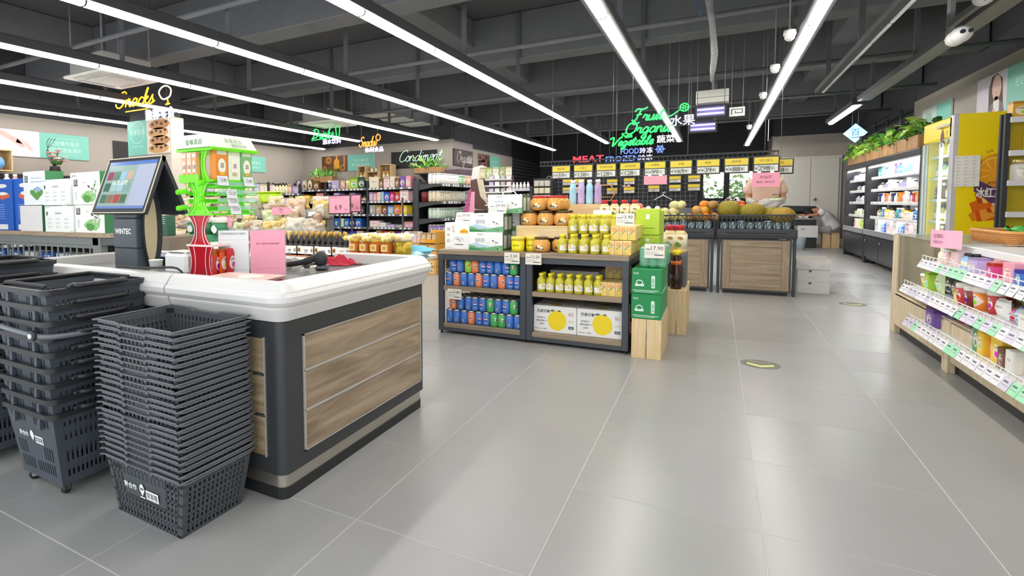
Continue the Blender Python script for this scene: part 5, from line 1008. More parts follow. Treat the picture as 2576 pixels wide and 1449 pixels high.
def crate(label, loc, w, h, d, rz=0):
    t = thing('wooden_crate', label, 'crate', loc, rz)
    for nm, a in (('bottom', (-w/2, w/2, 0, d, 0, .025)), ('top', (-w/2, w/2, 0, d, h-.025, h)), ('side', (-w/2, -w/2+.025, 0, d, .025, h-.025)), ('side', (w/2-.025, w/2, 0, d, .025, h-.025)), ('back', (-w/2, w/2, d-.02, d, .025, h-.025))): put(nm, MB().box(*a, CRW, ch=.003), t)
    return t
for k, (x, w_, h_) in enumerate(((-8.1, .31, .46), (-7.71, .45, .28), (-7.26, .43, .48))):
    crate('open wooden display crate on top of the back rack, %s of three' % ORD(k), (x, 12.5, 2.2), w_, h_, .35)
for k, (x, z, c) in enumerate(((-8.17, 2.225, 'gold'), (-8.04, 2.225, 'gold'), (-7.84, 2.225, 'brown'), (-7.34, 2.225, 'gold'), (-7.2, 2.225, 'gold'))):
    one('oil_bottle', P_BOT, 'black and yellow bottle in the display crates, %s from the left' % ORD(k), 'bottle', (x, 12.55, z), 0, 'crate bottles', scale=(.11, .11, .32 if k != 2 else .2), color=CN[c])
for k in range(2): one('jar', P_JAR, 'small pale jar on the low middle display crate, %s from the left' % ORD(k), 'jar', (-7.8+.16*k, 12.6, 2.48), 0, scale=(.12, .12, .13), color=CN['cream'])
one('jar', P_JAR, 'greenish jar inside the low middle display crate', 'jar', (-7.62, 12.55, 2.225), 0, scale=(.16, .16, .14), color=CN['pale yellow'])
crate('open wooden crate on the left wall rack at the left edge', (-10.35, 3.3, 2.18), .5, .42, .35, PI/2); one('blue_ball', MB().ball((0, 0, .13), .13, mat('6fa8d8', .4), 14, 9), 'light blue ball in the crate at the left edge', 'ball', (-10.42, 3.3, 2.205))
crate('open wooden crate behind the payment terminal on the left wall rack', (-10.35, 7.6, 2.18), .5, .45, .35, PI/2); one('snack_bag', PO[1], 'yellow and red snack bag lying on the left wall rack beside a crate', 'bag', (-10.3, 6.3, 2.19), 1.3, scale=(.4, .25, .3), color='e8b83c')
for k in range(2): one('jar', P_JAR, 'dried goods jar in the crate behind the payment terminal, %s of two' % ORD(k), 'jar', (-10.45, 7.52+.2*k, 2.205), 0, scale=(.17, .17, .2), color=CN[('cream', 'brown')[k]])
t = thing('flower_pot', 'black pot of pink flowers and dark twigs on the left wall rack', 'plant', (-10.35, 4.35, 2.18)); put('pot', MB().lathe([(.07, 0), (.11, .05), (.09, .12), (.1, .14), (.085, .14), (0, .1)], BLK, 12), t); R = random.Random(8); sm = MB(); fl = MB(); lv = MB()
for k in range(9):
    p = (R.uniform(-.12, .12), R.uniform(-.28, .28), R.uniform(.25, .5)); sm.tube([(0, 0, .1), (p[0]*.4, p[1]*.3, .2), p], .006, mat('4a4034', .7), 4); s_ = .045
    for j in range(5): a = j*1.26; fl.ball((p[0]+s_*.7*math.cos(a), p[1]+s_*.7*math.sin(a), p[2]), (s_*.7, s_*.7, s_*.4), mat('e6948c' if k % 3 else 'f0d8cc', .6), 6, 4)
    for j in range(3): a = R.uniform(0, 6); lv.flat([(0, 0), (.03, .05), (0, .12), (-.03, .05)], (p[0]*.5, p[1]*.5, .17), Vector((math.cos(a), math.sin(a), 0)), Vector((-.5*math.sin(a), .5*math.cos(a), .8)), LEAFG)
put('stem', sm, t); put('blossom', fl, t, kind='stuff'); put('leaves', lv, t, kind='stuff')
sm = MB()
for k in range(3): sm.tube(smooth_path([(0, 0, .1), (.0, -.1-.03*k, .4), (.03, -.16+.05*k, .6), (.0, -.08+.06*k, .72)]), .006, BLK, 4)
put('twig', sm, t)
# ---- canned drink gondola facing right
GO = (-3.79, 9.05); GZ = [.36, .76, 1.13, 1.51, 1.9]
rack('drinks_rack', 'dark drinks rack with bracketed shelves, its end post towards the checkout', GO, PI/2, [0, 1.2, 2.4], GZ, .62, 1.99, brackets=True)
def lathe_can(body, top='c9cbcd', r=.044, h=.155):
    return MB().lathe([(r*.78, 0), (r, .012), (r, h*.88)], body, 14).lathe([(r, h*.88), (r*.8, h), (r*.76, h), (r*.74, h-.006), (0, h-.006)], mat(top, .3, metal=.8), 14)
slim = lathe_can(oc(.25, 0, 2), r=.045, h=.24).mesh('can'); FILM = clear('ffffff', .12, .15, 'film')
def canpack(label, loc, rz, nx, ny, col, grp, me=slim, p=.092, h=.24):
    t = thing('can_pack', label, 'can pack', loc, rz, grp)
    for i in range(nx):
        for j in range(ny): put('can', me, t, ((i-(nx-1)/2)*p, (j+.5)*p, 0), color=col)
    put('shrink_film', MB().box(-nx*p/2-.004, nx*p/2+.004, -.004, ny*p+.004, .01, h+.004, FILM, ch=.02), t); return t
gw = {4: ('white', ['efeeea', 'efeeea', 'efeeea', '4fb04a', 'e8893a', '2f4f9a'], 'the top shelf'), 3: ('beige', ['d9c9a4', 'd9c9a4', 'e4d8b8', 'e6e2d4', '58a050', 'e0e4e0'], 'the second shelf'), 2: ('green', ['b9d8c0', '8fc0a0', 'b9d8c0', '8fc0a0', 'e4d08a', 'e4d08a'], 'the third shelf'), 1: ('violet', ['6a5aa8', '5a4f9a', '7f6fc0', '6f60b0', '8070c0', '6a5aa8'], 'the fourth shelf')}
for r, (cn, cols, wh) in gw.items():
    for k, c in enumerate(cols):
        canpack('%s can pack, %s from the post on %s of the drinks rack' % (('white', 'white', 'white', 'green', 'orange', 'navy')[k] if r == 4 else ('beige', 'beige', 'cream', 'cream', 'green', 'pale')[k] if r == 3 else cn if r != 2 or k < 4 else 'yellow', ORD(k), wh), (GO[0]-.04, GO[1]+.3+.385*k-.1, GZ[r]), PI/2, 4, 3, c, 'can packs')
for k in range(2): one('tin', MB().lathe([(.09, 0), (.09, .22), (0, .22)], mat('6a1622', .35), 14), 'dark red tin beside the beige cans on the drinks rack, %s of two' % ORD(k), 'tin', (-4.2+.02*k, 9.12+.2*k, 1.51))
# further drinks and cookware displays
LILAC = clear('d86aa8', .5, .2, 'pink_acrylic')
t = thing('acrylic_stand', 'tall pink acrylic stand at the far end of the drinks rack', 'stand', (-2.95, 8.6, 0), .4)
put('panel', MB().prism([(-.12, 1.2), (-.02, 1.2), (.06, 1.75), (.02, 1.75), (-.02, 1.62)], (0, 0, 0), X, Z, .012, LILAC).prism([(.0, 1.2), (.12, 1.2), (.13, 1.7), (.06, 1.7)], (0, .1, 0), X, Z, .012, mat('f0a8c4', .4)), t); put('plinth', MB().box(-.14, .16, -.12, .2, 0, 1.2, mat('4a3a44', .5), ch=.01), t)
SD = thing('cosmetics_display', 'brown and cream curved display stand with white trays', 'display stand', (-3.1, 10.0, 0), .25)
cr_ = [(.0, 1.2), (.06, 1.35), (-.02, 1.5), (-.14, 1.65), (-.2, 1.8), (-.16, 2.0), (-.1, 2.02), (-.32, 2.02), (-.36, 1.2)]
put('side_panel', MB().prism([(-.34, 1.98), (-.2, 2.02), (-.16, 1.8), (-.12, 1.62), (0, 1.48), (.06, 1.36), (.05, 1.3), (-.2, 1.33), (-.34, 1.4)], (0, 0, 0), X, Z, .03, mat('5a3a30', .4)), SD)
put('cream_wave', MB().prism([(-.2, 2.02), (-.06, 2.0), (-.02, 1.8), (.04, 1.5), (.06, 1.34), (.0, 1.36), (-.1, 1.5), (-.14, 1.7)], (0, -.012, 0), X, Z, .012, mat('d8cfb0', .5)), SD)
put('base', MB().box(-.3, .55, .0, .45, 0, 1.3, mat('3a2f30', .5), ch=.01), SD); put('header', MB().prism([(-.34, 2.02), (.5, 2.02), (.5, 2.22), (.1, 2.25), (-.1, 2.33), (-.3, 2.28)], (0, .1, 0), X, Z, .03, mat('e9e6de', .5)), SD)
for k in range(5):
    put('tray', MB().box(-.02, .56, -.05, .35, 1.4+.145*k, 1.425+.145*k, WHT, ch=.006), SD)
    for j in range(4): one('compact_case', P_FINE, '%s cosmetics case, %s from the left on the %s tray of the curved stand' % (('lilac', 'white', 'grey', 'pink')[j], ORD(j), ORD(4-k)), 'case', (-2.98+.125*j, 10.03+.03*j, 1.427+.145*k), .25, 'cosmetics cases', scale=(.1, .15, .08), color=CN[('lilac', 'white', 'grey', 'pale pink')[j]])
for k in range(5): one('face_mask_pack', P_BOX, 'upright pack in the curved stand header, %s from the left' % ORD(k), 'pack', (-3.18+.14*k, 10.02+.036*k, 2.035), .25, 'header packs', scale=(.13, .04, .24), color=('cfc0a0', 'b8c878', 'e4dcc8', '98a868', 'e0d4b8')[k])
WO = (-3.0, 11.1)
rack('bottle_rack', 'white-lipped rack of bottled goods behind the curved display stand', WO, .1, [0, .6], [1.2, 1.52, 1.8], .4, 1.86, railm=mat('dfe2f4', .4))
for r in range(3): fill(WO, .1, .05, .58, (1.2, 1.52, 1.8)[r], .4, [('w', 'white', .075, .16)], '%s, small bottle rack' % ('lower shelf', 'middle shelf', 'top')[r], 'white bottles', h=.16)
t = thing('cardboard_case', 'brown cardboard case with a wire hook standing behind the bottle rack', 'carton', (-2.1, 11.6, 0), .1); put('carton_body', MB().box(-.35, .35, 0, .4, 0, 1.95, mat('7a6a5c', .7, var=.1), ch=.01).box(-.35, .35, -.004, 0, 1.0, 1.05, mat('6a5a4e', .6)), t); put('wire_hook', MB().tube(smooth_path([(-.08, .1, 1.95), (-.04, .1, 2.08), (0, .1, 2.1), (.04, .1, 2.08), (.08, .1, 1.95)]), .008, STEEL, 5), t)
t = thing('canopy', 'mauve brown canopy along the partition wall', 'canopy', (-5.2, 12.3, 0)); 
for k in range(3): put('fascia', MB().box(.02, .5, 1.6*k+.003, 1.6*k+1.597, 2.2, 2.42, PLB, ch=.008), t)
put('soffit', MB().box(.02, .6, 0, 4.8, 2.1, 2.2, mat('4a3e44', .5), ch=.01), t); put('leg', MB().box(.02, .1, 0, .1, 0, 2.1, mat('3a3236', .5)), t); put('leg', MB().box(.02, .1, 4.7, 4.8, 0, 2.1, mat('3a3236', .5)), t)
# yellow drink cartons on the floor
YC = 'e8b04a'
def art_milk(b, O, w, h, d):
    for i in range(2): b.flat(rect(-.14*w, .14*w, -.3*h, .3*h), O(.28+.44*i, .45), X, Z, mat('f0e2c0', .5)); b.flat(circ(.07*w, 9, 0, 0, .13*h), O(.28+.44*i, .45, .003), X, Z, mat('b88a3a', .5))
    b.flat(rect(-.5*w, .5*w, 0, .06*h), O(.5, .94), X, Z, mat('f4efe4', .5))
for k in range(4):
    carton('drink_carton', 'yellow drink carton stacked on the floor by the checkout, %s from the floor' % ORD(k), 'carton', (.36, .5, .15), (-3.7, 8.5, .16*k), 0, YC, art_milk)
    carton('drink_carton', 'yellow drink carton in the left column beside the checkout, %s from the floor' % ORD(k), 'carton', (.38, .5, .15), (-4.09, 8.5, .16*k), 0, 'e0a848', art_milk)
for k in range(3): one('milk_tin', P_FINE, 'tan drink box in the open yellow carton, %s from the left' % ORD(k), 'box', (-3.83+.12*k, 8.3, .66), 0, 'tan drink boxes', scale=(.1, .1, .2), color='d8c49a')
t = thing('open_carton', 'cut-open yellow carton holding tan drink boxes', 'carton', (-3.7, 8.45, .64)); put('carton_body', MB().box(-.19, .19, -.25, -.24, 0, .09, mat('f0a628', .5)).box(-.19, .19, .3, .31, 0, .26, mat(YC, .5)).box(.185, .195, -.25, .31, 0, .24, mat(YC, .5)).box(-.19, .19, -.25, .31, 0, .012, mat(YC, .5)), t); put('print', MB().text('牛奶', (-.1, -.252, .045), X, Z, .05, WHT), t)
for k in range(4): one('milk_tin', P_FINE, 'pale pink boxed stick left of the open yellow carton, %s from the left' % ORD(k), 'box', (-4.24+.095*k, 8.32, .64), 0, 'pale pink boxes', scale=(.085, .1, .24), color='e8cfc8')
# ================================================================== BULK SNACKS
POP = [pouch(s+9, oc(.3, 0, 3), lumpy=.35, t=.6, n=15, hf=1) for s in range(5)]
BCOL = [('cream', 'eaddc4'), ('tan', 'c9ab86'), ('peach', 'e2bd9c'), ('pale yellow', 'ead9a4'), ('pale pink', 'e2ccc0'), ('beige', 'd4c4ac'), ('yellow', 'e2c468'), ('white', 'e9e2d4'), ('brown', 'a87e5a'), ('pale green', 'cdd8a0')]
ACR = clear('f0f4f4', .12, .1, 'acrylic')
def bulk(label, nm, org, rz, W, tiers, n, hh):
    t = thing('snack_rack', label, 'snack rack', (*org, 0), rz); c, s = math.cos(rz), math.sin(rz)
    put('carcass', MB().box(-W/2, W/2, tiers[-1][0]+.02, tiers[-1][0]+.3, 0, tiers[-1][1], mat('6b6660', .5)), t)
    for r, (y, z) in enumerate(tiers):
        put('tier', MB().box(-W/2, W/2, y, tiers[-1][0]+.3, z-.03, z, mat('55504a', .5), ch=.006).box(-W/2, W/2, y, y+.03, 0, z-.03, mat('5a5550', .5)), t)
        fr = MB().box(-W/2, W/2, y, y+.006, z, z+.14, ACR)
        for k in range(n+1): fr.box(-W/2+k*W/n-.003, -W/2+k*W/n+.003, y, y+.3, z, z+.15, ACR)
        put('clear_bin', fr, t)
        for k in range(n):
            lx = -W/2+(k+.5)*W/n
            price_card(t, (lx+RG.uniform(-.05, .05), y-.012, z+.03), 0, '', .12, .07, -.1, bar=False)
            for q in range(4):
                ci = RG.randrange(len(BCOL)); cn, ch = BCOL[ci]; px, py, pz = lx+RG.uniform(-.07, .07)+(-.05, .05, .04, .09)[q], y+(.12, .25, .2, .1)[q], z+(.02, .04, .13, .0)[q]
                one('snack_bag', POP[RG.randrange(4)], '%s wrapped snack bag %s, %s bin, %s tier, %s' % (cn, ('in front', 'at the back', 'on top', 'beside it')[q], ORD(k), ('lowest', 'second', 'third', 'top')[r], nm), 'snack bag', (org[0]+px*c-py*s, org[1]+px*s+py*c, pz), rz+RG.uniform(-.7, .7), 'bulk snack bags', scale=(W/n*RG.uniform(.62, .95), .24, hh*RG.uniform(.65, 1.0)), color=ch)
    return t
bulk('tiered rack of wrapped bulk snacks behind the pink payment card', 'near snack rack', (-4.35, 4.25), .25, 1.55, [(-.25, .66), (.05, .98), (.3, 1.26)], 4, .3)
bulk('tiered rack of wrapped bulk snacks left of the candy tower', 'far snack rack', (-7.0, 5.0), .25, 2.3, [(-.4, .45), (-.15, .75), (.1, 1.05), (.3, 1.32)], 5, .26)
t = thing('price_card', 'pink price card clipped on the near snack rack', 'price card', (-4.3, 4.42, 1.32), .25); put('card', MB().box(-.16, .16, -.004, 0, 0, .11, PINK), t); b = MB(); b.text('特价', (0, -.006, .08), X, Z, .03, INK); b.text('9.9', (0, -.006, .04), X, Z, .03, mat('b03a5a', .5)); put('lettering', b, t)
t = thing('price_card', 'pink price card leaning under the candy tower trays', 'price card', (-4.0, 3.0, 1.19), .2); put('card', MB().box(-.1, .1, -.004, 0, 0, .12, PINK), t)
tb = thing('plastic_tub', 'bright lime plastic lid tub right of the candy tower', 'tub', (-4.95, 4.75, 1.5), .2); put('tub_body', MB().box(-.28, .28, -.1, .12, 0, .17, mat('b7dc28', .3), ch=.03), tb); put('lid', MB().box(-.3, .3, -.12, .14, .17, .19, mat('c6e64a', .3), ch=.008), tb)
# ================================================================== BEVERAGE SHELVES IN THE MIDDLE
SHW = wood('a3927c', '84735f', 0, 2, .5); SHF = mat('464b52', .45)
def bench(label, x0, x1, y0, y1):
    w_ = x1-x0; t = thing('display_shelf', label, 'shelf', ((x0+x1)/2, y0, 0)); h = w_/2; d = y1-y0
    for x in (-h, h-.058):
        for y in (0, d-.058): p_ = put('post', MB().box(x, x+.058, y, y+.058, .03, .925, SHF, ch=.003), t); put('foot', MB().lathe([(.016, 0), (.02, .012), (.012, .014), (.012, .04)], BLK, 8, (x+.029, y+.029, 0)), p_)
    put('board', MB().box(-h+.002, h-.002, -.004, d, .893, .945, SHW, ch=.004), t)
    for z in (.54, .12): put('board', MB().box(-h+.06, h-.06, .004, d-.01, z-.05, z, SHW, ch=.003), t)
    for z in (.835, .03): put('rail', MB().box(-h+.058, h-.058, .008, .05, z, z+.055, SHF).box(-h+.058, h-.058, d-.05, d-.01, z, z+.055, SHF), t)
    for x in (-h+.006, h-.05): put('rail', MB().box(x, x+.044, .058, d-.058, .835, .89, SHF).box(x, x+.044, .058, d-.058, .03, .085, SHF), t)
    put('back_panel', MB().box(-h+.06, h-.06, d-.02, d-.008, .1, .84, mat('33343a', .6)), t)
    return t
b1 = bench('left half of the dark framed oak shelf holding soft drink cans', -1.277, -.28, 3.6, 4.6)
b2 = bench('right half of the dark framed oak shelf with yellow juice bottles and white cartons', -.275, .705, 3.6, 4.6)
def ptag(label, x, z, txt, y=3.585, w=.165, h=.115, tilt=0):
    t = thing('price_tag', label, 'price tag', (x, y, z)); b = MB().box(-w/2, w/2, -.003, 0, -h/2, h/2, mat('efe9dc', .5, var=.02)); t2 = put('card', b, t, rot=(tilt, 0, 0)); pr = MB()
    pr.text(txt, (.12*w, -.0045, h*.2), X, Z, h*.27, mat('44464a', .5)); pr.flat(rect(-w*.45, -w*.2, h*.1, h*.16), (0, -.0045, 0), X, Z, G6)
    for k in range(3): pr.flat(rect(-w*.45, w*(.1+.1*k), 0, h*.03), (0, -.0045, h*(-.08-.09*k)), X, Z, mat('b4b2aa', .5))
    pr.flat(rect(-w*.02, w*.42, 0, h*.07), (0, -.0045, -h*.32), X, Z, mat('6a6c70', .5)); pr.flat(rect(w*.46, w*.5, -h/2, h/2), (0, -.0042, 0), X, Z, mat('dcc48a', .5)); put('lettering', pr, t2); return t
ptag('price tag reading 5.50 at the right top corner of the can shelf', -.42, .882, '5.50')
ptag('price tag reading 12.50 at the left top corner of the juice shelf', -.195, .882, '12.50')
ptag('price tag reading 10.80 on the middle board of the can shelf', -1.07, .455, '10.80')
CR, CH = .044, .155
def cylf(r, z0): return lambda u, v: (r*math.sin(u/r), -r*math.cos(u/r), z0+v)
CBLUE, CORG, CGRN, CLIM = mat('4476c6', .3, var=.15), mat('e88664', .3, var=.12), mat('4fb062', .3, var=.15), mat('9ccc50', .3, var=.15)
bodies = {k: lathe_can(m).mesh('can_body') for k, m in (('blue', CBLUE), ('orange', CORG), ('green', CGRN), ('lime', CLIM))}
def cmap(b, polys, m, z0=.075, r=CR+.0008):
    f = cylf(r, z0)
    for p in polys: b.add([f(*q) for q in p], [tuple(range(len(p)))], m)
def globe(b):
    n = 18; C = circ(.02, n)
    for a0, a1, m in ((0, n//2, mat('d8303a', .35)), (n//2, n, mat('1d3f94', .35))):
        for k in range(a0, a1): cmap(b, [[(0, 0), C[k], C[(k+1) % n]]], m)
    for k in range(8): x = -.02+.005*k; cmap(b, [[(x, -.005+.003*math.sin(k)), (x+.005, -.005+.003*math.sin(k+1)), (x+.005, .005+.003*math.sin(k+1)), (x, .005+.003*math.sin(k))]], WHT, r=CR+.0013)
def pr_blue():
    b = MB(); globe(b); b.text('PEPSI', (0, 0, 0), X, Z, .012, WHT, f=cylf(CR+.001, .035)); return b
def pr_bar():
    b = MB(); cmap(b, [rect(-.014, .01, -.05, -.02)], mat('e2e6ea', .4)); 
    for k in range(5): cmap(b, [rect(-.012+.005*k, -.01+.005*k, -.048, -.022)], INK, r=CR+.0014)
    cmap(b, [rect(-.004+.0, .02, -.01, .03)], mat('4f80cf', .4)); return b
def pr_org():
    b = MB(); cmap(b, [blob(.024, 12, .12, 4, 0, 0, .018)], mat('f2e8d8', .4)); b.text('美年达', (0, 0, 0), X, Z, .016, mat('2a7a48', .4), width=.042, bold=.02, f=cylf(CR+.0014, .075)); cmap(b, [blob(.014, 9, .2, 5, .006, -.035)], mat('f4a838', .4)); return b
def pr_grn():
    b = MB(); b.text('7', (0, 0, 0), X, Z, .038, WHT, bold=.03, f=cylf(CR+.001, .082)); cmap(b, [circ(.011, 12, .016, .004)], mat('d8343a', .4), r=CR+.0012); cmap(b, [[(-.03, -.06), (.03, -.06), (.03, -.03), (-.02, -.045)]], mat('c8dc4a', .4)); return b
def pr_lim():
    b = MB(); cmap(b, [circ(.013, 12, 0, .008)], mat('d8443a', .4)); cmap(b, [[(-.035, -.06), (.035, -.06), (.035, -.02), (-.03, -.045)]], mat('e8dc5a', .4)); return b
prints = {'blue': pr_blue().mesh('can_print'), 'bar': pr_bar().mesh('can_print'), 'orange': pr_org().mesh('can_print'), 'green': pr_grn().mesh('can_print'), 'lime': pr_lim().mesh('can_print')}
def can(c, loc, label, rz, p=True):
    t = thing('drink_can', label, 'can', loc, rz, 'soft drink cans'); put('can_body', bodies['blue' if c == 'bar' else c], t)
    if p: put('can_print', prints[c], t)
    return t
RC = random.Random(4)
shelves = [(.54, 0, 'lower layer, middle board', ['blue', 'orange', 'bar', 'bar', 'orange', 'blue', 'bar', 'orange', 'blue', 'blue']), (.54, 1, 'upper layer, middle board', ['blue', 'bar', 'lime', 'orange', 'blue', 'blue', 'bar', 'blue', 'green']),
           (.12, 0, 'lower layer, bottom board', ['bar', 'bar', 'bar', 'orange', 'blue', 'blue', 'green', 'green', 'bar', 'bar']), (.12, 1, 'upper layer, bottom board', ['orange', 'bar', 'bar', 'blue', 'blue', 'green', 'bar', 'blue', 'green'])]
cgen = {'blue': 'blue can', 'bar': 'blue can', 'orange': 'orange can', 'green': 'green can', 'lime': 'lime can'}
cnm = {'blue': 'blue round-emblem can', 'bar': 'blue can showing a barcode', 'orange': 'orange drink can', 'green': 'green can with white numeral', 'lime': 'lime green drink can'}
for z, lay, nm, row in shelves:
    for rowd in range(3):
        for k, c in enumerate(row):
            x = -1.165+.087*k+(.045 if lay else 0); q = c if rowd == 0 else RC.choice(['blue', 'bar', 'orange', 'blue', 'green'])
            if lay and rowd == 0 and k in (2,): x += .006
            can(q, (x+RC.uniform(-.002, .002), 3.67+.09*rowd, z+lay*.156), '%s, %s from left, %s, %s row' % (cgen[q] if rowd and not lay else cnm[q], ORD(k), nm, ('front', 'second', 'third')[rowd]), (RC.uniform(-.45, .45) if q != 'green' else RC.uniform(-.2, .5)) - .3 + .5, rowd == 0 or lay == 1)
# juice bottles
JUI = mat('c9c03a', .12, var=.12, scale=20); JB = MB().lathe([(.038, 0), (.044, .008), (.044, .118), (.04, .132), (.023, .15), (.021, .165)], JUI, 14).mesh('bottle_body')
JC = MB().lathe([(.0245, .16), (.0255, .188), (.022, .193), (0, .193)], mat('f2e23a', .4), 12).mesh('cap')
jl = MB(); f = cylf(.0447, .0); f1 = cylf(.0454, .0)
for k in range(10): a0, a1 = -.05+.01*k, -.04+.01*k; jl.add([f(a0, .03), f(a1, .03), f(a1, .08), f(a0, .08)], [(0, 1, 2, 3)], WHT)
jl.add([f(p[0], p[1]) for p in circ(.03, 14, 0, .075, .022)], [tuple(range(14))], WHT); jl.add([f1(p[0], p[1]) for p in circ(.018, 14, -.002, .062)], [tuple(range(14))], mat('f2c81e', .4)); jl.add([f1(*p) for p in rect(.024, .04, .04, .07)], [(0, 1, 2, 3)], mat('c8ccd4', .4)); JL = jl.mesh('bottle_label')
def juice(loc, label, rz=0):
    t = thing('juice_bottle', label, 'bottle', loc, rz, 'yellow juice bottles'); put('bottle_body', JB, t); put('cap', JC, t, label='yellow cap'); put('bottle_label', JL, t); return t
for r in range(2):
    for k in range(7): juice((-.14+.093*k, 3.68+.1*r, .54), 'yellow juice bottle, %s from the left on the middle board%s' % (ORD(k), ', second row' if r else ''), RC.uniform(-.5, .7))
    for k in range(5): juice((.065+.105*k, 3.69+.13*r, .945), 'yellow juice bottle, %s from the left on the shelf top%s' % (ORD(k), ', second row' if r else ', front row'), RC.uniform(-.5, .9))
for k in range(5): juice((.14+.102*k, 3.815, 1.139), 'yellow juice bottle standing on the caps of the others, %s from the left' % ORD(k), RC.uniform(-.5, .9))
for k in range(4): juice((.17+.102*k, 3.95, 1.139), 'yellow juice bottle at the back of the raised row, %s from the left' % ORD(k), .2)
for k in range(5): juice((.12+.102*k, 3.95, .945), 'yellow juice bottle in the third row on the shelf top, %s from the left' % ORD(k), .2)
# juice cartons (wrapped threes)
JY = mat('f2d070', .4, var=.12)
jc = MB().box(-.036, .036, -.03, .03, 0, .135, JY, ch=.003); jp = MB(); jp.flat(blob(.026, 10, .15, 3, 0, .1), (0, -.031, 0), X, Z, mat('f0a24a', .4)); jp.flat(blob(.03, 10, .2, 6, 0, .035), (0, -.031, 0), X, Z, mat('f6c62c', .4)); jp.flat([(-.03, .05), (.02, .1), (.03, .095), (-.02, .045)], (0, -.0318, 0), X, Z, mat('7fa83a', .4)); jp.flat(blob(.012, 8, .2, 1, -.02, .02), (0, -.032, 0), X, Z, mat('9cc04a', .4))
jc, jp = jc.mesh('carton_body'), jp.mesh('print')
def tri(loc, label, ny=3):
    t = thing('juice_carton_pack', label, 'carton pack', loc, 0, 'wrapped juice cartons')
    for i in range(3):
        for j in range(ny): b_ = put('juice_carton', jc, t, (-.075+.075*i, .03+.062*j, 0)); (j == 0) and put('print', jp, b_)
    put('film', MB().box(-.114, .114, -.004, .062*ny+.004, .001, .138, FILM, ch=.01), t); return t
def back_tri(x, y, z, n, nm):
    for j in range(n): tri((x, y+.2*j, z), '%s, %s from the front' % (nm, ORD(j)))
tri((.54, 3.655, .54), 'yellow juice carton pack at the right end of the middle board, front')
tri((.55, 3.95, .54), 'yellow juice carton pack behind on the middle board, lower'); tri((.55, 3.95, .68), 'yellow juice carton pack behind on the middle board, upper')
back_tri(.60, 3.67, .945, 4, 'yellow juice carton pack, lower row, right end of shelf top'); back_tri(.63, 3.74, 1.085, 4, 'yellow juice carton pack, upper row, right end of shelf top')
ptag('price tag reading 13.90 standing on the upper juice cartons', .645, 1.285, '13.90', 3.76, .165, .12, -.15)
# white cartons with the yellow fruit
def art_fruit(b, O, w, h, d):
    b.text('热麦印象', O(.24, .8), X, Z, .13*h, INK, width=.3*w, bold=.01)
    for k, s_ in enumerate(('双柚汁', '果园果汁', '饮料')): b.text(s_, O(.2 if k else .19, .55-.12*k), X, Z, .07*h, INK, width=(.2, .26, .12)[k]*w)
    b.text('300mL×15瓶', O(.17, .13), X, Z, .055*h, INK, width=.28*w)
    b.flat(blob(.215*w, 22, .035, 3, 0, 0, .37*h), O(.56, .47), X, Z, mat('f4d823', .45, var=.08)); b.flat([(-.12*w, 0), (-.05*w, .06*h), (.02*w, .02*h), (-.05*w, -.02*h)], O(.5, .82, .003), X, Z, mat('4f6a5a', .5)); b.flat([(0, 0), (.05*w, .04*h), (.1*w, .0), (.05*w, -.02*h)], O(.56, .83, .003), X, Z, mat('2f4a3e', .5))
    b.text('柚见', O(.88, .74), X, Z, .14*h, mat('c06a7a', .5), width=.12*w); b.flat(rect(-.06*w, .06*w, -.04*h, .04*h), O(.88, .47), X, Z, mat('e2dac4', .5)); b.prism(rect(-.06*w, .06*w, -.05*h, .05*h), O(.88, .24), X, Z, .0005, mat('44545a', .5)); b.flat(rect(-.04*w, .04*w, -.01*h, .01*h), O(.88, .24, .004), X, Z, WHT)
    T_ = lambda u, v: Vector(((u-.5)*w, -d/2+v*d, h+.0015))
    for v in (.2, .65): b.flat(blob(.13*w, 14, .06, 3, 0, 0, .1*d), T_(.5, v), X, Y, mat('d8c43a', .5)); b.text('热麦印象', T_(.22, v+.1), X, Y, .09*d, mat('4a4a4a', .5), width=.28*w)
for k in range(2): carton('fruit_juice_carton', 'white carton printed with a yellow pomelo on the bottom board, %s' % ('left one' if k == 0 else 'right one'), 'carton', (.432, .5, .275), (-.0+.437*k, 3.92, .12), 0, 'eeedea', art_fruit)
carton('fruit_juice_carton', 'shallow white carton behind the yellow juice bottles on the middle board', 'carton', (.5, .4, .19), (.12, 4.2, .54), 0, 'dcdcda', lambda b, O, w, h, d: b.flat(rect(-.3*w, .3*w, 0, .03*h), O(.5, .6), X, Z, mat('a8a8a6', .5)))
# pure milk cartons
def art_milkbox(b, O, w, h, d):
    b.text('牧场直供', O(.34, .88), X, Z, .06*h, mat('5a5f58', .5), width=.17*w); b.text('纯牛奶', O(.33, .55), X, Z, .25*h, mat('6f8fa0', .5), width=.27*w)
    b.flat([(0, 0), (w, 0), (w, .3*h), (.8*w, .26*h), (.55*w, .16*h), (.3*w, .2*h), (0, .3*h)], O(0, 0), X, Z, mat('6fae7c', .5)); b.flat([(0, .3*h), (.2*w, .42*h), (.45*w, .3*h), (.7*w, .22*h), (.4*w, .16*h), (.2*w, .22*h)], O(0, 0, .0012), X, Z, mat('b9d3e6', .5)); b.flat([(0, 0), (.5*w, 0), (.3*w, .1*h), (0, .16*h)], O(0, 0, .003), X, Z, mat('3f8a58', .5))
    b.flat(rect(0, .22*w, 0, .04*h), O(.2, .16, .003), X, Z, mat('cfe6d8', .5)); cow(b, O(.8, .34, .005), .2*w); cow(b, O(.58, .36, .005), .07*w)
    for k in range(4): b.flat(blob(.03*w, 7, .2, k), O(.85+.04*(k % 3), .08+.05*(k % 2), .004), X, Z, mat('8cc48a', .5))
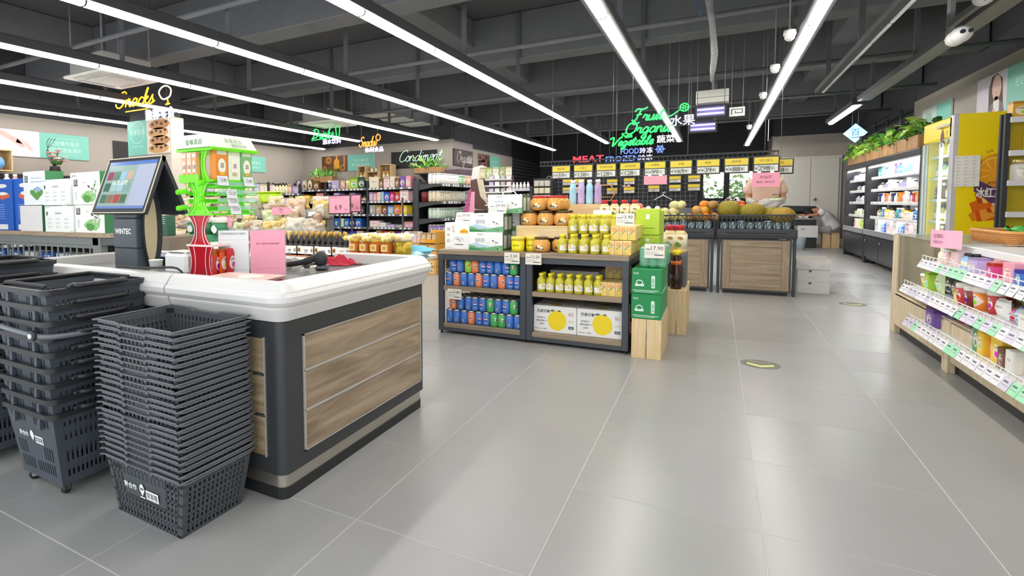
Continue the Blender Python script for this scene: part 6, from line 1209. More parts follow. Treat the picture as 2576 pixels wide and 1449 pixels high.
def milkside(t, w, d, h):
    s_ = put('green_side', MB().box(w/2, w/2+.002, -d/2, d/2, 0, h, mat('4d6848', .5)), t); b = MB()
    for k in range(2): b.box(w/2+.002, w/2+.004, -d/2+d*(.1+.47*k), -d/2+d*(.42+.47*k), h*.12, h*.82, mat('cfd2c8', .5))
    put('side_print', b, s_)
MB_ = [(-.742, 3.82, .945, 'lowest of the landscape milk carton stack'), (-.738, 3.83, 1.147, 'second in the landscape milk carton stack'), (-.565, 3.93, 1.349, 'topmost of the landscape stack, with a handle')]
for x, y, z, nm in MB_:
    t = carton('milk_carton', 'white cow-and-hills milk carton, ' + nm, 'carton', (.385, .3, .2), (x, y-.0, z), 0, 'f3f4f3', art_milkbox); milkside(t, .385, .3, .2)
put('carrying_handle', MB().tube(smooth_path([(-.08, 0, .2), (-.05, 0, .235), (.05, 0, .235), (.08, 0, .2)]), .006, WHT, 6), t)
for k, (z, y) in enumerate(((.945, 4.14), (1.147, 4.14))): t = carton('milk_carton', 'white and green milk carton behind the landscape stack, %s' % ('lower' if k == 0 else 'upper'), 'carton', (.385, .28, .2), (-.66, y, z), 0, 'f0f1f0', art_milkbox); milkside(t, .385, .28, .2)
def art_pure(b, O, w, h, d):
    for k, ch in enumerate('纯牛奶'): b.text(ch, O(.15, .76-.22*k), X, Z, .13*h, mat('55585c', .5), bold=-.005)
    b.text('珍', O(.35, .82), X, Z, .13*h, mat('c0a890', .5)); b.text('硒', O(.35, .68), X, Z, .1*h, mat('c0a890', .5))
    b.flat([(-.16*w, -.06*h), (.16*w, -.06*h), (.16*w, .04*h), (0, .11*h), (-.16*w, .04*h)], O(.78, .67), X, Z, mat('f2b62a', .5)); b.text('山野1号', O(.78, .67, .003), X, Z, .04*h, mat('8a4a1a', .5), width=.25*w)
    b.tube([O(.28+.03*k, .3+.18*math.sin(k*PI/17), .001) for k in range(18)], .0015, mat('b8bec2', .5), 4); b.flat([(-.2*w, .1*h), (-.05*w, .19*h), (.05*w, .12*h), (.14*w, .17*h), (.24*w, .08*h)], O(.58, .28), X, Z, mat('d9dfe2', .5)); cow(b, O(.6, .28, .004), .2*w); b.flat([(-.22*w, 0), (.18*w, 0), (.14*w, -.03*h), (-.16*w, -.03*h)], O(.6, .2, .003), X, Z, mat('6a7074', .5)); b.flat(rect(0, .25*w, 0, .015*h), O(.05, .07), X, Z, mat('9a9ea2', .5))
carton('milk_carton', 'white upright milk carton with vertical characters and a yellow badge, shelf top corner', 'carton', (.297, .2, .3), (-1.085, 3.79, .945), 0, 'f2f2f1', art_pure)
carton('milk_carton', 'plain side of a second upright milk carton behind the yellow badge one', 'carton', (.297, .2, .3), (-1.06, 4.0, .945), 0, 'ebebea', lambda b, O, w, h, d: None)
ptag('price tag reading 39.90 leaning on the upright milk carton', -1.02, 1.30, '39.90', 3.74, .2, .13, -.5)
ptag('price tag reading 29.90 leaning on the landscape milk cartons', -.62, 1.405, '29.90', 3.72, .2, .13, -.45)
# jars
PEACH = mat('dda338', .12, var=.25, scale=16); prof = [(.06, 0), (.085, .02), (.09, .06), (.088, .1), (.066, .128), (.06, .136)]
pj_ = MB().lathe(prof, PEACH, 18)
for k in range(9): a = k*.7; pj_.ball((.052*math.cos(a), .052*math.sin(a), .045+.02*(k % 3)), (.038, .038, .034), mat('f2bd4c', .2, var=.12), 8, 5)
pb = pj_.mesh('jar_body'); gl = MB().lathe([(r*1.03+.003, z) for r, z in prof], clear('fff0d0', .1, .05), 16).mesh('glass')
lp = MB(); f = cylf(.0945, 0); f1 = cylf(.0955, 0); lp.add([f(p[0], p[1]) for p in [(.042*math.cos(k*PI/10), .028+.055*math.sin(k*PI/10)) for k in range(11)]], [tuple(range(11))], mat('3a3430', .4)); lp.add([f1(p[0], p[1]) for p in circ(.022, 12, 0, .068)], [tuple(range(12))], mat('f2dca0', .4)); lp.add([f1(p[0], p[1]) for p in circ(.012, 10, .026, .05)], [tuple(range(10))], mat('f4eedc', .4)); lp.add([f1(*p) for p in rect(-.034, .034, .03, .036)], [(0, 1, 2, 3)], mat('d8cfc0', .4)); lp = lp.mesh('jar_label')
lids = {c: MB().lathe([(.066, .133), (.068, .155), (.062, .158), (0, .158)], mat(h, .35, metal=m), 16).mesh('lid') for c, h, m in (('brown', '5a4a30', .4), ('red', 'c8383a', 0))}
def pjar(loc, label, lid='brown', rz=0):
    t = thing('peach_jar', label, 'jar', loc, rz, 'jars of yellow peaches'); put('jar_body', pb, t); put('glass', gl, t); put('jar_label', lp, t); put('lid', lids[lid], t); return t
pjar((-.155, 3.73, .945), 'amber peach jar on the shelf top left of the juice bottles'); pjar((.02, 3.83, .945), 'amber peach jar half hidden behind the front juice bottles')
t = thing('wooden_riser', 'pine box riser carrying the peach jars', 'riser', (-.175, 4.0, .945)); put('front_board', MB().box(-.27, .27, -.2, -.185, .14, .27, PINEX, ch=.003), t); put('side_board', MB().box(-.27, -.255, -.185, .2, 0, .27, PINEX), t); put('side_board', MB().box(.255, .27, -.185, .2, 0, .27, PINEX), t); put('top_board', MB().box(-.255, .255, -.185, .2, .25, .27, PINEX), t); put('back_board', MB().box(-.27, .27, .185, .2, 0, .25, PINEX), t)
for k in range(3): pjar((-.33+.175*k, 3.9, 1.215), 'amber peach jar on the pine riser, %s from the left' % ORD(k), 'brown', .2*k-.2); pjar((-.33+.175*k, 4.08, 1.215), 'amber peach jar on the riser, back row, %s from the left' % ORD(k))
for k in range(2): pjar((-.24+.18*k, 3.93, 1.374), 'red-lidded peach jar on the second layer, %s from the left' % ORD(k), 'red'); pjar((-.22+.18*k, 4.1, 1.374), 'red-lidded peach jar, second layer back, %s from the left' % ORD(k), 'red')
YJ = MB().lathe([(.06, 0), (.068, .01), (.068, .12)], mat('e8d428', .25, var=.1), 16).mesh('jar_body'); YLd = MB().lathe([(.071, .12), (.072, .155), (.068, .158), (0, .158)], mat('f0dc5a', .4), 16).mesh('lid')
yl = MB(); f = cylf(.0688, 0); [yl.add([f(*p) for p in rect(-.06+.02*k, -.04+.02*k, .03, .1)], [(0, 1, 2, 3)], mat('f4ee1e', .4)) for k in range(6)]; yl.text('蜂蜜 柚子', (0, 0, 0), X, Z, .02, mat('4a5a2a', .4), width=.07, f=cylf(.0695, .065)); yl = yl.mesh('jar_label')
for k, (x, y) in enumerate(((-.40, 3.72), (-.27, 3.80))):
    t = thing('honey_jar', 'yellow jar with pale yellow lid on the can shelf top, %s' % ('front one' if k == 0 else 'rear one'), 'jar', (x, y, .945)); put('jar_body', YJ, t); put('jar_label', yl, t); put('lid', YLd, t)
# rear of the shelf top: riser, bottles, lime boxes
t = thing('wooden_riser', 'pine box riser with coloured flasks on top', 'riser', (.095, 4.75, .945)); put('front_board', MB().box(-.21, .21, -.2, -.185, .34, .49, PINEX, ch=.003), t)
for x in (-.21, .195): put('side_board', MB().box(x, x+.015, -.185, .2, 0, .49, PINEX), t)
put('top_board', MB().box(-.195, .195, -.185, .2, .47, .49, PINEX), t)
for k, (c, nm) in enumerate((('a8d4e8', 'sky blue'), ('c4b0d8', 'lilac'), ('a8d8ec', 'pale blue'), ('b8a0cc', 'violet'))):
    t = thing('detergent_bottle', '%s detergent bottle with a white cap on the pine riser, %s from the left' % (nm, ORD(k)), 'bottle', (-.04+.092*k, 4.66, 1.435)); put('bottle_body', MB().lathe([(.036, 0), (.04, .02), (.04, .1), (.036, .14), (.038, .2), (.024, .235), (.02, .25)], mat(c, .35, var=.06), 12), t); put('handle_hollow', MB().box(-.008, .008, -.042, -.036, .08, .19, mat(c, .6, var=.3), ch=.004), t); put('cap', MB().lathe([(.026, .245), (.026, .275), (.02, .28), (0, .28)], WHT, 10), t)
OILC = mat('e8d8a0', .2, var=.15)
def oil(loc, label, s=1):
    t = thing('oil_bottle', label, 'bottle', loc); t.scale = (s, s, s); put('bottle_body', MB().lathe([(.045, 0), (.05, .01), (.05, .07), (.045, .085), (.05, .1), (.05, .14), (.03, .165), (.026, .17)], OILC, 12), t); put('cap', MB().lathe([(.03, .168), (.032, .2), (.028, .208), (0, .208)], mat('c8283a', .35), 12), t, label='red cap'); put('bottle_label', MB().lathe([(.0506, .03), (.0506, .135)], mat('efe6c8', .4), 12).flat(blob(.02, 8, .3, 2, -.01, .06), (0, -.0516, 0), X, Z, mat('5a8a3a', .4)).flat(blob(.02, 9, .2, 4, .005, .11, .012), (0, -.0516, 0), X, Z, mat('c08a4a', .4)), t); return t
t = thing('wooden_riser', 'pine box riser under the red-capped bottles', 'riser', (.5, 4.7, .945)); put('front_board', MB().box(-.22, .2, -.26, -.245, 0, .325, PINEX), t); put('top_board', MB().box(-.22, .2, -.245, .2, .305, .325, PINEX), t); put('side_board', MB().box(-.22, -.205, -.245, .2, 0, .305, PINEX), t); put('side_board', MB().box(.185, .2, -.245, .2, 0, .305, PINEX), t)
for k in range(4): oil((.335+.103*k, 4.5, 1.27), 'cooking oil bottle with a red cap behind the juice, %s from the left' % ORD(k))
t = thing('paper_sign', 'blank white paper sign standing behind the juice bottles', 'sign', (.385, 4.05, 1.27)); put('card', MB().box(-.09, .09, -.003, 0, 0, .105, WHT), t, rot=(-.2, 0, 0)); put('stand', MB().box(-.01, .01, 0, .04, 0, .06, WHT), t)
LIMEB = mat('b8d83a', .4, var=.1)
for k, (x, y, z, h_) in enumerate(((.87, 4.5, .945, .16), (.87, 4.5, 1.11, .27), (.88, 4.75, .945, .16), (.88, 4.75, 1.11, .25))):
    t = carton('drink_carton', 'lime green drink carton by the right end of the shelf, %s' % ('front lower', 'front upper', 'rear lower', 'rear upper')[k], 'carton', (.22, .2, h_), (x-.08, y-.1, z), 0, 'b8d83a', lambda b, O, w, h, d: (b.flat(rect(-.08*w, .08*w, -.1*h, .1*h), O(.5, .7), X, Z, mat('f0f4e0', .5)), b.flat(rect(-.3*w, .3*w, 0, .03*h), O(.5, .25), X, Z, mat('7fa02a', .5))))
put('neck_cluster', MB().ball((-.04, 0, .27), (.03, .03, .03), WHT, 7, 4).ball((.05, 0, .27), (.03, .03, .03), WHT, 7, 4), t)
# ---- beer cartons on pine crates
def pine_box(label, x0, x1, y0, y1, h, n):
    t = thing('pine_crate', label, 'crate', ((x0+x1)/2, y0, 0)); w_, d = x1-x0, y1-y0
    for k in range(n): put('plank', MB().box(-w_/2+k*w_/n+.004, -w_/2+(k+1)*w_/n-.004, 0, .015, 0, h, PINE, ch=.002), t)
    m = max(2, int(d/.18))
    for k in range(m):
        put('plank', MB().box(w_/2-.015, w_/2, .016+k*(d-.02)/m+.003, .016+(k+1)*(d-.02)/m-.003, 0, h, PINE, ch=.002), t); put('plank', MB().box(-w_/2, -w_/2+.015, .016+k*(d-.02)/m+.003, .016+(k+1)*(d-.02)/m-.003, 0, h, PINE, ch=.002), t)
    put('top_panel', MB().box(-w_/2+.015, w_/2-.015, .016, d-.01, h-.02, h, PINEX), t); return t
pine_box('front pine plank crate under the green beer cartons', .74, .995, 3.53, 4.3, .37, 2)
pine_box('second pine plank crate behind, under the dark sauce bottles', .86, 1.14, 4.72, 5.6, .49, 3)
BEERG = '1f8a4c'; MINT = mat('d6efe0', .5)
def art_beer(b, O, w, h, d):
    b.flat(circ(.12*w, 14, 0, 0, .11*h), O(.27, .46), X, Z, MINT); b.flat(rect(-.15*w, .15*w, -.05*h, .05*h), O(.27, .36, .003), X, Z, MINT); b.flat(circ(.09*w, 12, 0, 0, .07*h), O(.27, .46, .0035), X, Z, mat(BEERG, .5))
    b.flat([(-.06*w, -.25*h), (.06*w, -.25*h), (.06*w, .2*h), (.035*w, .25*h), (-.035*w, .25*h), (-.06*w, .2*h)], O(.72, .5), X, Z, MINT); b.text('纯生', O(.72, .45, .003), Z*-1, X, .08*w, mat(BEERG, .5), width=.35*h); b.flat(rect(-.45*w, .4*w, 0, .025*h), O(.5, .13), X, Z, MINT); b.flat(rect(-.4*w, .3*w, 0, .018*h), O(.5, .08), X, Z, MINT)
    b.text('啤酒', O(.15, .82), X, Z, .09*h, MINT)
    for k in range(7): b.tube([O(.05+.14*k+.03*math.cos(a), .92+.06*math.sin(a), .0005) for a in [i*.7 for i in range(9)]], .0012, mat('2fa060', .5), 4)
def beer_side(t, w, d, h):
    b = MB()
    for k in range(2): b.box(w/2, w/2+.001, -d/2+d*(.15+.45*k), -d/2+d*(.35+.45*k), h*.15, h*.85, mat('3f9a64', .5))
    b.box(w/2, w/2+.0012, -d/2, d/2, h*.05, h*.08, MINT); put('side_print', b, t)
for r in range(2):
    for j in range(3):
        t = carton('beer_carton', 'green beer carton with white print, %s layer, %s from the front' % (('lower', 'upper')[r], ORD(j)), 'carton', (.253, .235, .232), (.862, 3.655+.24*j, .37+.234*r), 0, BEERG, art_beer); beer_side(t, .253, .235, .232)
gc = lathe_can(mat('4fae7c', .2, var=.2), r=.036, h=.19).mesh('can')
for j in range(2):
    t = thing('can_pack', 'film-wrapped pack of pale green cans on the beer cartons, %s' % ('front' if j == 0 else 'rear'), 'can pack', (.9, 3.66+.3*j, .838))
    for i in range(3):
        for q in range(3): put('can', gc, t, (-.075+.075*i, .04+.075*q, 0))
    put('shrink_film', MB().box(-.115, .115, 0, .24, .004, .2, clear('bfeadb', .3, .12), ch=.02), t)
ptag('price tag reading 17.90 in front of the wrapped green cans', .92, 1.0, '17.90', 3.6, .17, .13)
for k in range(2):
    t = thing('sauce_bottle', 'dark sauce bottle with a yellow cap on the second pine crate, %s' % ('front' if k == 0 else 'rear'), 'bottle', (1.03, 4.84+.16*k, .49)); put('bottle_body', MB().lathe([(.055, 0), (.06, .02), (.06, .2), (.045, .25), (.05, .3), (.03, .36), (.028, .38)], mat('3a1d14', .15, var=.3), 12), t); put('bottle_label', MB().lathe([(.0605, .06), (.0605, .16)], mat('2a1a14', .5), 12), t); put('band', MB().lathe([(.05, .27), (.052, .31)], mat('d8703a', .4), 12), t); put('cap', MB().lathe([(.04, .375), (.045, .41), (.03, .42), (0, .42)], mat('f0d030', .4), 9).box(-.06, .06, -.01, .01, .4, .415, mat('f0d030', .4)), t)
for k in range(2): oil((.95+.1*k, 5.1, .875), 'tall oil bottle with a red cap behind the green cans, %s' % ('left' if k == 0 else 'right'), 1.5)
t = thing('plinth_box', 'grey plinth carrying the tall red-capped bottles', 'plinth', (1.0, 5.14, .49)); put('top', MB().box(-.12, .12, -.14, .3, .36, .385, mat('77797c', .5)), t); put('side', MB().box(-.12, .12, -.14, -.12, 0, .36, mat('66686b', .5)).box(-.12, -.1, -.12, .3, 0, .36, mat('66686b', .5)).box(.1, .12, -.12, .3, 0, .36, mat('66686b', .5)), t)
# arrow stickers on the floor
for k, (x, y, nm) in enumerate(((1.762, 3.83, 'nearer'), (3.05, 7.86, 'farther'))):
    t = thing('floor_sticker', 'round grey floor sticker with a pale yellow arrow, the %s one' % nm, 'sticker', (x, y, 0)); put('disc', MB().prism(circ(.15, 28), (0, 0, .0005), X, Y, .001, mat('77776a', .6)), t); put('arrow', MB().flat([(-.1, .02), (0, -.05), (.1, .02), (.1, -.04), (0, -.11), (-.1, -.04)], (0, 0, .0022), X, Y, mat('e2e58a', .5)), t)
    b = MB(); b.text('请保持距离', (0, .07, .0022), X, Y, .035, mat('b8b89a', .6), width=.17); put('lettering', b, t)
# ================================================================== FRUIT STANDS
STW = wood('ab9880', '8b7862', 0, 2.4, .55); STV = wood('ab9880', '8b7862', 2, 2.4, .55)
def stand(label, x0, x1):
    w_ = x1-x0; h = w_/2; t = thing('fruit_stand', label, 'stand', ((x0+x1)/2, 8.2, 0)); K = mat('37393e', .5)
    for x in (-h+.01, h-.05):
        for y in (.0, .85): put('post', MB().box(x, x+.04, y, y+.04, 0, .9, K, ch=.004), t)
    put('ledge', MB().box(-h, h, -.03, .9, .87, .91, K, ch=.012).box(-h, h, -.03, .0, .9, 1.01, K, ch=.01).box(-h, -h+.03, 0, .9, .9, 1.01, K).box(h-.03, h, 0, .9, .9, 1.01, K), t)
    put('handle_slot', MB().box(-h+.12, h-.12, -.034, -.03, .935, .975, mat('4d5055', .4)).box(-h+.125, h-.125, -.036, -.03, .94, .97, mat('232427', .6)), t)
    d_ = put('cabinet_front', MB().box(-h+.06, h-.06, .02, .05, .05, .86, mat('54565a', .5)), t)
    a, b = -h+.085, h-.085
    for nm, q, m in (('stile', (a, a+.1, .0, .02, .075, .84), STV), ('stile', (b-.1, b, .0, .02, .075, .84), STV), ('frame_rail', (a+.1, b-.1, .0, .02, .075, .17, ), STW), ('frame_rail', (a+.1, b-.1, .0, .02, .74, .84), STW), ('inner_panel', (a+.1, b-.1, .01, .02, .17, .74), STW)): put(nm, MB().box(*q, m, ch=.003), d_)
    put('plinth', MB().box(-h+.1, h-.1, .05, .8, .0, .06, BLK), t)
    put('display_board', MB().hexa([(-h+.03, .42, 1.0), (h-.03, .42, 1.0), (h-.03, .9, 1.0), (-h+.03, .9, 1.0), (-h+.03, .42, 1.16), (h-.03, .42, 1.16), (h-.03, .9, 1.34), (-h+.03, .9, 1.34)], mat('2f3135', .6)), t)
    return t
stand('right wood-panelled black fruit stand under the melons', 1.414, 2.443)
stand('left wood-panelled black fruit stand partly behind the green beer cartons', .36, 1.384)
stand('third fruit stand hidden behind the beverage shelf', -.69, .33)
CRT = mat('33363b', .45); PALEB = mat('b4cbd4', .45, var=.15)
def tray(label, x0, x1):
    w_ = x1-x0; h = w_/2; t = thing('fruit_crate', label, 'crate', ((x0+x1)/2, 8.21, 1.0)); fr = MB()
    F_ = [(-h, 0, .0), (h, 0, .0), (h, 0, .24), (-h, 0, .24)]; n = max(6, int(w_/.055))
    for (P) in (F_, [(h, .38, 0), (-h, .38, 0), (-h, .38, .24), (h, .38, .24)]):
        fr.slab(P, 0, 1, 0, .06, .012, CRT).slab(P, 0, 1, .9, 1, .014, CRT).slab(P, 0, 1, .5, .54, .01, CRT)
        for k in range(n+1): u = k/n; fr.slab(P, max(0, u-.006), min(1, u+.006), 0, 1, .01, CRT)
        for k in range(n):
            a, b = Vector(P[0]).lerp(Vector(P[1]), k/n), Vector(P[0]).lerp(Vector(P[1]), (k+1)/n); 
            fr.tube([a+Z*.02, b+Z*.125], .004, CRT, 4).tube([a+Z*.23, b+Z*.135], .004, CRT, 4)
    for sx in (-1, 1):
        P = [(sx*h, 0, 0), (sx*h, .38, 0), (sx*h, .38, .24), (sx*h, 0, .24)]; fr.slab(P, 0, 1, 0, .06, .01, CRT).slab(P, 0, 1, .9, 1, .012, CRT)
        for k in range(8): fr.slab(P, k/7-.015 if k else 0, min(1, k/7+.015), 0, 1, .008, CRT)
    put('crate_body', fr, t); put('crate_floor', MB().box(-h, h, 0, .38, 0, .012, CRT), t)
    for k in range(int(w_/.115)): put('foam_block', MB().box(-h+.03+k*.115, -h+.13+k*.115, .03, .2, .013, .11+.015*(k % 3), PALEB, ch=.012), t)
    return t
tray('black lattice plastic crate under the melons', 1.43, 2.4); tray('black lattice plastic crate under the oranges', .63, 1.38); tray('black lattice plastic crate under the foam-wrapped pears', -.15, .58)
RF = random.Random(21)
def fruitm(c, n=12, k=8, f=None, rough=.4, sc=30, var=.15): return MB().ball((0, 0, 1), 1, mat(c, rough, var=var, scale=sc), n, k, f).lathe([(.08, 1.9), (.05, 2.12), (0, 2.12)], mat('5a4a2a', .7), 5).mesh('fruit')
ORN, MAN, KIW, PEA, PNK, PER = fruitm('ea8a1e'), fruitm('e2a43a', f=lambda d: 1+.12*d.x), fruitm('b08a4a'), fruitm('e8dc8a', f=lambda d: 1-.18*max(0, d.z)), fruitm('e88a78', f=lambda d: 1+.1*d.x), fruitm('f0763a', f=lambda d: 1-.2*abs(d.z))
NET = clear('f4f2ea', .35, .4)
def pile(nm, kinds, x0, x1, n, group, lab, y0=8.27, y1=8.52, zb=1.14, rows=3, r=.066, net=False):
    k = 0
    for lay in range(rows):
        m = max(2, n-lay*2); dx = (x1-x0)/n
        for row in range(2):
            for i in range(m):
                x = x0+dx*(i+.5)+lay*dx+RF.uniform(-.008, .008); y = y0+.02+.115*row+.045*lay; me, kn = kinds[RF.randrange(len(kinds))]; s_ = r*RF.uniform(.9, 1.08)
                o = one(nm, me, '%s, %s from left, %s row, %s layer %s' % (kn, ORD(i), ('front', 'back')[row], ('lower', 'middle', 'top')[lay], lab), 'fruit', (x, y, zb+lay*.1), RF.uniform(0, 6), group, rot=(RF.uniform(-.5, .5), RF.uniform(-.5, .5), RF.uniform(0, 6)), scale=s_)
                if net and lay: put('foam_net', MB().ball((0, 0, .8), 1.08, NET, 8, 5).mesh('foam_net') if k == 0 else FN, o) if k == 0 else put('foam_net', FN, o)
                k += 1
FN = MB().ball((0, 0, .7), (1.1, 1.1, .8), NET, 8, 5).mesh('foam_net')
pile('pear', [(PEA, 'pale yellow pear')], .5, .96, 4, 'foam-wrapped pears', 'of the pear pile', net=True)
pile('orange', [(ORN, 'orange'), (KIW, 'brown kiwi pear'), (MAN, 'yellow mango'), (KIW, 'brown snow pear')], .98, 1.41, 4, 'oranges and mangoes', 'of the orange pile')
pile('peach', [(PNK, 'pink peach')], -.6, -.2, 3, 'pink peaches', 'of the peach pile', y0=8.4, zb=1.17, rows=2, r=.062)
for k in range(7): one('peach', PNK, 'pink fruit at the back of the stand above the lime cartons, %s from the left' % ORD(k), 'fruit', (.05+.09*(k % 4), 8.62+.08*(k//4), 1.24+.07*(k//4)), k, 'pink fruit', scale=.06)
# netted melons
MEL = mat('96841f', .6, var=.45, scale=38, bump=.6); MELB = mat('b08a2c', .6, var=.45, scale=38, bump=.6)
def melon(label, x, y, z, rx, rz_, m, tilt=0):
    t = thing('netted_melon', label, 'melon', (x, y, z), tilt); put('flesh', MB().ball((0, 0, rz_), (rx, rz_*1.02, rz_), m, 20, 14, lambda d: 1+.012*math.sin(9*math.atan2(d.y, d.x))), t)
    nt_ = MB(); Rn = random.Random(int(x*100))
    for k in range(16): a = k*PI/8; nt_.tube([(rx*1.006*math.sin(q)*math.cos(a+.15*math.sin(5*q+k)), rz_*1.026*math.sin(q)*math.sin(a+.15*math.sin(5*q+k)), rz_-rz_*1.006*math.cos(q)) for q in [PI*j/14 for j in range(1, 14)]], .0025, mat('b8ac5c', .7), 3)
    put('netting', nt_, t, kind='stuff'); put('stalk', MB().lathe([(.02, 0), (.012, .04), (.016, .05), (0, .05)], mat('8a8a4a', .7), 6, axis=0), t, (rx*.98, 0, rz_)); return t
melon('large yellow-green netted melon at the left of the melon row', 1.57, 8.4, 1.19, .16, .135, MEL); melon('yellow-green netted melon, second in the row, beside the largest', 1.89, 8.4, 1.17, .19, .12, MEL, .2); melon('small netted melon, third in the row', 2.13, 8.44, 1.15, .11, .1, MEL, .5); melon('orange-tinted netted melon at the right end of the row', 2.27, 8.36, 1.1, .16, .125, MELB, -.2)
for k in range(6): one('persimmon', PER, 'orange persimmon heaped behind the melons, %s from the left' % ORD(k), 'fruit', (1.68+.075*(k % 4), 8.72+.07*(k//4), 1.32+.05*(k//4)), k, 'persimmons', scale=.048)
for q, (x, z, nm) in enumerate(((1.42, 1.36, 'left of the plastic-wrapped fruit'), (1.27, 1.33, 'over the orange pile'), (1.78, 1.24, 'between the melons'), (1.57, 1.4, 'on the highest heap by the window'))):
    t = thing('grape_bunch', 'bunch of dark grapes ' + nm, 'grapes', (x, 8.74 if q != 2 else 8.56, z)); Rn = random.Random(q); gm = MB()
    for k in range(26): gm.ball((Rn.gauss(0, .05), Rn.gauss(0, .035), .04+Rn.gauss(0, .022)), .02, mat('2e1f2e', .3, var=.3), 6, 4)
    put('grapes', gm, t, kind='stuff'); put('stalk', MB().tube([(0, 0, .06), (.01, 0, .11)], .006, mat('6a6a3a', .7), 4), t)
for q, (x, z) in enumerate(((1.36, 1.3), (1.63, 1.36))): t = thing('wrapped_fruit', 'white plastic-wrapped fruit on the back of the stand, %s one' % ('left' if q == 0 else 'right'), 'wrapped fruit', (x, 8.8, z)); v, f = pouch_mesh(60+q, .2, .14, .16, lumpy=.3); put('wrapper', MB().add(v, f, clear('ffffff', .6, .2), True), t); put('fruit', MB().ball((0, 0, .06), (.06, .05, .05), mat('b04a5a', .4), 8, 5), t)
# ================================================================== PRICE RAIL
t = thing('hanging_rail', 'long black hanging lattice rail carrying the big price boards', 'rail', (.375, 8.45, 2.15)); lt = MB()
lt.box(-1.83, 1.83, -.02, .02, .05, .075, BLK).box(-1.83, 1.83, -.02, .02, -.02, .0, BLK)
for k in range(56): lt.box(-1.82+k*.0662, -1.81+k*.0662, -.008, .008, 0, .05, BLK)
put('lattice_beam', lt, t)
for x in (-1.6, -.5, .6, 1.65): put('hanger', MB().tube([(x, 0, .07), (x, 0, 2.6)], .004, GREY, 5), t)
for k in range(9): put('hook', MB().tube([(-1.56+.3875*k, -.02, -.02), (-1.56+.3875*k, -.03, -.04), (-1.56+.3875*k, -.03, -.06)], .006, STEEL, 5), t)
BYEL = mat('e3c832', .28, var=.12, scale=14, bump=.25)
def board_tag(nm, label, x, y, z, w, h, digits, grp=None, name=None, small=False):
    t = thing('price_board', label, 'price board', (x, y, z), 0, grp); put('frame', MB().box(-w/2, w/2, -.012, .012, 0, h, mat('3a3b3d', .5), ch=.008), t)
    put('yellow_card', MB().box(-w/2+.018, w/2-.018, -.017, -.012, h*.52, h-.018, BYEL), t); n = len(digits); b = MB(); d = MB(); L = (w-.04)/n
    for i, ch in enumerate(digits):
        d.box(-w/2+.02+i*L+.002, -w/2+.02+(i+1)*L-.002, -.017, -.012, .02, h*.46, mat('e2e2dc', .4, var=.02))
        if ch.strip(): b.text(ch, (-w/2+.02+(i+.5)*L, -.019, .02+(h*.46-.02)/2), X, Z, (h*.46)*(.62 if (ch != '¥' and i < n-2) else .42), INK)
    put('digit_strip', d, t)
    if name: b.text(name, (0, -.019, h*.74), X, Z, h*.16, mat('8a7418', .5))
    put('lettering', b, t); return t
dg = ['¥¥59 0 ', '¥1380 ', '¥1280 ', '¥1280 ', '¥¥990 ', '¥¥698 ', '¥¥398 ', '¥¥888 ', '¥2980 ']; nmz = ['皇冠梨', '红富士', '突尼斯石榴', '阳光玫瑰', '砂糖橘', '丑橘', '雪梨', '奇异果', '进口香瓜']
for k in range(9): board_tag('', 'big price board with a glossy yellow card on the hanging rail, %s from the left' % ORD(k), -1.055+.3875*k, 8.42, 1.888, .345, .252, dg[k].replace('59 0', '590'), 'big price boards', nmz[k])
put('hanger', MB().tube([(0, 0, .25), (0, 0, 2.88)], .003, GREY, 5), board_tag('', 'price board half hidden behind the right end of the rail', 2.26, 8.85, 1.87, .345, .25, '¥1580 ', None, '香梨'))
def pinkcard(label, x, z, w, h, lines, y=8.4):
    t = thing('price_card', label, 'price card', (x, y, z)); put('card', MB().box(-w/2, w/2, -.003, .002, 0, h, PINK), t); b = MB()
    for s_, v, hh in lines: b.text(s_, (0, -.0045, h*v), X, Z, hh, mat('6a3050', .5))
    if lines: put('lettering', b, t)
    put('clip', MB().box(-w*.32, -w*.18, -.01, .006, h-.012, h+.02, WHT).box(w*.15, w*.3, -.01, .006, h-.012, h+.02, WHT), t)
pinkcard('pink handwritten price card hanging below the rightmost price board', 2.045, 1.665, .35, .222, [('水仙芒', .68, .05), ('特价1.98元/斤', .34, .038)])
pinkcard('blank pink card hanging below the middle price boards', .505, 1.745, .35, .15, [])
t = thing('grid_panel', 'black wire grid panel hung with small price boards behind the fruit', 'grid panel', (-.4, 11.25, 1.2)); gm = MB()
for k in range(33): gm.box(-1.47+.09*k, -1.462+.09*k, -.004, .004, 0, .95, mat('6c7074', .4))
for k in range(11): gm.box(-1.47, 1.42, -.009, -.001, .09*k, .09*k+.008, mat('6c7074', .4))
put('wire_lattice', gm, t); put('frame', MB().box(-1.5, -1.46, -.02, .02, -1.2, .97, BLK).box(1.41, 1.45, -.02, .02, -1.2, .97, BLK).box(-1.46, 1.41, -.015, .015, .94, .97, BLK), t); put('backing', MB().box(-1.46, 1.41, .03, .05, -1.0, .94, mat('26272b', .6)), t)
sc_ = [(-1.565, 1.84), (-1.565, 1.655), (-1.3, 1.84), (-1.3, 1.655), (-.6, 1.81), (-.6, 1.62), (-.25, 1.825), (-.25, 1.63), (.24, 1.65), (.64, 1.835), (.64, 1.655), (.99, 1.84), (.99, 1.66)]
for k, (x, z) in enumerate(sc_): board_tag('', 'small price board on the wire grid, %s' % (('upper' if z > 1.75 else 'lower')+' row, '+ORD(k//2 if k < 8 else (k+1)//2)+' from the left'), x-.0, 11.22, z, .25, .165, '¥%d%d0 ' % (1+k % 3, k % 10), 'small price boards')
pinkcard('small red and pink strip under an upper small price board', -.3, 1.79, .18, .02, [], 11.2)
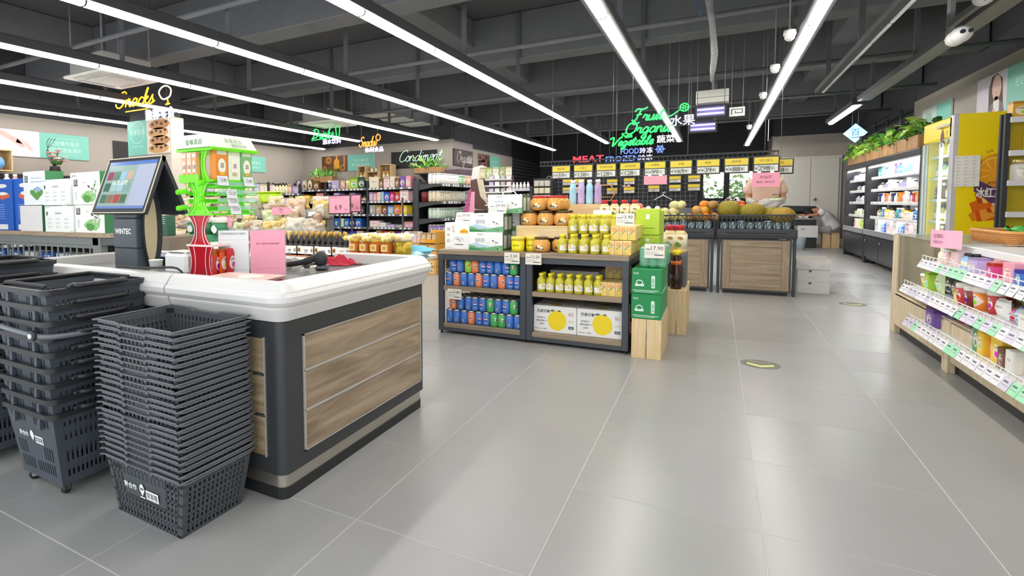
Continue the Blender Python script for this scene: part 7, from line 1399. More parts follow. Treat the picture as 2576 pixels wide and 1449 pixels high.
hx = MB(); P = [(.2*math.cos(k*PI/3), .2*math.sin(k*PI/3)) for k in range(6)]; hx.tube([(x, 0, y) for x, y in P], .02, wood('d8a868', 'b88848', 0), 5, True)
t = thing('hexagon_shelf', 'hexagonal wooden wall frame on the wire grid', 'shelf', (-.72, 11.15, 1.66)); put('frame', hx, t); put('bar', MB().box(-.12, .12, -.06, .02, -.1, -.085, wood('d8a868', 'b88848', 0)), t)
t = thing('coat_hanger', 'white plastic hanger hooked on the wire grid', 'hanger', (.42, 11.2, 1.55)); put('arms', MB().tube([(-.17, 0, -.06), (0, 0, .04), (.17, 0, -.06)], .012, WHT, 6), t); put('hook', MB().tube(smooth_path([(0, 0, .04), (0, 0, .09), (.03, 0, .11), (.02, 0, .07)]), .006, WHT, 5), t)
t = thing('spice_rack', 'black rack of pale square sample boxes at the left of the wire grid', 'rack', (-2.05, 10.8, 0)); put('frame', MB().box(-.22, .22, 0, .2, 0, 1.3, BLK).box(-.22, .22, .1, .2, 1.3, 2.02, BLK), t)
for i in range(3):
    for j in range(4): put('sample_box', MB().box(-.17+.12*i, -.065+.12*i, -.02, .1, 1.34+.165*j, 1.47+.165*j, mat('ddd5b8' if j % 2 == 0 else 'c8c4bc', .5), ch=.006), t)
# ================================================================== BOXES, TABLE AND PEOPLE
WB = 'ecebe8'
def art_wbox(b, O, w, h, d): b.flat(circ(.02, 12), O(.4, .86), X, Z, mat('9a6a5a', .6)); b.flat(rect(-.09, .09, 0, .003), O(.45, .34), X, Z, mat('c4c2be', .6)); b.flat(rect(-.09, -.087, -.05, 0), O(.45, .34), X, Z, mat('c4c2be', .6)); b.flat(rect(.087, .09, -.05, 0), O(.45, .34), X, Z, mat('c4c2be', .6))
for k in range(2): carton('fruit_carton', 'white cardboard fruit carton on the floor right of the fruit stands, %s' % ('bottom one' if k == 0 else 'middle one'), 'carton', (.405, .45, .187), (2.71, 8.93, .188*k), 0, WB, art_wbox)
t = thing('fruit_carton', 'torn open white fruit carton on top of the stack, yellow fruit showing', 'carton', (2.705, 8.93, .378)); put('carton_body', MB().box(-.215, .215, -.24, -.232, 0, .14, mat(WB, .6)).box(-.2, .2, .22, .228, 0, .175, mat(WB, .6)).box(-.212, -.204, -.232, .22, 0, .15, mat(WB, .6)).box(.204, .212, -.232, .22, 0, .15, mat(WB, .6)).box(-.204, .204, -.232, .22, 0, .012, mat('d8d6d0', .6)), t); put('torn_flap', MB().prism([(-.2, .1), (-.05, .06), (.0, .02), (.03, .02), (.1, .08), (.2, .1), (.2, .145), (-.2, .145)], (0, -.242, 0), X, Z, .004, mat('f4f3f0', .6)), t)
for k in range(3): one('mango', MAN, 'yellow mango in the open white carton, %s' % ('left', 'middle', 'right')[k], 'fruit', (2.62+.1*k, 8.86, .392), k, 'mangoes in the carton', scale=(.06, .055, .055))
def skin(name, parent, pts, edges, m, sub=2):
    me = bpy.data.meshes.new(name); me.from_pydata([p[:3] for p in pts], edges, []); me.materials.append(m); o = put(name, me, parent); md = o.modifiers.new('skin', 'SKIN'); md.use_smooth_shade = True
    for i, p in enumerate(pts):
        v = me.skin_vertices[0].data[i]; r = p[3]; v.radius = (r[0], r[1]) if isinstance(r, tuple) else (r, r); v.use_root = (i == 0)
    s_ = o.modifiers.new('sub', 'SUBSURF'); s_.levels = sub; s_.render_levels = sub; return o
SKIN = mat('c08a66', .55, var=.06); HAIR = mat('1c1816', .7, var=.3, scale=60)
def hand(parent, wrist, d, up, curl=.6):
    "palm and five unequal fingers pointing along d, back of the hand facing up"
    w_, d, up = Vector(wrist), Vector(d).normalized(), Vector(up).normalized(); s_ = d.cross(up).normalized(); b = MB(); pts = []
    b.tube([w_, w_+d*.04, w_+d*.12], [.034, .046, .042], SKIN, 8)
    for k, L in enumerate((.085, .1, .105, .085)):
        o = w_+d*.11+s_*(-.04+.027*k); b.tube([o, o+d*L*.45-up*.01, o+d*L*.75-up*.045*curl, o+d*L*.85-up*.085*curl], [.0135, .013, .012, .009], SKIN, 6)
    o = w_+d*.03-s_*.035; b.tube([o, o+d*.04-s_*.03-up*.01, o+d*.085-s_*.03-up*.03], [.016, .014, .011], SKIN, 6)
    return put('hand', b, parent)
def head_parts(t, c, fwd, up, r=.125):
    c, fwd, up = Vector(c), Vector(fwd).normalized(), Vector(up).normalized(); s_ = fwd.cross(up).normalized(); M3 = Matrix((s_, fwd, up)).transposed()
    G = lambda x, y, z: c+M3@Vector((x, y, z))
    h = MB(); 
    for k in (-1, 1): h.ball(G(k*r*.36, r*.86, r*.08), r*.09, WHT, 8, 5).ball(G(k*r*.36, r*.93, r*.08), r*.055, BLK, 6, 4)
    put('eye', h, t); put('nose', MB().tube([G(0, r*.9, r*.1), G(0, r*1.12, -r*.22), G(0, r*.92, -r*.28)], [r*.07, r*.13, r*.08], SKIN, 7), t); put('mouth', MB().tube([G(-r*.26, r*.86, -r*.55), G(0, r*.95, -r*.55), G(r*.26, r*.86, -r*.55)], r*.05, mat('a0605a', .5), 6), t)
    for k in (-1, 1): put('ear', MB().ball(G(k*r*.98, 0, 0), (r*.12, r*.2, r*.28), SKIN, 8, 6), t)
    hm = MB(); vs = []; n, m = 16, 8
    for j in range(m+1):
        for i in range(n):
            a, q = 2*PI*i/n, (PI*.62)*j/m; dd = Vector((math.sin(q)*math.cos(a), math.sin(q)*math.sin(a), math.cos(q))); low = (.45 if dd.y > .3 else -1); z_ = max(dd.z, .42 if dd.y > .25 else -.45); vs.append(G(dd.x*r*1.1, dd.y*r*1.14, z_*r*1.16+r*.12))
    hm.add(vs, [(j*n+i, j*n+(i+1) % n, (j+1)*n+(i+1) % n, (j+1)*n+i) for j in range(m) for i in range(n)], HAIR, True); put('hair', hm, t)
# fruit seller, head bent behind the price board
p1 = thing('person', 'person in a peach T-shirt with grey sleeves bagging fruit behind the melons', 'person', (2.12, 9.62, 0)); p1.scale = (.88, .92, 1)
B_ = [(0, 0, 1.12, (.2, .15)), (0, 0, 1.4, (.185, .13)), (0, 0, 1.66, (.2, .13)), (0, -.01, 1.84, .075), (0, -.03, 1.95, .085), (0, -.05, 2.06, (.11, .12)), (0, -.05, 2.17, .09),
 (-.21, 0, 1.77, .075), (-.29, -.04, 1.48, .06), (-.16, -.32, 1.40, .042), (.21, 0, 1.77, .075), (.29, -.04, 1.48, .06), (.14, -.34, 1.36, .042),
 (-.11, 0, 1.0, .12), (-.12, -.01, .58, .085), (-.12, .02, .12, .05), (-.12, -.14, .05, .045), (.11, 0, 1.0, .12), (.12, -.01, .58, .085), (.12, .02, .12, .05), (.12, -.14, .05, .045)]
E_ = [(0, 1), (1, 2), (2, 3), (3, 4), (4, 5), (5, 6), (2, 7), (7, 8), (8, 9), (2, 10), (10, 11), (11, 12), (0, 13), (13, 14), (14, 15), (15, 16), (0, 17), (17, 18), (18, 19), (19, 20)]
skin('body', p1, B_, E_, SKIN); SH = mat('e6c2ac', .85, var=.05)
skin('t_shirt', p1, [(0, 0, 1.02, (.24, .18)), (0, 0, 1.35, (.23, .165)), (0, 0, 1.66, (.235, .16)), (0, -.01, 1.79, .12), (-.23, 0, 1.76, .105), (-.30, -.02, 1.54, .095), (.23, 0, 1.76, .105), (.30, -.02, 1.54, .095)], [(0, 1), (1, 2), (2, 3), (2, 4), (4, 5), (2, 6), (6, 7)], SH)
for sx in (-1, 1): skin('sleeve_cover', p1, [(sx*.285, -.05, 1.46, .07), (sx*.22 if sx < 0 else sx*.21, -.2, 1.43, .06), (sx*.17 if sx < 0 else sx*.155, -.31, 1.405 if sx < 0 else 1.37, .05)], [(0, 1), (1, 2)], mat('b9bdb6', .8, var=.1))
skin('trousers', p1, [(0, 0, 1.1, (.215, .165)), (-.115, 0, .98, .13), (-.125, -.01, .58, .1), (-.125, .02, .16, .085), (.115, 0, .98, .13), (.125, -.01, .58, .1), (.125, .02, .16, .085)], [(0, 1), (1, 2), (2, 3), (0, 4), (4, 5), (5, 6)], mat('3a4048', .8))
for sx in (-1, 1): put('shoe', MB().ball((sx*.12, -.08, .05), (.055, .15, .055), BLK, 12, 8), p1)
put('shirt_logo', MB().box(.1, .18, -.172, -.168, 1.545, 1.56, mat('8a7468', .7)), p1)
hand(p1, (-.16, -.32, 1.40), (.75, -.5, -.2), (0, -.3, 1)); hand(p1, (.14, -.34, 1.36), (-.45, -.7, -.1), (.3, .2, 1)); head_parts(p1, (0, -.05, 2.07), (0, -1, -.35), (0, -.35, 1))
bg = thing('plastic_bag', 'crumpled clear plastic bag held by the fruit seller over the melons', 'bag', (2.13, 9.1, 1.22)); v, f = pouch_mesh(77, .3, .26, .18, 13, .4); put('film', MB().add(v, f, clear('f4f4f2', .5, .25), True), bg); put('melon_slice', MB().ball((.09, 0, .24), (.1, .06, .035), mat('e8ecd8', .5), 12, 6).ball((.08, 0, .275), (.06, .04, .015), mat('8ab04a', .5), 8, 4), bg)
# seated man bent over the table
p2 = thing('person', 'person in white shirt and grey trousers sitting on a stool, bent over a table', 'person', (4.36, 19.25, 0))
B_ = [(.02, 0, .57, (.13, .15)), (-.05, 0, .82, (.12, .15)), (-.2, 0, 1.08, (.13, .18)), (-.33, 0, 1.15, .07), (-.42, 0, 1.12, .09), (-.5, 0, 1.04, (.11, .12)), (-.56, 0, .97, .085),
 (-.22, -.2, 1.08, .075), (-.38, -.24, 1.0, .055), (-.62, -.17, .975, .036), (-.22, .2, 1.08, .075), (-.4, .24, 1.0, .055), (-.64, .15, .975, .036),
 (-.05, -.11, .54, .11), (-.5, -.13, .56, .085), (-.56, -.13, .13, .048), (-.7, -.13, .05, .042), (-.05, .11, .54, .11), (-.46, .15, .56, .085), (-.4, .15, .13, .048), (-.54, .15, .05, .042)]
skin('body', p2, B_, E_, SKIN)
skin('shirt', p2, [(.12, 0, .52, (.22, .23)), (.04, 0, .66, (.21, .225)), (-.05, 0, .86, (.18, .2)), (-.19, 0, 1.09, (.16, .2)), (-.29, 0, 1.14, .11), (-.23, -.21, 1.07, .1), (-.35, -.24, 1.02, .085), (-.23, .21, 1.07, .1), (-.36, .24, 1.02, .085)], [(0, 1), (1, 2), (2, 3), (3, 4), (3, 5), (5, 6), (3, 7), (7, 8)], mat('ece8ea', .85, var=.06, scale=14))
skin('trousers', p2, [(.1, 0, .56, (.19, .21)), (-.08, -.11, .545, .13), (-.48, -.13, .56, .11), (-.55, -.13, .36, .09), (-.08, .11, .545, .13), (-.45, .15, .56, .11), (-.42, .15, .36, .09)], [(0, 1), (1, 2), (2, 3), (0, 4), (4, 5), (5, 6)], mat('a2a4a4', .85, var=.06))
for y, x in ((-.13, -.64), (.15, -.48)): put('slipper', MB().box(x-.14, x+.12, y-.055, y+.055, 0, .022, BLK, ch=.012).tube(smooth_path([(x-.02, y-.055, .02), (x-.03, y, .1), (x-.02, y+.055, .02)]), .012, BLK, 6), p2)
hand(p2, (-.62, -.17, .98), (-1, .1, -.05), (0, 0, 1)); hand(p2, (-.64, .15, .98), (-1, -.1, -.05), (0, 0, 1)); head_parts(p2, (-.52, 0, 1.03), (-.75, 0, -.65), (-.6, 0, .75))
t = thing('wooden_stool', 'small pine stool under the seated person', 'stool', (4.36, 19.25, 0)); put('seat', MB().box(-.2, .2, -.18, .18, .43, .46, PINEX, ch=.006), t)
for y in (-.16, .13): put('side_board', MB().box(-.2, -.01, y, y+.03, 0, .43, PINE, ch=.003).box(.01, .2, y, y+.03, 0, .43, PINE, ch=.003), t)
put('back_board', MB().box(-.03, .03, -.13, .13, 0, .4, wood('b8905a', '98703e', 2)), t)
t = thing('work_table', 'steel work table with a black tub where the seated person works', 'table', (3.5, 19.3, 0)); put('tabletop', MB().box(-.45, .44, -.35, .45, .86, .9, STEEL, ch=.008), t); put('skirt', MB().box(-.43, .48, -.33, -.3, .68, .86, BLK), t)
for x in (-.4, .42):
    for y in (-.3, .4): put('leg', MB().tube([(x, y, 0), (x, y, .86)], .022, STEEL, 8), t)
put('stretcher', MB().tube([(-.4, -.3, .2), (.42, -.3, .2)], .015, STEEL, 6), t)
t = thing('plastic_tub', 'black shallow tub standing on blocks on the work table', 'tub', (3.55, 19.6, .9)); put('tub_body', MB().prism([(-.5, .28), (-.45, .2), (.45, .2), (.52, .28), (.45, .36), (-.3, .38)], (0, .15, 0), X, Z, .4, BLK), t); put('block', MB().box(-.4, -.3, -.1, 0, 0, .2, BLK).box(.3, .4, -.1, 0, 0, .2, BLK).box(-.4, .4, .0, .1, 0, .2, mat('303236', .5)), t)
t = thing('plate', 'white plate of sliced yellow fruit on the work table', 'plate', (3.38, 19.1, .9)); put('plate', MB().lathe([(.06, 0), (.16, .02), (.165, .03), (.06, .01), (0, .01)], WHT, 18), t)
for k in range(5): put('fruit_slice', MB().ball((-.06+.03*k, .02*(k % 2), .035), (.03, .02, .02), mat('e8cf4a', .5), 7, 4), t)
t = thing('cutting_board', 'white cutting board at the person\'s hands', 'board', (3.68, 19.2, .9)); put('slab', MB().box(-.12, .12, -.18, .18, 0, .06, WHT, ch=.008), t); put('grip', MB().box(-.03, .03, -.185, -.18, .02, .04, GREY), t)
carton('printed_box', 'white printed box under the work table', 'box', (.5, .25, .36), (3.78, 19.05, .32), 0, 'e6e4e2', lambda b, O, w, h, d: b.text('100', O(.25, .7), X, Z, .05, INK)); put('support', MB().box(-.22, .22, -.1, .1, -.32, 0, mat('2c2d30', .5)), bpy.data.objects['printed_box'])
t = thing('bucket', 'pale blue plastic bucket beside the fruit stand end', 'bucket', (3.53, 18.2, 0)); put('bucket_body', MB().lathe([(.1, 0), (.14, .34), (.15, .35), (.135, .34), (.095, .01), (0, .01)], mat('c4d8e0', .4), 16), t); put('bail', MB().tube(smooth_path([(-.14, 0, .34), (-.1, -.1, .36), (0, -.14, .34), (.1, -.1, .36), (.14, 0, .34)]), .006, STEEL, 5), t)
carton('fruit_carton', 'white carton on the floor between the stool and the chillers', 'carton', (.3, .3, .24), (4.82, 19.7, 0), 0, WB, art_wbox)
t = thing('door_panel_stack', 'tall brown board leaning at the end of the chillers', 'board', (4.62, 18.2, 0)); put('board', MB().box(-.12, .12, -.03, .03, 0, 1.2, mat('7a6a62', .5), ch=.006), t); put('edge', MB().box(-.125, .125, -.035, .035, 1.19, 1.21, mat('4a4240', .5)), t)
# ================================================================== OPEN CHILLERS ALONG THE RIGHT WALL
FRB = mat('2a2b2e', .4); FRW = mat('e9ebec', .35, var=.02); FLED = mat('ffffff', .4, var=0, emit=13)
FZ = [.74, 1.06, 1.38, 1.66, 1.93]
def chiller(label, y1, L, glass):
    rz = -PI/2; t = thing('open_chiller', label, 'fridge', (4.32, y1, 0), rz); H = 2.32
    for x in (0, L-.06): put('side_panel', MB().box(x, x+.06, 0, .8, .0, H, FRB, ch=.01), t)
    put('back_panel', MB().box(.06, L-.06, .62, .66, .6, H-.1, mat('c9cdd0', .3)), t)
    put('canopy', MB().box(0, L, -.02, .8, H-.12, H, FRB, ch=.02).box(.06, L-.06, .02, .6, H-.14, H-.12, FRW), t)
    put('light_strip', MB().box(.08, L-.08, .03, .07, H-.165, H-.14, FLED), t); put('light_strip', MB().box(.08, L-.08, .3, .34, H-.165, H-.14, FLED), t)
    for z in FZ[1:]:
        s_ = put('shelf', MB().box(.06, L-.06, .1, .62, z-.025, z, FRW).box(.06, L-.06, .08, .1, z-.045, z+.02, FRW, ch=.004), t)
        tg = MB(); x = .15
        while x < L-.25: tg.box(x, x+.12, .074, .08, z-.035, z+.01, mat('f6f6f4', .4)); x += RG.choice((.2, .3, .45))
        put('price_tag', tg, s_, kind='stuff'); put('shelf_light', MB().box(.1, L-.1, .14, .155, z-.036, z-.025, FLED), s_)
    put('deck', MB().box(.06, L-.06, .0, .62, .68, .74, FRW).box(.06, L-.06, -.03, .0, .66, .78, mat('b9bdc0', .25, metal=.4), ch=.006), t)
    put('base', MB().box(.02, L-.02, .02, .8, .1, .68, mat('26272b', .35), ch=.01), t)
    n = max(2, int(L/1.2))
    for k in range(n): put('base_panel', MB().box(.06+k*(L-.1)/n, .02+(k+1)*(L-.1)/n, .005, .02, .16, .62, mat('303238', .3), ch=.006), t); put('vent', MB().lathe([(.035, 0), (.035, .01), (0, .01)], GREY, 10, axis=1), t, (.16+k*(L-.1)/n, .0, .52), rot=(0, 0, PI))
    for x in (.1, L-.14): put('foot', MB().box(x, x+.05, .1, .15, 0, .1, BLK), t)
    if glass:
        b = MB(); P = [(.0, .74), (.62, .74), (.62, H-.05), (.1, H-.05), (.02, H-.3)]; b.prism(P, (L+.02, .0, 0), Y, Z, .012, clear('cfe4e2', .22)); put('glass_end', b, t)
        for q in range(6): a, c_ = PI/2*q/6, PI/2*(q+1)/6; b2 = MB(); P_ = [(L+.03+.16*math.sin(a), .0+.16*(1-math.cos(a))), (L+.03+.16*math.sin(c_), .16*(1-math.cos(c_)))]; b2.hexa([(P_[0][0], P_[0][1], .74), (P_[1][0], P_[1][1], .74), (P_[1][0], P_[1][1]+.008, .74), (P_[0][0], P_[0][1]+.008, .74), (P_[0][0], P_[0][1], H), (P_[1][0], P_[1][1], H), (P_[1][0], P_[1][1]+.008, H), (P_[0][0], P_[0][1]+.008, H)], clear('cfe4e2', .25)); put('glass_curve', b2, t)
    return t
chiller('black open chiller farther down the right wall, with fruit on its deck', 16.95, 2.33, False); chiller('longer black open chiller of dairy next to the yellow drinks cooler', 14.58, 3.95, True)
rown = ('deck', 'fourth shelf', 'third shelf', 'second shelf', 'top shelf')
R1 = [[('g', 'dark red', .25, .2), ('x', 'cream', .2, .22), ('g', 'orange', .2, .16), ('g', 'lime', .22, .2), ('g', 'yellow', .22, .16)], [('g', 'white', .22, .16), ('x', 'pale green', .2, .1), ('g', 'white', .22, .16)], [('g', 'lilac', .2, .16), ('x', 'grey', .22, .12), ('g', 'white', .2, .16)], [('g', 'white', .22, .14), ('g', 'grey', .2, .14)], [('x', 'purple', .2, .12), ('x', 'white', .22, .13), ('x', 'pale pink', .22, .16)]]
R2 = [[('w', 'white', .16, .26), ('x', 'white', .3, .28), ('w', 'sky blue', .16, .26), ('w', 'blue', .16, .27), ('w', 'white', .16, .25), ('x', 'pale pink', .3, .28)], [('b', 'cream', .12, .2), ('b', 'brown', .12, .2), ('w', 'teal', .13, .22), ('w', 'blue', .13, .22), ('b', 'orange', .18, .26), ('b', 'yellow', .16, .22), ('t', 'pale pink', .22, .14)], [('w', 'cream', .12, .2), ('w', 'pink', .12, .2), ('x', 'navy', .14, .2), ('w', 'white', .12, .2), ('x', 'red', .14, .2), ('x', 'orange', .14, .2), ('w', 'lilac', .14, .22)], [('g', 'white', .2, .16), ('b', 'white', .12, .14), ('g', 'cream', .2, .16), ('x', 'lilac', .2, .12), ('g', 'sky blue', .18, .2), ('x', 'white', .18, .2)], [('x', 'teal', .3, .2), ('x', 'sky blue', .3, .22), ('g', 'pale pink', .3, .2), ('x', 'white', .3, .2), ('x', 'lilac', .2, .24), ('x', 'purple', .2, .24)]]
for r in range(5):
    fill((4.42, 16.95), -PI/2, .1, 2.2, FZ[r], .45, R1[r], rown[r]+', farther chiller', 'goods in the farther chiller', gap=.03, jit=.08); fill((4.42, 14.58), -PI/2, .1, 3.85, FZ[r], .45, R2[r], rown[r]+', dairy chiller', 'goods in the dairy chiller', gap=.025, jit=.06)
for k in range(9): planter('slatted wooden planter of glossy leaves on top of the chillers, %s from the far end' % ORD(k), (4.52, 16.55-.66*k, 2.33), .62, .34, .23, -PI/2, 44, 30+k)
# iron rail above the chillers
t = thing('wall_railing', 'dark steel railing mounted high behind the planters', 'railing', (5.0, 15.2, 3.0)); rl = MB()
for z in (0, .22, .44): rl.tube([(0, 0, z), (0, 3.6, z)], .022, mat('4a4d52', .5), 6)
put('rail', rl, t)
for k in range(4): put('post', MB().tube([(0, k*1.2, -.1), (0, k*1.2, .5)], .025, mat('4a4d52', .5), 6), t)
put('bracket', MB().box(-.02, .2, .0, .05, -.1, -.05, mat('4a4d52', .5)).box(-.02, .2, 3.5, 3.55, -.1, -.05, mat('4a4d52', .5)), t)
# ================================================================== YELLOW DRINKS COOLER
YC_ = mat('ffe100', .4, var=.04, scale=2); t = thing('drinks_cooler', 'yellow drinks cooler with a glass door and an iced tea advert on its side', 'fridge', (4.3, 10.45, 0), -PI/2); L, D, H = 1.34, .85, 2.66
put('cabinet', MB().box(0, .05, .06, D, .1, H, YC_).box(L-.05, L, .06, D, .1, H, YC_).box(.05, L-.05, D-.05, D, .1, H, mat('c9cdd0', .4)).box(.05, L-.05, .06, D, H-.06, H, YC_).box(0, L, .06, D, .1, .5, FRB), t); put('header', MB().box(0, L-.06, .0, .08, H-.32, H-.01, YC_, ch=.02), t)
put('door_frame', MB().box(.0, .06, 0, .05, .5, H-.33, mat('d9dadb', .35)).box(L-.14, L-.0, 0, .07, .45, H, mat('c9c8cc', .35), ch=.01).box(.06, L-.14, 0, .05, .5, .56, mat('d9dadb', .35)), t); put('glass_door', MB().box(.06, L-.14, .01, .025, .56, H-.32, clear('dff0ee', .14)), t); put('led_strip', MB().box(.56, .6, .06, .09, .6, H-.36, FLED), t)
put('pull_handle', MB().tube(smooth_path([(.8, -.0, H-.14), (.85, -.05, H-.14), (1.15, -.05, H-.13), (1.2, 0, H-.13)]), .016, WHT, 6), t)
for k in range(5): s_ = put('shelf', MB().box(.05, L-.05, .1, D-.06, .74+.34*k, .75+.34*k, FRW).box(.05, L-.05, .09, .1, .725+.34*k, .765+.34*k, FRW), t)
for k in range(5):
    for j in range(9): one('drink_bottle', P_BOT if k % 2 else P_WBOT, '%s drink bottle, %s from the left on the %s shelf of the yellow cooler' % (('amber', 'olive', 'brown', 'green', 'yellow')[k], ORD(j), ORD(4-k)), 'bottle', (4.44+.04*(j % 2), 10.36-.125*j, .752+.34*k), -PI/2, 'cooler bottles', scale=(.1, .1, .27), color=('c88a2c', 'a8a04a', '6a4a30', '8aa86a', 'd8c858')[k])
b = MB(); O = lambda px, z, e=0: Vector((L+.0015+e, .02+px, z)); ux = Vector((0, 1, 0)); N_ = Vector((1, 0, 0))
def FL(poly, px, z, m, e=0): b.flat(poly, O(px, z, e), Y, Z, m)
FL(circ(.19, 24, 0, 0, .27), .42, 1.80, mat('f0a422', .4)); FL(circ(.165, 24, 0, 0, .235), .42, 1.80, mat('f8c84a', .4), .001)
for k in range(10): a = k*PI/5; FL([(0, 0), (.15*math.cos(a-.25), .21*math.sin(a-.25)), (.15*math.cos(a+.25), .21*math.sin(a+.25))], .42, 1.80, mat('f0a028', .35), .0015)
R = random.Random(6)
for k, c in enumerate(('e8862a', 'd8561e', 'f0a43a', 'c84a1c', 'f2b848', 'e06a22', 'b8481e', 'f6d070', 'd8641e', 'e89a34')):
    x0, z0 = .22+.05*(k % 5), 1.12+.13*(k//3); FL([(0, 0), (R.uniform(.12, .24), R.uniform(-.05, .12)), (R.uniform(.02, .2), R.uniform(.2, .34)), (-.04, R.uniform(.1, .25))], x0, z0, mat(c, .3), .0017+.0003*k)
FL([(-.2, .05), (0, -.14), (.24, .12), (.24, .26), (.0, .1), (-.2, .24)], .42, 1.5, mat('5a3a6a', .4), .006)
b.text('冰红茶', O(.375, 1.53, .008), Y, Z, .15, WHT, width=.27, bold=.03); b.text('冰力十足', O(.44, 1.67, .008), Y, Z, .045, mat('3a2a1a', .4)); b.text('柠檬味', O(.5, 1.36, .008), Y, Z, .06, WHT)
for k in range(7): FL(blob(.02, 6, .4, k, R.uniform(.3, .7), 2.08+R.uniform(-.04, .05)), 0, 0, mat('d8942a', .4), .001)
put('advert_print', b, t)
b = MB(); b.flat([(-.05, -.08), (.05, -.1), (.09, .04), (.02, .14), (-.06, .05)], (L-.45, -.004, H-.3), X, Z, mat('6a4a34', .5)); b.flat(rect(-.06, .06, -.14, -.06), (L-.44, -.006, H-.3), X, Z, mat('d0c8c4', .5)); b.text('Y', (L-.25, -.004, H-.25), X, Z, .1, mat('c89a2a', .5)); b.text('茶', (L-.44, -.008, H-.4), X, Z, .06, INK); put('header_print', b, t)
st = thing('label_sheet', 'white sheet of price labels taped to the yellow cooler side', 'label sheet', (4.335, 9.1, 1.62)); put('paper', MB().box(.0, .255, -.008, -.003, 0, .44, PAPER), st); gm = MB()
for i in range(3):
    for j in range(9): gm.box(.004+.084*i, .082+.084*i, -.0095, -.008, .004+.0485*j, .0475+.0485*j, mat('f2f2f2', .5)); gm.box(.012+.084*i, .05+.084*i, -.0105, -.0095, .028+.0485*j, .032+.0485*j, mat('9a9c9e', .5)); gm.box(.012+.084*i, .035+.084*i, -.0105, -.0095, .014+.0485*j, .018+.0485*j, mat('9a9c9e', .5))
put('label', gm, st, kind='stuff')
# ---- black rack at the right edge
t = thing('metal_rack', 'black rack of jars with white shelves at the right edge', 'shelf rack', (4.45, 7.9, 0))
for x in (0, .85):
    for y in (0, .13): put('post', MB().box(x, x+.05, y, y+.05, 0, 2.5, BLK, ch=.004), t)
for z in (.5, .9, 1.27, 1.66, 2.03, 2.44): put('shelf', MB().box(.05, .85, .0, .17, z-.025, z, FRW).box(.04, .86, -.03, .0, z-.06, z+.01, mat('d9d8dc', .4), ch=.004), t)
put('back_panel', MB().box(.05, .85, .175, .185, .3, 2.45, mat('b8a800', .5)), t)
t = carton('tea_box', 'orange box with dark lettering on the upper shelf of the edge rack', 'box', (.26, .14, .26), (4.79, 7.99, 2.03), 0, 'e8a83a', lambda b, O, w, h, d: (b.text('PETU', O(.5, .7), X, Z, .08*h*2, mat('5a3418', .5), width=.8*w), [b.flat(rect(-.4*w, .4*w, 0, .03*h), O(.5, .5-.12*k), X, Z, mat('7a4a20', .5)) for k in range(4)]))
for k in range(3): one('honey_jar', P_JAR, 'white-labelled amber jar, middle shelf of the edge rack, %s from the left' % ORD(k), 'jar', (4.64+.24*k, 7.9, 1.66), 0, 'edge rack jars', scale=(.22, .16, .27), color=('dcd8cc', 'd8a83a', 'e0c060')[k])
for k in range(4): one('juice_bottle', P_WBOT, 'orange juice bottle, lower shelf of the edge rack, %s from the left' % ORD(k), 'bottle', (4.78+.13*k, 7.93, 1.27), 0, 'edge rack bottles', scale=(.12, .12, .28), color='e8862a')
for k in range(4): one('snack_box', P_BOX, 'box on the top of the edge rack, %s from the left' % ORD(k), 'box', (4.6+.2*k, 7.91, 2.44), 0, 'edge rack boxes', scale=(.18, .15, .2), color=('d8a83a', 'c86a3a', 'e8d8b0', 'a84a3a')[k])
# ================================================================== SERVICE COUNTER ON THE RIGHT
SW_ = wood('ddceb2', 'c9b797', 2, 3, .5); SWY = wood('ddceb2', 'c9b797', 1, 3, .5)
t = thing('service_counter', 'pale wooden service counter on the right with open shelves of small goods', 'counter', (3.08, 6.08, 0), -PI/2)
Lc = 5.0
put('end_panel', MB().box(0, .05, .0, .85, 0, 1.07, SW_, ch=.004), t); put('corner_post', MB().box(.05, .16, .0, .06, 0, 1.07, SW_, ch=.004), t)
for x in (1.7, 3.5): put('pilaster', MB().box(x, x+.14, -.012, .04, 0, .44, SW_, ch=.004), t)
for k, (a, c_) in enumerate(((.16, 1.7), (1.84, 3.5), (3.64, 5.0))): put('base_board', MB().box(a+.003, c_-.003, .0, .04, .1, .44, SW_, ch=.003), t); put('toe_kick', MB().box(a, c_, .05, .07, 0, .1, mat('2c2d30', .5)), t)
for x in (2.3, 3.0): put('door_gap', MB().box(x, x+.006, -.002, .0, .15, .36, mat('6a5e4a', .5)), t)
put('sill', MB().box(.16, Lc, .0, .75, .42, .45, SWY, ch=.003), t); put('back_board', MB().box(.05, Lc, .72, .75, .45, 1.05, SWY), t); put('glass_side', MB().box(.16, 1.2, .02, .03, .45, 1.05, clear('d6d2c4', .22)), t)
put('glass_top', MB().box(.0, 1.75, .0, .8, 1.07, 1.08, clear('e6efec', .3)), t); put('worktop', MB().box(1.5, Lc, .1, .85, 1.0, 1.06, FRW, ch=.006), t)
TGW, TGM, TGL = mat('eceaf0', .4, var=.02), mat('a5e8bf', .4, var=.05), mat('d8d2e6', .4, var=.03)
SHZ = [(.33, -.12, 1.15), (.61, -.09, .85), (.885, -.05, 1.2)]
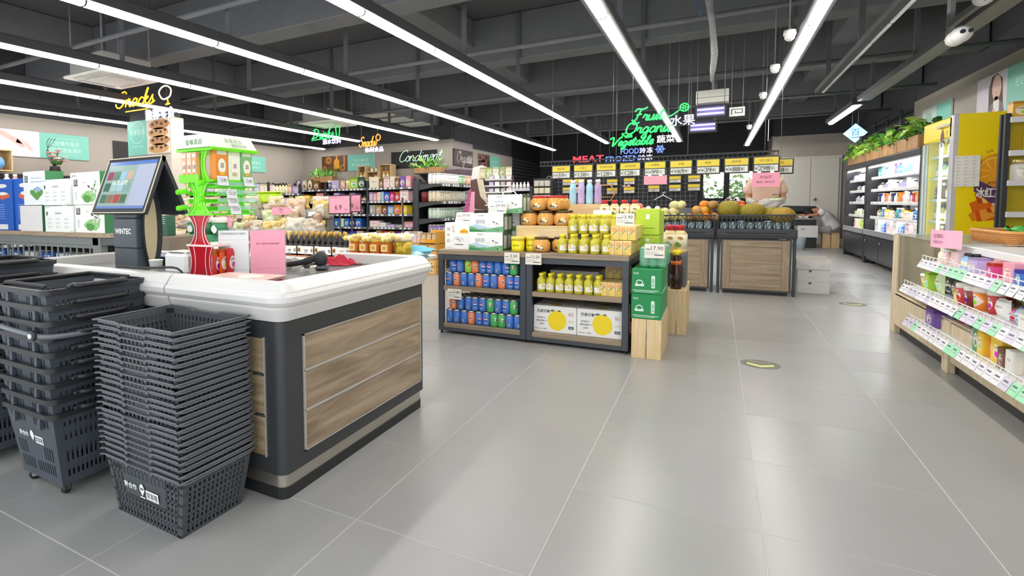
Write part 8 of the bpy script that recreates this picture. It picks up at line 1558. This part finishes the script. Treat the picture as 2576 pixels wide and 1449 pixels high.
for q, (z, yf, x0) in enumerate(SHZ):
    s_ = put('display_shelf', MB().box(x0, Lc-.2, yf, .7, z-.022, z, FRW, ch=.006), t, label='white shelf edged with price cards')
    k = 0; x = x0+.02; RT = random.Random(q)
    cd = {m: MB().box(-.056, .056, -.003, 0, -.05, .03, m).box(-.04, .02, -.0036, -.003, .0, .012, G6).box(-.04, .04, -.0036, -.003, -.02, -.014, mat('a8aab2', .5)).mesh('price_card') for m in (TGW, TGM, TGL)}
    while x < Lc-.3: put('price_card', cd[RT.choice((TGW, TGW, TGW, TGL, TGM))], s_, (x+.06, yf-.012, z-.01), rot=(-.45, 0, RT.uniform(-.04, .04))); x += .122; k += 1
    g_ = MB(); g_.tube([(x0, yf+.01, z), (x0, yf+.01, z+.05), (Lc-.2, yf+.01, z+.05)], .004, WHT, 4); x = x0+.1
    while x < Lc-.2: g_.tube([(x, yf+.01, z), (x, yf+.01, z+.05)], .003, WHT, 4); x += .1
    put('wire_guard', g_, s_)
def wl_(r): return ('lowest shelf', 'middle shelf', 'upper shelf')[r]+', service counter'
Q1 = [('w', 'pale pink', .07, .12), ('w', 'white', .07, .13), ('w', 'cream', .07, .12), ('w', 'pale pink', .07, .12), ('w', 'peach', .12, .12), ('x', 'pale pink', .12, .12), ('b', 'sky blue', .08, .13), ('b', 'sky blue', .08, .13), ('b', 'navy', .08, .13), ('x', 'lilac', .16, .11), ('g', 'pink', .18, .13), ('x', 'magenta', .1, .1), ('g', 'peach', .16, .12), ('x', 'pink', .14, .13), ('x', 'blue', .12, .1)]
Q2 = [('t', 'gold', .2, .13), ('x', 'lime', .12, .17), ('g', 'pale green', .18, .17), ('g', 'black', .2, .2), ('g', 'black', .18, .17), ('x', 'yellow', .1, .1), ('t', 'red', .13, .17), ('t', 'dark red', .13, .17), ('t', 'orange', .13, .17), ('t', 'red', .13, .17), ('g', 'white', .2, .14), ('g', 'magenta', .14, .1), ('g', 'sky blue', .16, .13), ('x', 'white', .14, .13), ('g', 'pale pink', .18, .14)]
Q3 = [('x', 'dark red', .2, .17), ('x', 'purple', .2, .16), ('g', 'navy', .2, .15), ('g', 'dark red', .18, .16), ('g', 'black', .2, .15), ('g', 'lilac', .18, .16), ('x', 'green', .1, .2), ('x', 'yellow', .1, .19), ('x', 'orange', .1, .18), ('x', 'yellow', .16, .2), ('x', 'brown', .1, .14), ('x', 'white', .1, .15), ('g', 'yellow', .24, .14), ('g', 'cream', .2, .12), ('g', 'navy', .2, .16), ('g', 'blue', .2, .14)]
SO = lambda q: (3.08+SHZ[q][1]+.03, 6.08)
fill(SO(2), -PI/2, 1.23, 4.7, .885, .5, Q1, wl_(2), 'small goods on the service counter', h=.12, gap=.008, jit=.04)
fill(SO(1), -PI/2, .9, 4.7, .61, .5, Q2, wl_(1), 'small goods on the service counter', h=.15, gap=.008, jit=.06)
fill(SO(0), -PI/2, 1.2, 4.7, .33, .5, Q3, wl_(0), 'small goods on the service counter', h=.12, gap=.008, jit=.06)
fill((3.3, 6.08), -PI/2, 1.0, 3.0, .61, .3, [('t', 'gold', .2, .14), ('x', 'tan', .2, .2), ('t', 'brown', .18, .16)], 'rear row, middle shelf, service counter', 'rear goods on the service counter', gap=.02)
for k in range(6): one('flat_packet', P_FINE, 'dark violet flat packet behind the glass side of the service counter, %s from the left' % ORD(k), 'packet', (3.2+.02*k, 5.72-.11*k, .452+.0*k), -PI/2, 'flat packets', scale=(.1, .25, .05+.015*(k % 2)), color=('6a4a7a', '4a4a6a', '5a5a8a', '3f4a66', '6f6a90', '4f4460')[k])
t = thing('price_card', 'curled pink handwritten card clipped to the service counter edge', 'price card', (3.06, 4.38, 1.06), -PI/2+.3); cp = [(-.18+.06*k, -.05*math.sin(k*.52), 0) for k in range(7)]; v = [(p[0], p[1], z) for z in (-.02, .13) for p in cp]; put('card', MB().add(v, [(k, k+1, 8+k, 7+k) for k in range(6)], mat('f0b4cc', .6), True), t); b = MB(); b.text('促销价', (0, -.055, .08), X, Z, .035, mat('7a4a6a', .5)); b.text('特价3.9', (0, -.055, .03), X, Z, .03, mat('7a4a6a', .5)); put('lettering', b, t)
# wicker tray with wrapped snacks
WK = mat('c98a48', .6, var=.3, scale=40); t = thing('wicker_tray', 'orange-brown wicker tray of packaged nuts on the service counter', 'tray', (3.95, 4.75, 1.06)); fr = MB()
a, c_, h_ = .52, .38, .11
for z in [.012+.0155*k for k in range(7)]: e = .02*z/h_; fr.tube([(p[0], p[1], z) for p in rring(-a-e, a+e, -c_-e, c_+e, .08)], .0085, WK, 5, True)
put('weave', fr, t)
for k in range(28):
    R0 = rring(-a, a, -c_, c_, .08, 4); 
uprights = MB()
for k in range(22): x = -a+.05+k*(2*a-.1)/21; uprights.tube([(x, -c_-.004, 0), (x+.03, -c_-.022, h_)], .009, mat('b0763a', .6, var=.2), 5); uprights.tube([(x, c_+.004, 0), (x+.03, c_+.022, h_)], .009, mat('b0763a', .6), 5)
for k in range(16): y = -c_+.05+k*(2*c_-.1)/15; uprights.tube([(-a-.004, y, 0), (-a-.022, y+.03, h_)], .009, mat('b0763a', .6), 5)
put('upright', uprights, t, kind='stuff'); put('rim', MB().tube([(p[0], p[1], h_) for p in rring(-a-.022, a+.022, -c_-.022, c_+.022, .09)], .016, mat('d2964f', .55, var=.2, scale=30), 6, True), t); put('bottom', MB().box(-a, a, -c_, c_, 0, .012, WK), t)
NUT = mat('8a7a66', .7, var=.4, scale=60)
for k in range(6):
    q = thing('nut_tray', 'clear tray of brown nuts in the wicker tray, %s from the left' % ORD(k), 'packaged nuts', (3.6+.16*k, 4.55+.03*(k % 2), 1.075)); nm = MB(); Rn = random.Random(k)
    for j in range(60): nm.ball((Rn.uniform(-.07, .07), Rn.uniform(-.1, .1), .085+Rn.uniform(-.015, .02)), .016, NUT, 5, 3)
    put('nuts', nm, q, kind='stuff'); put('tray_body', MB().box(-.075, .075, -.11, .11, 0, .1, clear('e8ece0', .25), ch=.01), q)
for k in range(2): t = thing('leaf_garnish', 'green and white plastic bag corner at the left end of the wicker tray, %s' % ('first' if k == 0 else 'second'), 'bag', (3.5+.14*k, 4.44, 1.16)); v, f = pouch_mesh(90+k, .14, .05, .07); put('film', MB().add(v, f, mat('5fc060' if k == 0 else '7ad070', .35, var=.3), True), t); put('white_edge', MB().box(-.07, .07, -.01, .01, -.012, 0, mat('e8efdf', .5)), t)
for k in range(2):
    q = thing('clear_box', 'clear lidded box of dried fruit stacked over the wicker tray, %s' % ('lower' if k == 0 else 'upper, with a white label'), 'box', (4.12+.06*k, 4.7, 1.18+.08*k)); w_ = .17-.04*k
    put('box_body', MB().hexa([(-w_*.7, -.1, 0), (w_*.7, -.1, 0), (w_*.7, .1, 0), (-w_*.7, .1, 0), (-w_, -.12, .075), (w_, -.12, .075), (w_, .12, .075), (-w_, .12, .075)], clear('c8ccb8', .35)), q); put('contents', MB().box(-w_*.65, w_*.65, -.09, .09, .004, .05, NUT, ch=.01), q); put('lid', MB().box(-w_-.004, w_+.004, -.124, .124, .073, .082, clear('ffffff', .4)), q)
    if k: put('label', MB().flat(rect(-w_, .02, .01, .065), (0, -.1225, 0), X, Z, WHT), q)
# ================================================================== to metres
bpy.data.scenes.remove(_ts)
for o in list(COL.objects):
    if o.parent is None and o.type in ('MESH', 'EMPTY'):
        o.location = o.location*S; o.scale = o.scale*S
bpy.context.view_layer.update()
